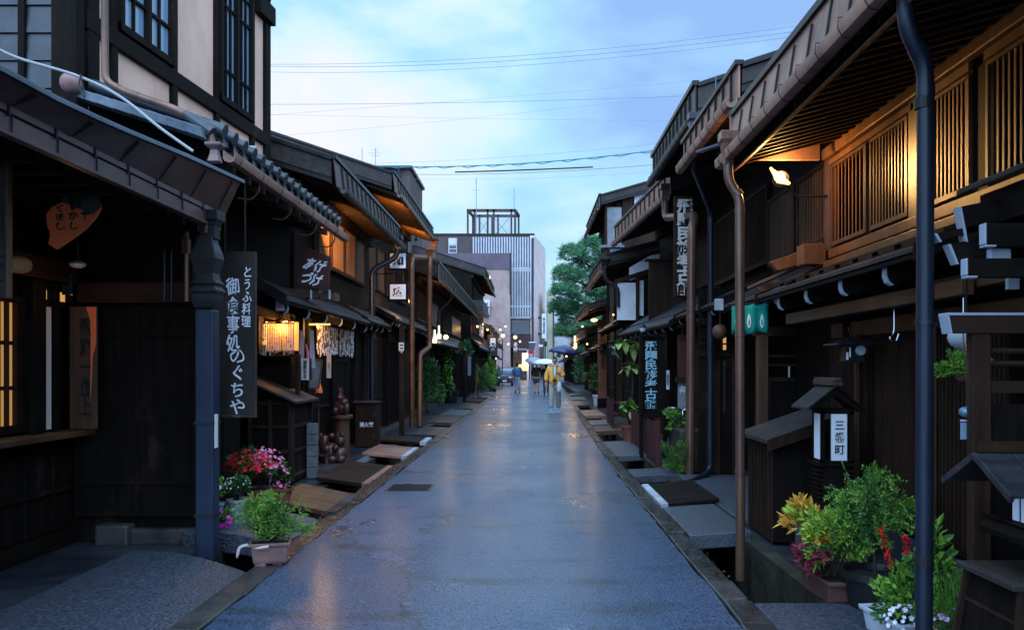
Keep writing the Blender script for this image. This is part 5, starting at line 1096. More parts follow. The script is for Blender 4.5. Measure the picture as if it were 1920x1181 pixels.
pipe(R4, [(2.22, 13.9, 4.25), (2.22, 13.9, 3.95), (2.38, 12.2, 3.68), (2.28, 11.95, 3.45), (2.24, 11.9, .02)], .062, 'pipe_brown', hop=.085, clips=(2.3, 1.2), n=16)
m_ = MB('wood_dark'); m_.box(2.38, 3.2, 16.9, 17.0, 2.45, 3.62); m_.box(2.3, 3.3, 16.85, 17.05, 3.62, 3.66); m_.build('sleeve_wall', R4)
m_ = MB('wood_dark_cross')
for i in range(9): m_.box(2.48+i*.10, 2.50+i*.10, 13.86, 13.89, 2.03, 2.16)
m_.box(2.42, 3.4, 13.85, 13.9, 1.98, 2.04); m_.box(2.42, 3.4, 13.85, 13.9, 2.16, 2.20); m_.build('fretwork', R4)
t = thing('carved_vertical_sign', 'tall vertical board with large pale carved characters high on the museum house', 'signboard', (2.2, 12.4, 3.2))
m_ = MB('wood_dark'); a = at(1264, 558, 12.6); b_ = at(1302, 368, 12.6); m_.box(a[0], b_[0], 12.6, 12.66, a[2], b_[2]); m_.build('board', t, bevel=.008)
text('飛\n驒\n民\n族\n考\n古\n館', .245, 1.42, ((a[0]+b_[0])/2+.005, 12.598, (a[2]+b_[2])/2-.01), 'carved_grey', t, bold=.035, depth=.03, spacing=.95)
m_ = MB('metal_dark'); m_.beam((b_[0], 12.63, b_[2]-.1), (2.95, 12.9, b_[2]-.1), .02, .02); m_.build('wall_arm', t); m_ = MB('metal_dark'); m_.beam((b_[0], 12.63, a[2]+.1), (2.98, 12.9, a[2]+.1), .02, .02); m_.build('wall_arm', t)
t = thing('museum_signboard', 'standing dark framed sign with seven light blue seal script characters', 'signboard', (2.1, 14.5, 0))
a = at(1201, 778, 14.4); b_ = at(1249, 632, 14.4); m_ = MB('wood_black'); m_.box(a[0], b_[0], 14.4, 14.5, a[2], b_[2]); m_.build('board', t, bevel=.006)
m_ = MB('wood_black', 'metal_dark'); 
for x_ in (a[0]-.012, b_[0]-.04): m_.box(x_, x_+.052, 14.36, 14.52, 0.0, b_[2])
m_.box(a[0]-.012, b_[0]+.012, 14.355, 14.525, b_[2], b_[2]+.05); m_.box(a[0], b_[0], 14.36, 14.39, a[2]-.04, a[2]+.02); m_.build('frame', t, bevel=.004)
text('飛\n驒\n民\n族\n考\n古\n館', .215, 1.13, ((a[0]+b_[0])/2-.04, 14.396, (a[2]+b_[2])/2+.02), 'carved_blue', t, bold=.018, depth=.006, spacing=.95)
m_ = MB('globe', 'metal_dark'); c_ = (a[0]+.04, 14.42, b_[2]+.13); m_.ball(c_, .055, 14, 10); m_.m = 1; m_.lathe([(.065, .03), (.05, .06), (.02, .09), (.01, .12)], c_, 12); tag(m_.build('globe_lamp', smooth=True), 'small white globe lamp over the museum sign', 'lamp')
t = thing('white_notice', 'narrow white notice on the red panel right of the museum sign', 'notice', (2.5, 14.3, 1.3)); a = at(1252, 730, 13.85); m_ = MB('plastic_white'); m_.box(a[0]-.02, a[0]+.03, 13.86, 13.87, a[2], a[2]+.31); m_.build('sheet', t); text('開館中', .03, .2, (a[0]+.005, 13.858, a[2]+.16), 'ink', t)
t = thing('leaning_poster', 'pale poster with slanted lettering under a shelf by the museum entrance', 'poster', (2.5, 13.8, .9)); a = at(1283, 770, 13.7); m_ = MB('siding_grey', 'wood_dark'); m_.box(a[0]-.10, a[0]+.06, 13.7, 13.72, a[2], a[2]+.45); m_.m = 1; m_.box(a[0]-.14, a[0]+.1, 13.6, 13.75, a[2]+.46, a[2]+.54); m_.build('sheet', t); text('opon', .10, .14, (a[0]-.03, 13.698, a[2]+.33), 'white_bright', t, bold=.03, rot=R(-20))
m_ = MB('wood_red', 'wood_dark'); m_.box(2.42, 2.78, 13.88, 13.92, .1, 1.98); m_.m = 1; m_.box(2.78, 2.84, 13.85, 13.93, .1, 1.98); m_.build('red_panel', R4)
# green cloth
t = thing('green_noren', 'green shop curtain with white drop marks under the near right lower roof', 'noren curtain', (2.2, 8.4, 2.0))
a = at(1372, 572, 8.4); b_ = at(1441, 567, 8.4); n_ = 18; vs = []; fs = []
for j in range(6):
    for i in range(n_+1):
        u = i/n_; v_ = j/5; vs.append((a[0]+(b_[0]-a[0])*u, 8.4+.012*math.sin(u*19)*(.4+v_), a[2]+.03*u-.29*v_+.012*math.sin(u*11)*v_))
for j in range(5):
    for i in range(n_): o_ = j*(n_+1)+i; fs.append((o_, o_+1, o_+n_+2, o_+n_+1))
m_ = MB('noren_green'); m_.add(vs, fs); o = m_.build('cloth', t, smooth=True); sm_ = o.modifiers.new('thick', 'SOLIDIFY'); sm_.thickness = .004
for u in (.12, .45, .80):
    m_ = MB('white_bright', 'noren_green'); cx_ = a[0]+(b_[0]-a[0])*u; cz = a[2]-.155
    m_.prism([(cx_+.020*math.sin(q*math.pi/8)*(1-.5*max(0, math.cos(q*math.pi/8))), cz+.072*math.cos(q*math.pi/8)) for q in range(16)], 'y', 8.37, 8.375); m_.m = 1; m_.prism([(cx_+.007*math.sin(q*math.pi/6), cz-.015+.034*math.cos(q*math.pi/6)) for q in range(12)], 'y', 8.366, 8.37); m_.build('mark', t)
m_ = MB('wood_dark_cross'); m_.tube([(a[0]-.04, 8.4, a[2]), (b_[0]+.04, 8.4, b_[2]+.0)], .010, 8); m_.build('rod', t)
m_ = MB('plastic_white'); a = at(1347, 570, 9.6); m_.box(a[0]-.035, a[0]+.06, 9.6, 9.66, a[2]-.07, a[2]+.06); tag(m_.build('white_box', bevel=.006), 'small white box light under the eave left of the green curtain', 'box')
m_ = MB('terracotta'); a = at(1350, 622, 11.0); m_ = MB('wood_brown'); m_.ball(a, .10, 14, 10); m_.tube([(a[0], 11, a[2]), (a[0], 11, a[2]+.35)], .006, 6); tag(m_.build('cedar_ball', smooth=True), 'brown cedar ball hanging left of the bronze downpipe', 'cedar ball')
# leaning slatted box (cover) and lantern
t = thing('slatted_meter_box', 'black box with a sloping lid and slatted front beside the street lantern', 'box', (2.2, 7.5, 0))
m_ = MB('wood_black', 'wood_dark'); m_.prism([(2.08, .02), (2.08, .86), (2.56, 1.05), (2.56, .02)], 'y', 7.25, 8.1); m_.m = 1
for i in range(8): m_.box(2.06, 2.08, 7.26+i*.105, 7.29+i*.105, .02, .86)
m_.build('body', t, bevel=.003)
m_ = MB('wood_weathered', 'wood_dark'); 
for i in range(7): m_.hexa([(2.0, 7.17+i*.142, .86), (2.66, 7.17+i*.142, 1.09), (2.66, 7.30+i*.142, 1.09), (2.0, 7.30+i*.142, .86), (2.0, 7.17+i*.142, .895), (2.66, 7.17+i*.142, 1.125), (2.66, 7.30+i*.142, 1.125), (2.0, 7.30+i*.142, .895)])
m_.m = 1; m_.hexa([(2.0, 7.14, .80), (2.66, 7.14, 1.03), (2.66, 7.168, 1.03), (2.0, 7.168, .80), (2.0, 7.14, .90), (2.66, 7.14, 1.13), (2.66, 7.168, 1.13), (2.0, 7.168, .90)]); m_.build('lid', t, bevel=.003)
t = thing('street_lantern', 'black roofed wooden street lantern with three characters on its white panel', 'lantern', (2.43, 6.8, 0)); LX, LY = 2.43, 6.82
m_ = MB('granite_smooth'); m_.box(LX-.24, LX+.20, 6.6, 7.04, 0, .36); m_.build('plinth', t, bevel=.015)
m_ = MB('wood_black')
for i in range(9): m_.box(LX-.15, LX+.13, 6.72, 6.94, .40+i*.035, .40+i*.035+.024)
m_.sq([(.13, .36), (.11, .42), (.10, .74)], (LX-.01, LY, 0)); m_.box(LX-.16, LX+.14, 6.70, 6.96, .73, .76); m_.build('stand', t)
m_ = MB('wood_black')
for a_, b_ in ((-.135, -.09), (.09, -.09), (-.135, .10), (.09, .10)): m_.box(LX+a_, LX+a_+.028, LY+b_-.03, LY+b_, .76, 1.16)
m_.box(LX-.135, LX+.125, LY-.12, LY+.10, 1.14, 1.18); m_.box(LX-.135, LX+.125, LY-.12, LY+.10, .755, .775); m_.box(LX-.05, LX-.035, LY-.118, LY-.09, .76, 1.16); m_.build('frame', t)
m_ = MB('lantern_white'); m_.box(LX-.055, LX+.065, LY-.125, LY-.105, .775, 1.14); m_.box(LX-.132, LX-.118, LY-.07, LY+.06, .78, 1.14); m_.build('panel', t)
text('三\n番\n町', .078, .26, (LX+.005, LY-.127, .955), 'ink', t, bold=.01, spacing=1.15)
m_ = MB('wood_weathered', 'wood_black', 'copper_mauve')
zt = 1.385; ze = 1.175
for i in range(4): yy = LY-.20+i*.105; m_.m = 0; m_.hexa([(LX-.27, yy, ze), (LX-.27, yy+.095, ze), (LX-.045, yy+.095, zt-.03), (LX-.045, yy, zt-.03), (LX-.27, yy, ze+.02), (LX-.27, yy+.095, ze+.02), (LX-.045, yy+.095, zt-.01), (LX-.045, yy, zt-.01)])
m_.m = 1; m_.hexa([(LX+.19, LY-.2, ze-.02), (LX+.19, LY+.21, ze-.02), (LX-.045, LY+.21, zt-.03), (LX-.045, LY-.2, zt-.03), (LX+.19, LY-.2, ze), (LX+.19, LY+.21, ze), (LX-.045, LY+.21, zt-.01), (LX-.045, LY-.2, zt-.01)])
m_.prism([(LX-.25, ze-.0), (LX-.05, zt-.04), (LX+.17, ze-.01), (LX+.14, ze-.01), (LX-.05, zt-.1), (LX-.24, ze)], 'y', LY-.19, LY-.17)
m_.m = 2; m_.box(LX-.09, LX-.0, LY-.21, LY+.22, zt-.02, zt+.02); m_.box(LX-.075, LX-.015, LY-.225, LY+.23, zt+.02, zt+.04); m_.build('roof', t, bevel=.003)
# hanging lamp with square hood, hooks
t = thing('hooded_porch_lamp', 'dark square hooded lamp with a white round glass hanging before the lattice', 'lamp', at(1597, 650, 7.0)); c_ = at(1597, 640, 7.0)
m_ = MB('metal_dark'); m_.sq([(.175, -.01), (.17, .0), (.03, .055), (.01, .06)], (c_[0], 7, c_[2]-.02)); m_.tube([(c_[0], 7, c_[2]+.03), (c_[0]-.03, 7, c_[2]+.12)], .006, 6); m_.build('hood', t)
m_ = MB('metal_dark'); m_.sq([(.09, -.17), (.075, -.16), (.055, -.02)], (c_[0]+.0, 7, c_[2])); m_.build('body', t)
m_ = MB('globe'); m_.tube([(c_[0]+.04, 6.91, c_[2]-.075), (c_[0]+.04, 6.93, c_[2]-.075)], .04, 16); m_.build('glass', t)
m_ = MB('white_bright'); m_.box(c_[0]-.075, c_[0]-.06, 6.912, 6.92, c_[2]-.15, c_[2]-.09); m_.box(c_[0]-.05, c_[0]-.04, 6.912, 6.92, c_[2]-.13, c_[2]-.05); m_.build('reflector', t)
m_ = MB('steel'); a = at(1676, 600, 6.2)
m_.tube(pw([(a[0], 6.2, a[2]+.1), (a[0], 6.2, a[2]-.08), (a[0]-.03, 6.2, a[2]-.13), (a[0]+.01, 6.2, a[2]-.16), (a[0]+.035, 6.2, a[2]-.10)], 4), .006, 6); m_.tube([(a[0], 6.2, a[2]+.1), (a[0], 6.2, 2.0)], .004, 5); tag(m_.build('wire_hook', smooth=True), 'bent wire hook hanging under the eave left of the slate downpipe', 'hook')

# --- R0: nearest right house: bracketed porch roof
t = thing('porch_roof_house', 'nearest house at the right edge with stepped white tipped brackets under its porch roof', 'house', (2.9, 3, 0)); R0 = t
m_ = MB('wood_black'); m_.box(3.0, 6, -6, 4.85, 0, 2.3); m_.build('wall', t)
m_ = MB('metal_dark', 'wood_black_long'); a = at(1797, 385, 4.3)
m_.hexa([(2.16, -2, 2.37), (2.16, 4.32, 2.37), (3.0, 4.32, 2.66), (3.0, -2, 2.66), (2.16, -2, 2.40), (2.16, 4.32, 2.40), (3.0, 4.32, 2.69), (3.0, -2, 2.69)]); m_.m = 1
m_.box(2.26, 2.30, -2, 4.28, 2.2, 2.365); m_.build('porch_roof', t, bevel=.006)
def stub(px0, py0, px1, py1, Y, L, mat='wood_black_cross', w_=.05):
    """a beam end facing the street with a white painted tip"""
    a = at(px0, py0, Y); b_ = at(px1, py1, Y); k_ = MB(mat, 'white_paint'); zt, zb = a[2], b_[2]
    k_.box(a[0]+.006, a[0]+L, Y, Y+w_, zb, zt); k_.m = 1
    k_.box(a[0]-.004, a[0]+.006, Y-.002, Y+w_+.002, zb+.01, zt); k_.box(a[0]-.002, a[0]+.05, Y-.002, Y+w_+.002, zb-.003, zb+.008)
    return k_.build('bracket', t, bevel=.004)
stub(1848, 418, 1848, 462, 3.9, .7); stub(1813, 484, 1813, 520, 3.9, .75)
for (x0, y0_, x1, y1_, x2, y2_) in ((1800, 388, 1813, 452, 1860, 445), (1780, 458, 1796, 494, 1850, 480), (1754, 438, 1764, 452, 1800, 430)):
    a = at(x0, y0_, 4.1); b_ = at(x1, y1_, 4.1); c_ = at(x2, y2_, 4.1); k_ = MB('wood_black_cross', 'white_paint')
    k_.prism([(a[0], a[2]), (b_[0], b_[2]), (b_[0]+.55, b_[2]+.17), (a[0]+.6, a[2]+.12)], 'y', 4.1, 4.15); k_.m = 1
    k_.prism([(a[0]-.008, a[2]+.0), (b_[0]-.008, b_[2]-.004), (b_[0]+.004, b_[2]-.004), (a[0]+.006, a[2])], 'y', 4.096, 4.154); k_.build('bracket', t)
m_ = MB('white_paint'); a = at(1857, 466, 3.95); b_ = at(1897, 500, 3.95); m_.box(a[0], b_[0], 3.95, 3.99, b_[2], a[2]); m_.build('beam_end', t, bevel=.008)
m_ = MB('wood_brown_long', 'white_paint'); m_.box(2.58, 2.66, 4.25, 5.6, 1.97, 2.06); m_.m = 1; a = at(1885, 522, 4.25); b_ = at(1905, 543, 4.25); m_.box(a[0], b_[0], 4.22, 4.25, b_[2], a[2]); m_.build('beam', t)
# gate screen at the right edge
t = thing('entrance_screen', 'dark wooden entrance screen with a white tipped top beam at the right edge', 'screen', (2.2, 4.0, 0))
m_ = MB('wood_dark_cross', 'white_paint'); a = at(1768, 592, 4.0); m_.prism([(a[0]+.008, a[2]), (a[0]+.022, a[2]-.082), (3.1, a[2]-.082), (3.1, a[2])], 'y', 3.96, 4.04); m_.m = 1; m_.prism([(a[0], a[2]+.0), (a[0]+.016, a[2]-.084), (a[0]+.024, a[2]-.084), (a[0]+.009, a[2])], 'y', 3.957, 4.043); m_.box(a[0], 3.1, 3.955, 4.045, a[2], a[2]+.012); m_.build('top_beam', t)
m_ = MB('wood_dark'); a = at(1818, 625, 4.0); b_ = at(1853, 625, 4.0); m_.box(a[0], b_[0], 3.97, 4.03, -.02, a[2]); m_.build('post', t, bevel=.006)
m_ = MB('wood_black', 'wood_dark_cross'); m_.box(b_[0], 3.1, 3.99, 4.01, .02, 1.33); m_.m = 1
for py in (658, 682): a = at(1853, py, 4.0); m_.tube([(a[0], 4.0, a[2]), (3.1, 4.0, a[2])], .014, 8)
a = at(1853, 728, 4.0); m_.box(a[0], 3.1, 3.975, 4.025, a[2]-.02, a[2]+.035); a = at(1853, 840, 4.0); m_.box(a[0]-.07, 3.1, 3.955, 4.03, a[2]-.015, a[2]+.035)
for i in range(4): m_.box(b_[0]+.22+i*.22, b_[0]+.232+i*.22, 3.982, 3.99, .02, 1.33)
m_.build('panel', t)
t = thing('globe_lamp', 'white globe lamp tucked behind the post of the entrance screen', 'lamp', at(1810, 632, 4.3)); c_ = at(1812, 632, 4.4)
m_ = MB('globe'); m_.ball((c_[0], 4.4, c_[2]), (.09, .09, .07), 16, 10); m_.build('globe', t, smooth=True); m_ = MB('metal_dark'); m_.tube([(c_[0], 4.4, c_[2]+.06), (c_[0], 4.4, 2.3)], .006, 6); m_.build('stem', t)
t = thing('wind_chime', 'small glass wind chime with a pale blue paper strip beside the entrance screen', 'wind chime', at(1812, 772, 4.05)); c_ = at(1812, 772, 4.05)
m_ = MB('steel'); m_.tube([(c_[0], 4.05, c_[2]), (c_[0], 4.05, c_[2]+.40)], .003, 5); m_.build('cord', t); m_ = MB('glass_blue', 'petal_lilac'); m_.ball((c_[0]-.005, 4.05, c_[2]), (.03, .03, .026), 14, 10); m_.m = 1; m_.box(c_[0]-.028, c_[0]+.03, 4.045, 4.055, c_[2]-.045, c_[2]-.037); m_.build('bell', t, smooth=True)
m_ = MB('noren_pale') if False else MB('flashing_pale'); m_ = MB('pane_pale'); m_.box(c_[0]-.028, c_[0]+.03, 4.05, 4.053, c_[2]-.13, c_[2]-.05); m_.build('paper_strip', t)

# roofed lantern on a tapered base, nearest right
t = thing('roofed_lantern_stand', 'nearest dark wooden lantern stand with a boarded roof and tapered plank base', 'lantern', (2.02, 3.45, 0)); BX, BY = 2.11, 3.5
m_ = MB('wood_black', 'wood_dark')
m_.sq([(.275, -.02), (.20, .64)], (BX, BY, 0)); m_.m = 1
for z, r_ in ((.18, .253), (.34, .235), (.50, .217)): m_.sq([(r_+.004, z), (r_+.003, z+.014)], (BX, BY, 0))
for a_, b_ in ((-1, -1), (1, -1), (-1, 1)): m_.hexa([(BX+a_*.275-.02, BY+b_*.275-.012, 0), (BX+a_*.275+.02, BY+b_*.275-.012, 0), (BX+a_*.275+.02, BY+b_*.275+.01, 0), (BX+a_*.275-.02, BY+b_*.275+.01, 0), (BX+a_*.2-.02, BY+b_*.2-.012, .64), (BX+a_*.2+.02, BY+b_*.2-.012, .64), (BX+a_*.2+.02, BY+b_*.2+.01, .64), (BX+a_*.2-.02, BY+b_*.2+.01, .64)])
m_.build('base', t)
m_ = MB('wood_weathered'); m_.box(BX-.25, BX+.25, BY-.22, BY+.22, .64, .665); m_.build('shelf', t, bevel=.004)
m_ = MB('wood_black'); m_.sq([(.03, .66), (.025, .82)], (BX-.09, BY-.1, 0)); m_.sq([(.03, .66), (.025, .82)], (BX+.12, BY-.1, 0)); m_.sq([(.17, .80), (.18, .83), (.15, .86), (.17, .875)], (BX, BY, 0)); m_.build('legs', t, bevel=.004)
m_ = MB('steel'); m_.tube(pw([(BX-.14, BY-.15, .82), (BX-.17, BY-.17, .74), (BX-.175, BY-.17, .67)], 4), .004, 5); m_.tube(pw([(BX-.0, BY-.17, .80), (BX+.01, BY-.18, .74), (BX+.02, BY-.18, .67)], 4), .004, 5); m_.build('wire', t)
m_ = MB('wood_black', 'lantern_white', 'globe'); m_.box(BX-.12, BX+.16, BY-.12, BY+.12, .875, 1.02); m_.m = 1; m_.box(BX-.127, BX-.121, BY-.10, BY-.06, .88, 1.01); m_.box(BX-.127, BX-.121, BY-.04, BY+.0, .88, 1.01); m_.box(BX-.115, BX-.095, BY-.127, BY-.121, .88, 1.01); m_.box(BX-.085, BX-.072, BY-.127, BY-.121, .88, 1.01); m_.m = 2; m_.tube([(BX+.06, BY-.125, .95), (BX+.06, BY-.135, .95)], .05, 18); m_.build('lamp_box', t)
m_ = MB('wood_grey_top')
for i in range(4): x_ = BX-.26+i*.143; m_.hexa([(x_, BY-.24, 1.000), (x_+.138, BY-.24, 1.000), (x_+.138, BY+.02, 1.135), (x_, BY+.02, 1.135), (x_, BY-.24, 1.015), (x_+.138, BY-.24, 1.015), (x_+.138, BY+.02, 1.15), (x_, BY+.02, 1.15)])
m_.hexa([(BX-.26, BY+.28, 1.000), (BX+.31, BY+.28, 1.000), (BX+.31, BY+.02, 1.135), (BX-.26, BY+.02, 1.135), (BX-.26, BY+.28, 1.015), (BX+.31, BY+.28, 1.015), (BX+.31, BY+.02, 1.15), (BX-.26, BY+.02, 1.15)])
m_.beam((BX-.27, BY-.25, 1.0), (BX-.27, BY+.02, 1.14), .02, .03); m_.beam((BX-.27, BY+.29, 1.0), (BX-.27, BY+.02, 1.14), .02, .03); m_.build('roof', t, bevel=.003)

# --- R5 white gable, R6 tall rear house, R7.. lit porches
R5 = house('white gabled house beyond the museum with a low brown eave', 1, 19.6, 24.5, 1.75, 3.78, .34, 2.55, 2.75, hx=1.95, hz=2.5, D=4.2, sl=.26, fm='copper_brown', hb=2.85, seam=.5, step=.5, group='wooden town houses on the right', wall='wood_dark', hroof='tile_grey',
    upper=[(20, 24, 2.95, 3.6, 'lat')], ground=[(20, 22, .1, 2.2, 'lat'), (22.2, 24.3, .1, 2.2, 'door')], hstep=.7, verge=.1, tip=None)
m_ = MB('plaster_white', 'wood_dark'); 
m_.prism([(2.30, 3.80), (2.30, 3.50), (3.25, 3.85), (3.25, 4.35)], 'y', 19.52, 19.6); m_.box(2.02, 2.45, 19.52, 19.6, 2.6, 3.45); m_.box(2.52, 2.62, 19.52, 19.6, 2.7, 3.5); m_.m = 1
m_.prism([(1.95, 3.42), (1.95, 3.52), (3.3, 3.94), (3.3, 3.82)], 'y', 19.49, 19.58); m_.box(2.44, 2.52, 19.49, 19.6, 2.5, 3.6); m_.box(3.05, 3.12, 19.5, 19.6, 3.5, 4.3); m_.build('plaster_gable', R5)
pipe(R5, [(1.72, 19.5, 3.8), (1.74, 19.5, 3.5), (2.02, 19.5, 3.35), (2.03, 19.5, 2.9)], .05, 'metal_dark', hop=.12)
R6 = house('taller white sided house rising behind the right hand roofs', 1, 24.8, 30, 2.05, 6.15, .34, 2.5, 2.8, hx=None, D=5.5, sl=.28, fm='metal_dark', hb=4.6, seam=.8, step=.8, group='wooden town houses on the right', wall='wood_dark', verge=.3,
    upper=[(25, 29, 5, 5.9, 'lat')], ground=[(25.2, 27, .1, 2.2, 'lat', 'wood_dark', 'lit_dim'), (27.2, 29.6, .1, 2.2, 'door')])
m_ = MB('siding_grey', 'plaster_white', 'wood_dark', 'flashing_pale'); m_.box(2.25, 2.68, 24.7, 24.82, 5.05, 6.15)
m_.m = 1; m_.box(3.05, 4.2, 24.7, 24.82, 5.6, 6.6); m_.m = 2; m_.box(2.7, 3.0, 24.68, 24.83, 4.6, 6.5); m_.box(2.2, 2.26, 24.68, 24.83, 3.9, 6.3); m_.m = 3; m_.box(2.05, 2.75, 24.6, 24.85, 4.98, 5.05); m_.m = 0; m_.box(2.35, 2.7, 24.7, 24.82, 4.1, 4.95); m_.build('side_cladding', R6)
R7 = house('low right house with an orange lit board edge and a lamp on its pillar', 1, 31, 38, 2.15, 3.55, .3, 3.3, 3.6, hx=2.6, hz=2.3, D=5, sl=.3, fm='copper_orange', hb=2.6, seam=.8, step=.8, rm='wood_weathered', group='wooden town houses on the right',
    upper=[(31.5, 37, 2.8, 3.3, 'lat', 'wood_amber')], ground=[(31.3, 34, .1, 2.1, 'lat', 'wood_brown', 'lit_dim'), (34.3, 37.6, .1, 2.1, 'door')])
R8 = house('small right house with a glowing white box light on its porch', 1, 38.6, 47, 2.55, 2.95, .3, 3.4, 3.5, hx=2.7, hz=2.2, D=5, fm='copper_dark', hb=2.5, seam=.9, step=1, group='wooden town houses on the right', rm='wood_weathered',
    ground=[(39, 42, .1, 2.1, 'lat', 'wood_amber', 'lit_amber'), (42.4, 46.6, .1, 2.1, 'door')])
R9 = house('dim lit right house just before the pine tree', 1, 47.5, 56, 2.8, 2.9, .3, 3.6, 3.7, hx=2.9, hz=2.2, D=5, fm='copper_dark', hb=2.5, seam=1, step=1.2, group='wooden town houses on the right',
    ground=[(48, 52, .1, 2.1, 'lat', 'wood_dark', 'lit_amber'), (52.4, 55.6, .1, 2.1, 'door')])
R10 = house('last low right house beyond the pine tree', 1, 76, 97, 3.2, 2.9, .3, 3.9, 4.0, hx=3.3, hz=2.2, D=5, fm='copper_dark', hb=2.5, seam=1, step=1.2, group='wooden town houses on the right', ground=[(77, 95, .1, 2.1, 'lat')])
# back hall behind right row keeps the sky line closed
t = thing('red_pillar', 'square orange red timber pillar at the edge of the right hand yard', 'pillar', (2.75, 33, 0)); a = at(1122, 600, 32.5); b_ = at(1138, 764, 32.5)
m_ = MB('copper_orange'); m_.box(a[0], b_[0], 32.5, 32.8, 0, a[2]); m_.build('shaft', t, bevel=.01); m_ = MB('wood_black'); m_.box(a[0]-.02, b_[0]+.02, 32.48, 32.82, 0, .35); m_.box(a[0]-.02, b_[0]+.02, 32.48, 32.82, a[2]-.3, a[2]); m_.build('collar', t); text('飛騨\nの酒\n処', .17, 1.5, ((a[0]+b_[0])/2, 32.49, 2.2), 'wood_black', t, bold=.02)
t = thing('plank_fence', 'tall fence of warm brown upright planks right of the red pillar', 'fence', (3.4, 31, 0)); a = at(1138, 670, 31); b_ = at(1184, 746, 31)
m_ = MB('wood_brown')
for i in range(6): m_.box(a[0]+i*(b_[0]-a[0])/6+.008, a[0]+(i+1)*(b_[0]-a[0])/6-.008, 31, 31.05, .05, a[2])
m_.build('planks', t, bevel=.004); m_ = MB('concrete_pale'); m_.box(a[0], b_[0]+.1, 30.9, 31.1, -.02, .28); m_.build('base', t)
t = thing('menu_board', 'dark board with rows of small pale writing behind the big leaves', 'sign board', (3.0, 28, 2)); a = at(1142, 672, 27); b_ = at(1172, 640, 27)
m_ = MB('black_board'); m_.box(a[0], b_[0], 27, 27.04, a[2], b_[2]); m_.build('board', t); text('そば  うどん\nコーヒー\n甘酒  団子', .42, .32, ((a[0]+b_[0])/2, 26.99, (a[2]+b_[2])/2), 'carved_blue', t)
def low_fence(label, y0, y1, xa, xb, z, n, mat='wood_red'):
    t = thing('low_slatted_fence', label, 'fence', (xa, y0, 0), 'low red fences')
    for i in (0, 1):
        m_ = MB(mat); y = y0 if i == 0 else y1; x_ = xa if i == 0 else xb; m_.box(x_-.035, x_+.035, y-.035, y+.035, -.02, z+.02); m_.build('post', t, bevel=.008)
    m_ = MB(mat)
    for i in range(1, n):
        u = i/n; y = y0+(y1-y0)*u; x_ = xa+(xb-xa)*u; m_.box(x_-.010, x_+.010, y-.022, y+.022, .05, z-.02+.01*math.sin(i*2.3))
    m_.build('slats', t); m_ = MB(mat)
    for zz in (.18, z-.15): m_.beam((xa+.02, y0, zz), (xb+.02, y1, zz), .03, .05)
    m_.build('rails', t); return t
low_fence('low fence of dark red slats in front of the museum sign', 13.0, 16.6, 1.96, 2.02, .68, 26)
low_fence('short dark red gate by the lamp lit ditch cover', 20.9, 22.8, 2.05, 2.12, .72, 12, 'wood_red')
m_ = MB('wood_red'); 
for z in (.2, .55): m_.box(2.08, 2.7, 22.9, 22.95, z, z+.07)
m_.box(2.66, 2.72, 22.88, 22.96, 0, .66); tag(m_.build('low_slatted_fence'), 'two dark red rails of the low gate turned towards the house', 'fence', 'low red fences')
# mossy planter box next to pipes
t = thing('stone_planter', 'rough brown stone trough beside the brown museum downpipe', 'planter', (2.3, 12.6, 0)); m_ = MB('stone_moss'); m_.box(2.16, 2.5, 12.2, 13.0, 0, .62); m_.build('trough', t, bevel=.03)
# ================================================================== FAR END OF THE STREET
def rect_at(px0, py0, px1, py1, Y): a = at(px0, py1, Y); b_ = at(px1, py0, Y); return a[0], b_[0], a[2], b_[2]
t = thing('office_building', 'large mauve office block with white vertical fins closing the street', 'building', (-5, 110, 0))
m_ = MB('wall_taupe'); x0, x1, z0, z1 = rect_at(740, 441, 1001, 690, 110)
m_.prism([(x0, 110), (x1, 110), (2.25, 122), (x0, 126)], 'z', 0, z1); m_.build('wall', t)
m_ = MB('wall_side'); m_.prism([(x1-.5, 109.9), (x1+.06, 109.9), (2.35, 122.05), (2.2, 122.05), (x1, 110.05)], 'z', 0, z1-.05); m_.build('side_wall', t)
m_ = MB('metal_dark'); m_.box(x0, x1+.1, 109.85, 110, z1-.02, z1+.2); m_.build('parapet', t)
m_ = MB('glass_dark'); fx0 = at(888, 0, 110)[0]; fx1 = at(995, 0, 110)[0]; m_.box(fx0, fx1, 109.9, 109.98, at(0, 598, 110)[2], z1-.3); m_.build('glazing', t)
m_ = MB('fin_white'); n_ = 22
for i in range(n_+1): x_ = fx0+(fx1-fx0)*i/n_; m_.box(x_-.08, x_+.08, 109.55, 109.9, at(0, 596, 110)[2], z1-.3)
for py in (504, 508, 575, 596): z = at(0, py, 110)[2]; m_.box(fx0, fx1, 109.6, 109.88, z-.12, z+.12)
m_.build('fins', t)
m_ = MB('fin_white', 'glass_dark'); x_, x2_, za, zb = rect_at(841, 447, 857, 475, 110); m_.box(x_, x2_, 109.85, 109.98, za, zb); m_.m = 1; m_.box(x_+.12, x2_-.12, 109.8, 109.86, za+.15, za+.5); m_.box(x_+.12, x2_-.12, 109.8, 109.86, za+.65, za+.95); m_.m = 0; m_.box(x_, x2_, 109.8, 109.86, za+1.1, zb); m_.build('window', t)
m_ = MB('flashing_pale')
for px in (870, 893): a = at(px, 0, 110)[0]; m_.box(a-.03, a+.03, 109.9, 109.99, at(0, 475, 110)[2], z1)
m_.build('joint', t)
m_ = MB('pipe_slate'); x_ = at(999, 0, 109.9)[0]; m_.box(x_-.12, x_+.12, 109.6, 109.9, 0, z1-.4); m_.build('corner_trim', t)
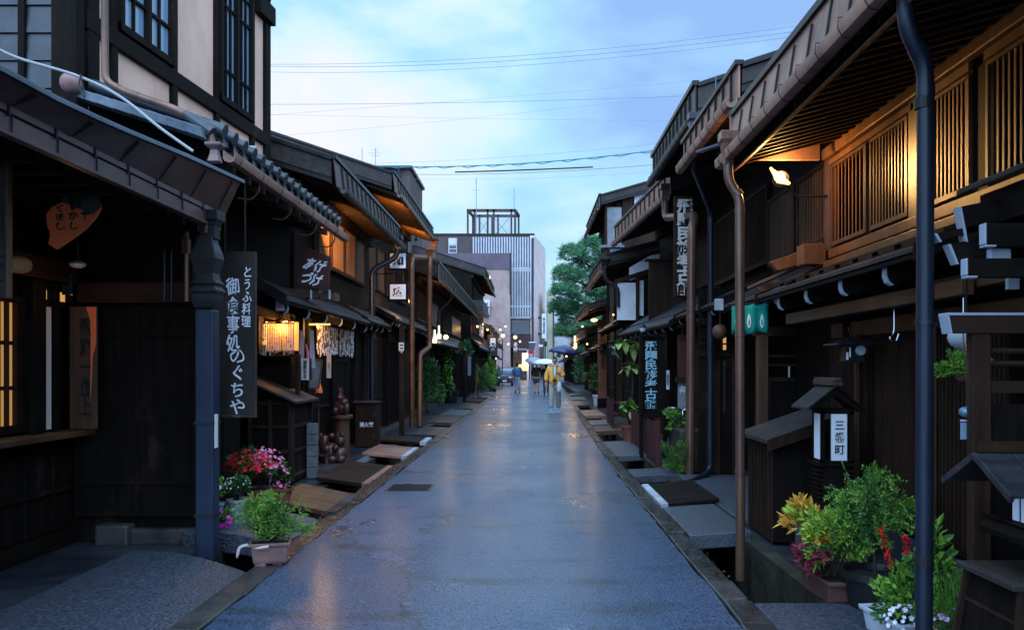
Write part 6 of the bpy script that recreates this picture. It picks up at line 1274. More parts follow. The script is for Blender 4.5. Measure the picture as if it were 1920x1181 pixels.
m_ = MB('plaster_white', 'ink'); x_, x2_, za, zb = rect_at(1016, 588, 1024, 634, 109); m_.box(x_, x2_, 109, 109.15, za, zb); m_.build('vertical_sign', t); text('高\n山\n信\n用\n金\n庫', .32, 2.1, ((x_+x2_)/2, 108.98, (za+zb)/2), 'ink', t, bold=.02)
m_ = MB('metal_dark')
for py in (596, 626): a = at(1014, py, 109.05); m_.box(a[0]-.35, a[0]+.1, 109, 109.2, a[2]-.15, a[2]+.15)
m_.build('sign_bracket', t)
# lower storeys to the right: windows, brick canopy
m_ = MB('glass_dark', 'flashing_pale'); x_, x2_, za, zb = rect_at(955, 600, 992, 622, 109.7); m_.box(x_, x2_, 109.7, 109.9, za, zb); m_.m = 1; c_ = at(972, 0, 109.7)[0]; m_.box(c_-.05, c_+.05, 109.6, 109.7, za, zb); m_.box(x_, x2_, 109.5, 109.9, za-.25, za); m_.build('shop_window', t)
m_ = MB('brick_dark', 'flashing_pale'); x_, x2_, za, zb = rect_at(952, 625, 995, 652, 108.5); m_.box(x_, x2_, 108.5, 110, za, zb); m_.m = 1; m_.box(x_, x2_, 108.4, 108.5, zb-.1, zb+.1); m_.build('canopy', t)
m_ = MB('wood_brown', 'plaster_white'); x_, x2_, za, zb = rect_at(962, 654, 990, 735, 109); m_.box(x_, x2_, 109, 109.9, 0, zb); m_.m = 1; m_.box(x2_-.15, x2_+.1, 108.8, 109.2, 0, zb); m_.box(x_, x2_, 108.8, 109, zb-.15, zb+.1); m_.build('shop_front', t)
m_ = MB('lit_white', 'lit_yellow'); x_, x2_, za, zb = rect_at(979, 662, 989, 690, 108.7); m_.box(x_, x2_, 108.7, 108.8, za, zb); m_.m = 1; x_, x2_, za, zb = rect_at(972, 683, 990, 695, 108.5); m_.box(x_, x2_, 108.5, 108.7, za, zb); m_.build('lit_sign', t)
t = thing('roof_frame', 'dark steel screen frame standing on the office roof', 'roof frame', (-3, 113, z1)); zz = z1; xa, xb_, _, zt = rect_at(877, 392, 966, 441, 111)
m_ = MB('brick_dark')
for x_ in (xa, xa+.9, (xa+xb_)/2-.5, (xa+xb_)/2+.3, xb_-.5, xb_): m_.box(x_-.12, x_+.12, 111, 111.25, zz, zt); m_.box(x_-.12+.4, x_+.12+.4, 115, 115.25, zz, zt)
m_.box(xa-.12, xb_+.12, 111, 111.3, zt-.35, zt); m_.box(xa+.3, xb_+.5, 115, 115.3, zt-.35, zt); m_.beam((xb_, 111, zt-.18), (xb_+.45, 115, zt-.18), .25, .3); m_.beam((xa, 111, zt-.18), (xa+.4, 115, zt-.18), .25, .3); m_.build('posts', t)
m_ = MB('cable_grey')
for i in range(11): z = zz+.3+i*(zt-zz-.7)/11; m_.box(xa+.9, xb_-.5, 113, 113.04, z, z+.045)
for a_, b_ in ((xa+.9, xa+3), (xa+3, xb_-.5)): m_.tube([(a_, 113.1, zz), (b_, 113.1, zt-.4)], .03, 5); m_.tube([(b_, 113.1, zz), (a_, 113.1, zt-.4)], .03, 5)
m_.build('louvres', t)
def antenna(label, px, py0, py1, Y, arms, nm='roof_antenna'):
    a = at(px, py0, Y); b_ = at(px, py1, Y); m_ = MB('cable_grey'); m_.tube([a, b_], .022*Y/60, 6)
    for (f_, w_) in arms: z = a[2]+(b_[2]-a[2])*f_; m_.tube([(a[0]-w_, Y, z), (a[0]+w_, Y, z)], .012*Y/60, 5)
    return tag(m_.build(nm, smooth=True), label, 'antenna', 'thin roof antennas')
antenna('tall thin mast left of the roof frame', 893, 440, 333, 110.5, [(.78, .5), (.92, .2)])
o = antenna('mast with a small square panel at the right of the roof frame', 964, 393, 352, 112, [(.5, .3)])
antenna('plain short mast over the left rear roof', 679, 308, 278, 40, [])
antenna('crossed television antenna over the left rear roof', 704, 316, 278, 40, [(.62, .22), (.75, .3), (.9, .1)])
antenna('tiny mast on the high right roof edge', 1342, 172, 142, 10.2, [])
t = thing('mauve_annex', 'pinkish annex with a mauve tiled top in front of the office block', 'building', (-5, 104, 0))
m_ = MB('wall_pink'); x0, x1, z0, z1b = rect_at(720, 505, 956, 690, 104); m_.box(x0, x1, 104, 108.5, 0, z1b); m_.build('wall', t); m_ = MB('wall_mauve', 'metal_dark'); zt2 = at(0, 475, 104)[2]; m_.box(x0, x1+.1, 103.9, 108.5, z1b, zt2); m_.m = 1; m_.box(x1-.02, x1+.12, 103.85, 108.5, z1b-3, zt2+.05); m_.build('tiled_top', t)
m_ = MB('plaster_white'); x_, x2_, za, zb = rect_at(904, 562, 918, 590, 103); m_.box(x_, x2_, 103, 103.9, za, zb); m_.build('white_bay', t); m_ = MB('glass_dark'); 
for py in (570, 579): a = at(911, py, 102.9); m_.box(a[0]-.12, a[0]+.2, 102.92, 103, a[2]-.14, a[2]+.14)
m_.build('window', t)
t = thing('yellow_building', 'narrow pale yellow building right of the office block', 'building', (2.6, 114, 0)); m_ = MB('wall_beige'); x_, x2_, za, zb = rect_at(1026, 545, 1040, 650, 114); m_.box(x_, x2_, 114, 118, 0, zb); m_.build('wall', t); m_ = MB('pipe_slate'); m_.box(x2_-.25, x2_-.1, 113.9, 114, 2, zb-1); m_.build('downpipe', t)
m_ = MB('plaster_white', 'metal_dark'); x_, x2_, za, zb = rect_at(1040, 575, 1100, 690, 116); m_.box(x_, x2_, 116, 121, 0, zb); m_.m = 1; m_.box(x_, x2_, 115.9, 121, zb, zb+.4); m_.m = 1
for i in range(3): m_.box(x_+.3+i*1.0, x_+.8+i*1.0, 115.93, 116, 3, 4.4)
tag(m_.build('far_house'), 'small white house beyond the pine tree', 'house')
t = thing('flat_roofed_block', 'plain grey flat roofed block above the left rear roofs', 'building', (-7, 44, 0)); m_ = MB('wall_taupe'); x_, x2_, za, zb = rect_at(660, 318, 769, 600, 44); m_.box(x_, x2_, 44, 49, 0, zb); m_.build('wall', t); m_ = MB('metal_dark'); m_.box(x_-.2, x2_+.12, 43.8, 49.2, zb, zb+.16)
for i in range(20): m_.box(x_+i*.14, x_+.08+i*.14, 43.72, 43.8, zb+.02, zb+.14)
m_.box(x2_-.6, x2_-.5, 43.75, 43.85, zb-.6, zb); m_.build('roof_edge', t)
# wall backing for far ends of the cross street
for i, (x0, x1, h_, l_) in enumerate(((-40, -14, 7, 'dark row of buildings across the crossing on the left'), (6, 40, 6, 'dark row of buildings across the crossing on the right'))):
    m_ = MB('wood_dark'); m_.box(x0, x1, 108, 116, 0, h_); m_.prism([(x0-.5, h_), (x1+.5, h_), (x1-1, h_+2), (x0+1, h_+2)], 'y', 107.5, 116.5); tag(m_.build('far_house'), l_, 'building')
# no entry sign
t = thing('no_entry_sign', 'round red no entry sign on a pole at the end of the street', 'road sign', at(996, 738, 97)); c_ = at(996, 659, 97)
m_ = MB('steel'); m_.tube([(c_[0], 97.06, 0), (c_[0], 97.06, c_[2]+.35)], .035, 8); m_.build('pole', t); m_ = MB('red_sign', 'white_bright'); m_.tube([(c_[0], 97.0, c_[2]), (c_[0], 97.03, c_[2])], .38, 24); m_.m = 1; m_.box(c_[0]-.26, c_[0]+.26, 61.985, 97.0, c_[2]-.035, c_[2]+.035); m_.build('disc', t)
m_ = MB('white_bright'); m_.box(c_[0]-.2, c_[0]+.2, 96.99, 97.02, c_[2]-.50, c_[2]-.28); m_.build('plate', t)
t = thing('signal_box', 'small black box on a pole before the office corner', 'post box', at(1023, 740, 99)); c_ = at(1023, 645, 99); m_ = MB('metal_dark'); m_.sq([(.18, -.25), (.18, .25), (.04, .35)], c_); m_.tube([(c_[0], 99, 0), (c_[0], 99, c_[2])], .05, 6); m_.build('box', t)
m_ = MB('plaster_white'); a = at(1014, 648, 99); m_.box(a[0]-.25, a[0]+.25, 99, 99.05, a[2]-.12, a[2]+.12); tag(m_.build('street_plate'), 'small white plate left of the black pole box', 'sign')

# lamp poles in the distance
def pole_lamp(label, px, py, Y, foot, power=30, r=.10):
    c_ = at(px, py, Y); t = thing('street_lamp', label, 'street lamp', (c_[0], Y, 0), 'glowing street lamps')
    m_ = MB('metal_dark'); m_.tube([(c_[0]+foot, Y+.05, 0), (c_[0]+foot, Y+.05, c_[2]+.1), (c_[0], Y, c_[2]+.12)], .035, 8); m_.build('pole', t, smooth=True)
    m_ = MB('bulb_warm'); m_.ball(c_, r, 12, 8); m_.build('bulb', t, smooth=True); m_ = MB('metal_dark'); m_.lathe([(r*1.3, r*.8), (r*.6, r*1.4), (.02, r*1.7)], c_, 12); m_.build('cap', t)
    lamp((c_[0], Y-.25, c_[2]-.3), power*.3, (1, .58, .2), .1); return t
pole_lamp('nearer of the two glowing street lamps on the left before the parked car', 943, 629, 73, -.05, 60, .17)
pole_lamp('farther glowing street lamp on the left above the parked car', 966, 632, 88, -1.3, 60, .19)
t = thing('bare_bulb_lamp', 'glowing bare bulb above the potted vine on the left', 'lamp', at(836, 632, 30)); c_ = at(836, 632, 30)
m_ = MB('bulb_warm'); m_.ball(c_, .085, 12, 8); m_.build('bulb', t, smooth=True); m_ = MB('metal_dark'); m_.tube([(c_[0], 30, c_[2]+.06), (c_[0], 30, c_[2]+.5), (c_[0]-.4, 30, c_[2]+.5)], .015, 6); m_.build('arm', t); lamp((c_[0]+.15, 29.8, c_[2]-.1), 12, (1, .58, .2), .06)
for px, py, h_, l_ in ((815, 636, .5, 'first glowing cylinder lamp under the white tipped eave'), (823, 628, .6, 'second, taller glowing cylinder lamp under the white tipped eave')):
    t = thing('cylinder_lamp', l_, 'lamp', at(px, py, 27), 'cylinder lamps under the eave'); c_ = at(px, py, 27); m_ = MB('lit_white'); m_.lathe([(.07, -.12), (.075, 0), (.03, .06), (.028, .3)], c_, 10); m_.build('glass', t, smooth=True); m_ = MB('metal_dark'); m_.tube([(c_[0], 27, c_[2]+.3), (c_[0], 27, 2.4)], .01, 5); m_.build('cord', t)
t = thing('roof_corner_lamp', 'small bright lamp at the corner of the far left roof', 'lamp', at(917, 516, 52)); c_ = at(917, 520, 50); m_ = MB('bulb_warm'); m_.ball(c_, .09, 10, 8); m_.build('bulb', t); m_ = MB('metal_dark'); m_.tube([c_, (c_[0], 50, c_[2]+.25), (c_[0]-.7, 50, c_[2]+.25)], .02, 6); m_.build('arm', t)
t = thing('pillar_spot_lamp', 'bright white yellow lamp beside the top of the red pillar', 'lamp', at(1114, 600, 32)); c_ = at(1114, 600, 32); m_ = MB('lit_yellow', 'bulb_warm'); m_.m = 1; m_.ball(c_, (.13, .09, .06), 12, 8); m_.build('bulb', t, smooth=True); m_ = MB('metal_dark'); m_.tube([c_, (c_[0]+.22, 32.4, c_[2]+.0)], .02, 6); m_.build('arm', t); lamp((c_[0]-.1, 31.7, c_[2]-.15), 20, (1, .62, .25), .08)
t = thing('porch_box_light', 'glaring tall box light on the far right porch', 'lamp', at(1079, 640, 38)); c_ = at(1079, 640, 46.3); m_ = MB('bulb_warm'); m_.box(c_[0]-.07, c_[0]+.07, 46.25, 46.4, c_[2]-.38, c_[2]+.30); m_.build('tube', t, bevel=.02); m_ = MB('metal_dark'); m_.box(c_[0]-.09, c_[0]+.09, 46.4, 46.44, c_[2]-.35, c_[2]+.33); m_.build('back', t); lamp((c_[0]-.25, 46.0, c_[2]), 30, (1, .62, .28), .15)
t = thing('porch_canopy', 'small lit porch roof of boards beside the glaring box light', 'canopy', at(1090, 620, 37)); a = at(1078, 622, 37.5); m_ = MB('wood_brown', 'flashing_pale'); m_.hexa([(a[0], 36, a[2]), (a[0]+1.3, 36, a[2]+.3), (a[0]+1.3, 38, a[2]+.3), (a[0], 38, a[2]), (a[0], 36, a[2]+.06), (a[0]+1.3, 36, a[2]+.36), (a[0]+1.3, 38, a[2]+.36), (a[0], 38, a[2]+.06)]); m_.build('roof', t); m_ = MB('flashing_pale'); a = at(1082, 652, 37); b_ = at(1100, 646, 37); m_.tube([a, b_, (b_[0], 37, b_[2]+.4)], .02, 6); m_.build('rail', t)
for px, py, Y, l_, e_ in ((905, 608, 56, 'small amber shop lamp on the far left eave, the upper one', 10), (914, 618, 56, 'amber bulb glowing under the red roof boards', 14), (895, 612, 46, 'tiny amber bulb in the dark of the left shopfronts', 6), (930, 672, 70, 'white lamp low by the car on the left', 5)):
    t = thing('shop_bulb', l_, 'lamp', at(px, py, Y), 'small shop bulbs'); c_ = at(px, py, Y); m_ = MB('bulb_warm'); m_.ball(c_, .06, 8, 6); m_.build('bulb', t); m_ = MB('metal_dark'); m_.tube([c_, (c_[0], Y, c_[2]+.3), (c_[0]-.5, Y, c_[2]+.35)], .012, 5); m_.build('arm', t)
    lamp((c_[0]+.1, Y-.15, c_[2]-.15), e_*1.6, (1, .55, .18), .06)
# hidden-bulb lamps of the place: behind the gutters of the left houses
def eave_bulb(label, p, power, col=(1, .50, .15), r=.03, target=None, spot=80):
    t = thing('eave_bulb', label, 'lamp', p, 'bulbs under the eaves'); m_ = MB('bulb_warm'); m_.ball(p, .012, 8, 6); m_.build('bulb', t, smooth=True); m_ = MB('metal_dark'); m_.tube([(p[0], p[1], p[2]+.012), (p[0], p[1], p[2]+.14)], .012, 6); m_.box(p[0]-.04, p[0]+.04, p[1]-.05, p[1]-.045, p[2]-.03, p[2]+.05); m_.build('stem', t)
    lamp((p[0], p[1]+.02, p[2]-r-.02), power, col, .03, spot=spot if target else None, target=target, blend=1)
eave_bulb('bulb lighting the amber lattices above the charm shop', (-2.95, 12.9, 3.9), 420, target=(-3.35, 15.6, 3.5), spot=60)
eave_bulb('bulb behind the first pipe lighting the gable underside', (-3.05, 19.3, 4.95), 50, target=(-3.4, 20.5, 5.6), spot=150)
eave_bulb('bulb under the tall gable lighting its gutter', (-3.1, 23.4, 5.0), 60, target=(-2.95, 24.2, 6), spot=150)
eave_bulb('bulb low in the gabled house front', (-3.1, 21.0, 3.2), 10)
eave_bulb('bulb lighting the long fascia beyond the brown pipes', (-2.95, 26.2, 4.0), 30, target=(-2.8, 28, 4.8), spot=140)
eave_bulb('bulb over the door of the gabled house', (-3.15, 19.2, 2.35), 6)
eave_bulb('bulb inside the charm shop opening', (-3.4, 11.62, 2.13), 18)
eave_bulb('bulb over the second bank of charms', (-3.02, 12.5, 2.14), 24)
eave_bulb('dim bulb behind the near shop lattice', (-3.6, 6.7, 2.10), .9, (1, .5, .2), .015)

for i, (px, py, Y, l_, sd) in enumerate(((948, 612, 74, 'amber', -.3), (938, 618, 66, 'amber', -.3), (953, 645, 80, 'amber', -.3), (925, 640, 62, 'amber', -.3), (975, 640, 90, 'amber', -.3), (1092, 612, 42, 'amber', .3), (1075, 652, 50, 'amber', .3), (1101, 645, 36, 'amber', .3), (1062, 668, 54, 'amber', .3), (1150, 590, 24, 'amber', .3))):
    nm = ['highest of the tiny amber bulbs over the far left car', 'tiny amber bulb left of the nearer street lamp', 'low tiny amber bulb right of the nearer street lamp', 'tiny amber bulb beside the black banner with white characters', 'tiny amber bulb close to the farther street lamp', 'tiny amber bulb above the glaring box light', 'tiny amber bulb left of the glaring box light', 'tiny amber bulb between the red pillar and the box light', 'lowest tiny amber bulb near the navy umbrella', 'small amber bulb above the red pillar under the tiled eave'][i]
    t = thing('shop_bulb', nm, 'lamp', at(px, py, Y), 'small shop bulbs'); c_ = at(px, py, Y); k = Y/50; m_ = MB('bulb_warm'); m_.ball(c_, .055*k, 8, 6); m_.build('bulb', t); m_ = MB('metal_dark'); m_.tube([c_, (c_[0], Y, c_[2]+.2), (c_[0]+sd*2, Y, c_[2]+.3)], .012, 5); m_.build('arm', t)
    lamp((c_[0], Y-.2, c_[2]-.15), 4*k, (1, .52, .16), .06)
# ================================================================== PLANTS
def leaf(mb, p, d, L, w, up=(0, 0, 1), fold=.25, droop=.2):
    """pointed, folded leaf of six corners"""
    p = Vector(p); d = Vector(d).normalized(); r = d.cross(Vector(up))
    if r.length < .05: r = Vector((1, 0, 0))
    r.normalize(); u = r.cross(d)
    m1 = p+d*L*.35+u*L*.05; m2 = p+d*L*.7-u*L*droop*.4; e = p+d*L-u*L*droop
    s = w/2; f = u*w*fold
    mb.add([p, m1+r*s+f, m2+r*s*.75+f*.7, e, m2-r*s*.75+f*.7, m1-r*s+f, m1, m2], [(0, 1, 6), (1, 2, 7, 6), (2, 3, 7), (0, 6, 5), (6, 7, 4, 5), (7, 3, 4)])
def qleaf(mb, p, d, L, w, r_):
    p = Vector(p); d = Vector(d).normalized(); s = d.cross(Vector((r_.uniform(-1, 1), r_.uniform(-1, 1), r_.uniform(-1, 1))))
    if s.length < .05: return
    s = s.normalized()*w/2; mb.add([p, p+d*L*.45+s, p+d*L, p+d*L*.45-s], [(0, 1, 2, 3)])
def rdir(r_, zmin=-1, zmax=1):
    z = r_.uniform(zmin, zmax); a = r_.uniform(0, 2*math.pi); q = math.sqrt(max(0, 1-z*z)); return Vector((q*math.cos(a), q*math.sin(a), z))
def bush(parent, name, c, rad, n, mats, L, w, seed, stems=8, base=None, zmin=-.3, clump=14, up=.5):
    r_ = random.Random(seed); c = Vector(c); mb = MB(*mats); base = Vector(base) if base else c-Vector((0, 0, rad[2]))
    cl = []
    for _ in range(clump):
        d = rdir(r_, zmin, 1); k = r_.uniform(.35, .95); cl.append((c+Vector((d.x*rad[0]*k, d.y*rad[1]*k, d.z*rad[2]*k)), r_.uniform(.22, .42), r_.randrange(len(mats))))
    for i in range(n):
        q, k, m_ = r_.choice(cl); d = rdir(r_); p = q+Vector((d.x*rad[0]*k, d.y*rad[1]*k, d.z*rad[2]*k))*r_.random()**.4
        mb.m = m_ if r_.random() < .75 else r_.randrange(len(mats)); o = (p-c).normalized()+Vector((0, 0, up))+rdir(r_)*.7
        if L*r_.random() > .02: leaf(mb, p, o, L*r_.uniform(.6, 1.25), w*r_.uniform(.7, 1.2), rdir(r_, .2, 1))
        else: qleaf(mb, p, o, L, w, r_)
    o = mb.build(name, parent, fix=False)
    st = MB('bark')
    for i in range(stems): q = cl[i % len(cl)][0]; st.tube([base+Vector((r_.uniform(-.03, .03), r_.uniform(-.03, .03), 0)), base.lerp(q, .5)+rdir(r_)*.03, q], [.007, .005, .002], 5)
    st.build('stems', parent); return o
def fern(parent, name, c, n, mats, L, seed, spread=1., h=.5, leafL=.03, tilt=(.2, 1.2)):
    """arching fronds with two rows of small leaflets, branching twice"""
    r_ = random.Random(seed); mb = MB(*mats); st = MB('leaf_dark'); c = Vector(c)
    for i in range(n):
        a = r_.uniform(0, 2*math.pi); t_ = r_.uniform(*tilt); d = Vector((math.cos(a)*math.sin(t_)*spread, math.sin(a)*math.sin(t_)*spread, math.cos(t_))); Lf = L*r_.uniform(.6, 1.1)
        p = c.copy(); pts = [p.copy()]; k = 7; mb.m = r_.randrange(len(mats))
        for j in range(k): p = p+d*Lf/k; d = (d+Vector((0, 0, -.10*j/k*1.6))+rdir(r_)*.10).normalized(); pts.append(p.copy())
        st.tube(pts, [.003]*(k)+[.001], 4, cap=False)
        for j in range(2, k+1):
            tg = (pts[j]-pts[j-1]).normalized(); sd = tg.cross(rdir(r_, .3, 1)).normalized()
            for s_ in (-1, 1):
                b_ = (tg*.6+sd*s_+rdir(r_)*.35).normalized(); bl = Lf*.26*(1.15-j/k*.7)
                for q in range(6):
                    pp = pts[j]+b_*bl*q/5; tt = b_.cross(tg).normalized()
                    for s2 in (-1, 1): qleaf(mb, pp, b_*.7+b_.cross(tt)*s2*.9+rdir(r_)*.3, leafL*r_.uniform(.7, 1.3), leafL*.42, r_)
    mb.build(name, parent, fix=False); st.build('stems', parent)
def pot(parent, c, r, h, mat, name='pot', rim=True, sx=1, sy=1):
    m_ = MB(mat); p = [(r*.72, 0), (r*.74, .01), (r*.93, h*.82)]+([(r*1.04, h*.83), (r*1.05, h), (r*.93, h), (r*.90, h*.85)] if rim else [(r*.97, h), (r*.9, h), (r*.88, h*.9)])
    m_.lathe(p, c, 22, sx, sy); m_.build(name, parent, smooth=True)
    e_ = MB('earth'); e_.lathe([(r*.88, h*.84), (r*.5, h*.88)], c, 14, sx, sy); e_.build('soil', parent)
def boxpot(parent, c, lx_, ly, h, mat, rot=0, name='planter_box'):
    m_ = MB(mat); ca, sa = math.cos(rot), math.sin(rot)
    def ring(a, b, z): return [(c[0]+x_*a*ca-y_*b*sa, c[1]+x_*a*sa+y_*b*ca, c[2]+z) for x_, y_ in ((-1, -1), (1, -1), (1, 1), (-1, 1))]
    R_ = [ring(lx_*.40, ly*.38, 0), ring(lx_*.42, ly*.41, .02), ring(lx_*.475, ly*.46, h*.82), ring(lx_*.52, ly*.52, h*.84), ring(lx_*.525, ly*.53, h), ring(lx_*.47, ly*.45, h), ring(lx_*.45, ly*.43, h*.85)]
    vs = sum(R_, []); fs = [(4*i+j, 4*i+(j+1) % 4, 4*i+4+(j+1) % 4, 4*i+4+j) for i in range(6) for j in range(4)]+[(3, 2, 1, 0)]
    m_.add(vs, fs)
    for a, b in ((-1, -1), (1, -1), (1, 1), (-1, 1)): pass
    m_.build(name, parent, bevel=.006); e_ = MB('earth'); e_.add(ring(lx_*.45, ly*.43, h*.86), [(0, 1, 2, 3)]); e_.build('soil', parent)
def flowers(parent, name, c, rad, n, mat, size, seed, zmin=.0, petals=5):
    r_ = random.Random(seed); mb = MB(mat); c = Vector(c)
    for _ in range(n):
        d = rdir(r_, zmin, 1); p = c+Vector((d.x*rad[0], d.y*rad[1], d.z*rad[2]))*r_.uniform(.82, 1.08); nrm = (d+rdir(r_)*.5+Vector((0, -.5, .2))).normalized()
        a = nrm.orthogonal().normalized(); b_ = nrm.cross(a); s = size*r_.uniform(.7, 1.2)
        for k in range(petals):
            t0 = 2*math.pi*k/petals; e1 = a*math.cos(t0)+b_*math.sin(t0); e2 = a*math.cos(t0+.62)+b_*math.sin(t0+.62); e0 = a*math.cos(t0-.62)+b_*math.sin(t0-.62)
            mb.add([p, p+e0*s*.7+nrm*s*.15, p+e1*s+nrm*s*.12, p+e2*s*.7+nrm*s*.15], [(0, 1, 2, 3)])
    return mb.build(name, parent, fix=False)

# left pots
t = thing('ferny_planter', 'square pink planter of feathery green cosmos leaves on the left kerb', 'planter', (-1.98, 6.6, 0))
boxpot(t, (-1.985, 6.55, .02), .29, .25, .16, 'plastic_pink', R(14))
m_ = MB('paper_pink'); m_.tube(pw([(-2.12, 6.43, .17), (-2.17, 6.40, .155), (-2.19, 6.40, .08)], 3), [.012]*6+[.006], 5); m_.tube(pw([(-2.11, 6.42, .165), (-2.04, 6.41, .15), (-1.96, 6.42, .16)], 3), .012, 5); m_.build('torn_film', t)
m_ = MB('plastic_pink'); m_.box(-2.07, -1.99, 6.44, 6.5, 0, .03); m_.box(-1.95, -1.88, 6.5, 6.56, 0, .03); m_.build('foot', t)
fern(t, 'foliage', (-1.99, 6.58, .17), 75, ['leaf_fern', 'leaf_fern', 'leaf_green', 'leaf_bright'], .36, 11, spread=.85, leafL=.018)
t = thing('flower_pot', 'big terracotta pot crowded with red and pink impatiens by the dark cabinet', 'potted flowers', (-2.6, 8.9, 0)); c_ = at(480, 935, 8.9)
c_ = (-2.82, 8.85, .10); pot(t, c_, .15, .15, 'terracotta'); 
bush(t, 'foliage', (-2.86, 8.85, .43), (.26, .22, .20), 1500, ['leaf_green', 'leaf_dark', 'leaf_fern'], .05, .022, 5, base=(-2.82, 8.85, .2))
flowers(t, 'red_flowers', (-2.88, 8.80, .46), (.27, .2, .19), 230, 'petal_red', .021, 3, zmin=-.1); flowers(t, 'pink_flowers', (-2.74, 8.85, .47), (.20, .2, .20), 80, 'petal_pink', .020, 4, zmin=-.2); flowers(t, 'white_flowers', (-2.85, 8.85, .5), (.2, .2, .17), 20, 'petal_white', .018, 9)
t = thing('flower_pot', 'second terracotta pot at the right of the red impatiens, pink flowers spilling down', 'potted flowers', (-2.6, 9.05, 0)); pot(t, (-2.62, 9.0, .10), .13, .14, 'terracotta')
flowers(t, 'pink_flowers', (-2.63, 8.98, .33), (.11, .12, .18), 60, 'petal_pink', .02, 14, zmin=-1); bush(t, 'foliage', (-2.62, 9.05, .34), (.12, .14, .16), 350, ['leaf_green', 'leaf_dark'], .045, .02, 15, base=(-2.62, 9.0, .22))
t = thing('terracotta_bowl', 'low terracotta bowl half hidden behind the white pot', 'pot', (-2.75, 8.5, 0)); pot(t, (-2.76, 8.42, .10), .15, .12, 'terracotta')
t = thing('flower_pot', 'small white pot of dark leaved buds in front of the red impatiens', 'potted plant', (-2.72, 8.1, 0)); c_ = (-2.775, 8.1, .11); pot(t, c_, .095, .15, 'plastic_white')
bush(t, 'foliage', (-2.775, 8.1, .36), (.14, .13, .12), 800, ['leaf_dark', 'leaf_green'], .035, .016, 8, base=(-2.775, 8.1, .24)); flowers(t, 'buds', (-2.775, 8.08, .37), (.13, .12, .11), 45, 'petal_white', .009, 8)
t = thing('flower_pot', 'tiny mauve and white pots of trailing leaves behind the blue downpipe', 'potted plant', (-2.9, 7.9, 0)); pot(t, (-2.92, 7.95, .12), .075, .13, 'petal_lilac' if False else 'plastic_white')
bush(t, 'foliage', (-2.93, 7.95, .36), (.10, .10, .16), 350, ['leaf_green', 'leaf_bright'], .04, .02, 18, base=(-2.93, 7.95, .25)); flowers(t, 'flowers', (-2.92, 7.93, .36), (.08, .08, .24), 10, 'petal_white', .02, 28)
t = thing('petunia_pot', 'magenta petunias hanging low beside the foot of the blue downpipe', 'potted flowers', (-2.68, 7.3, 0)); pot(t, (-2.72, 7.45, .09), .07, .10, 'plastic_black')
bush(t, 'foliage', (-2.70, 7.42, .19), (.11, .09, .09), 220, ['leaf_green', 'leaf_fern'], .035, .018, 21, base=(-2.72, 7.45, .16)); flowers(t, 'magenta_flowers', (-2.68, 7.38, .19), (.11, .09, .08), 12, 'petal_magenta', .032, 22, zmin=-.6)

# right group
t = thing('celosia_planter', 'brown trough of yellow lime and maroon coleus at the near right', 'planter', (2.0, 5.7, 0))
boxpot(t, (1.98, 5.62, 0), .22, .50, .15, 'plastic_brown', R(4))
bush(t, 'yellow_leaves', (1.90, 5.75, .45), (.20, .22, .16), 420, ['leaf_orange', 'leaf_lime', 'leaf_orange'], .085, .035, 31, base=(1.97, 5.65, .14), clump=10)
bush(t, 'lime_leaves', (1.99, 5.58, .40), (.20, .20, .22), 1300, ['leaf_lime', 'leaf_bright', 'leaf_bright'], .055, .02, 32, base=(1.97, 5.6, .14), zmin=-.8)
bush(t, 'maroon_leaves', (1.83, 5.62, .26), (.11, .14, .12), 260, ['leaf_maroon'], .07, .028, 33, base=(1.95, 5.6, .14), zmin=-1)
t = thing('fern_tree_pot', 'big black round pot with a feathery green nandina-like shrub', 'potted shrub', (2.2, 5.55, 0)); pot(t, (2.165, 5.35, -.02), .20, .26, 'plastic_black')
m_ = MB('bark'); m_.tube([(2.17, 5.35, .2), (2.165, 5.36, .42), (2.15, 5.38, .62)], [.011, .009, .006], 7); m_.build('trunk', t, smooth=True)
for i, (cc, n_, L_) in enumerate((((2.13, 5.38, .44), 38, .40), ((2.03, 5.46, .32), 28, .36), ((2.22, 5.42, .44), 20, .32))):
    fern(t, 'foliage', cc, n_, ['leaf_fern', 'leaf_green', 'leaf_bright' if i == 1 else 'leaf_fern'], L_, 41+i, spread=1., leafL=.024, tilt=(.05, 1.35))
t = thing('white_planter', 'pale planter of pink and white flowers with scarlet salvia spikes', 'planter', (2.2, 4.9, 0)); boxpot(t, (2.06, 4.74, -.02), .24, .42, .16, 'plastic_white', R(8))
bush(t, 'leaves', (2.08, 4.62, .24), (.24, .14, .19), 620, ['leaf_green', 'leaf_fern', 'leaf_bright'], .05, .024, 51, base=(2.2, 4.65, .14), zmin=-.6, clump=18)
bush(t, 'salvia_leaves', (2.14, 4.55, .46), (.12, .1, .20), 170, ['leaf_green', 'leaf_fern'], .065, .032, 52, base=(2.22, 4.6, .14), clump=9)
flowers(t, 'white_flowers', (1.98, 4.48, .16), (.11, .10, .10), 60, 'petal_white', .014, 53, zmin=-.8); flowers(t, 'lilac_flowers', (2.22, 4.45, .12), (.15, .10, .13), 90, 'petal_lilac', .016, 54, zmin=-.8); flowers(t, 'pink_flowers', (2.12, 4.42, .05), (.22, .1, .10), 60, 'petal_pink', .015, 55, zmin=-.8)
r_ = random.Random(9); m_ = MB('petal_salvia'); st = MB('leaf_green')
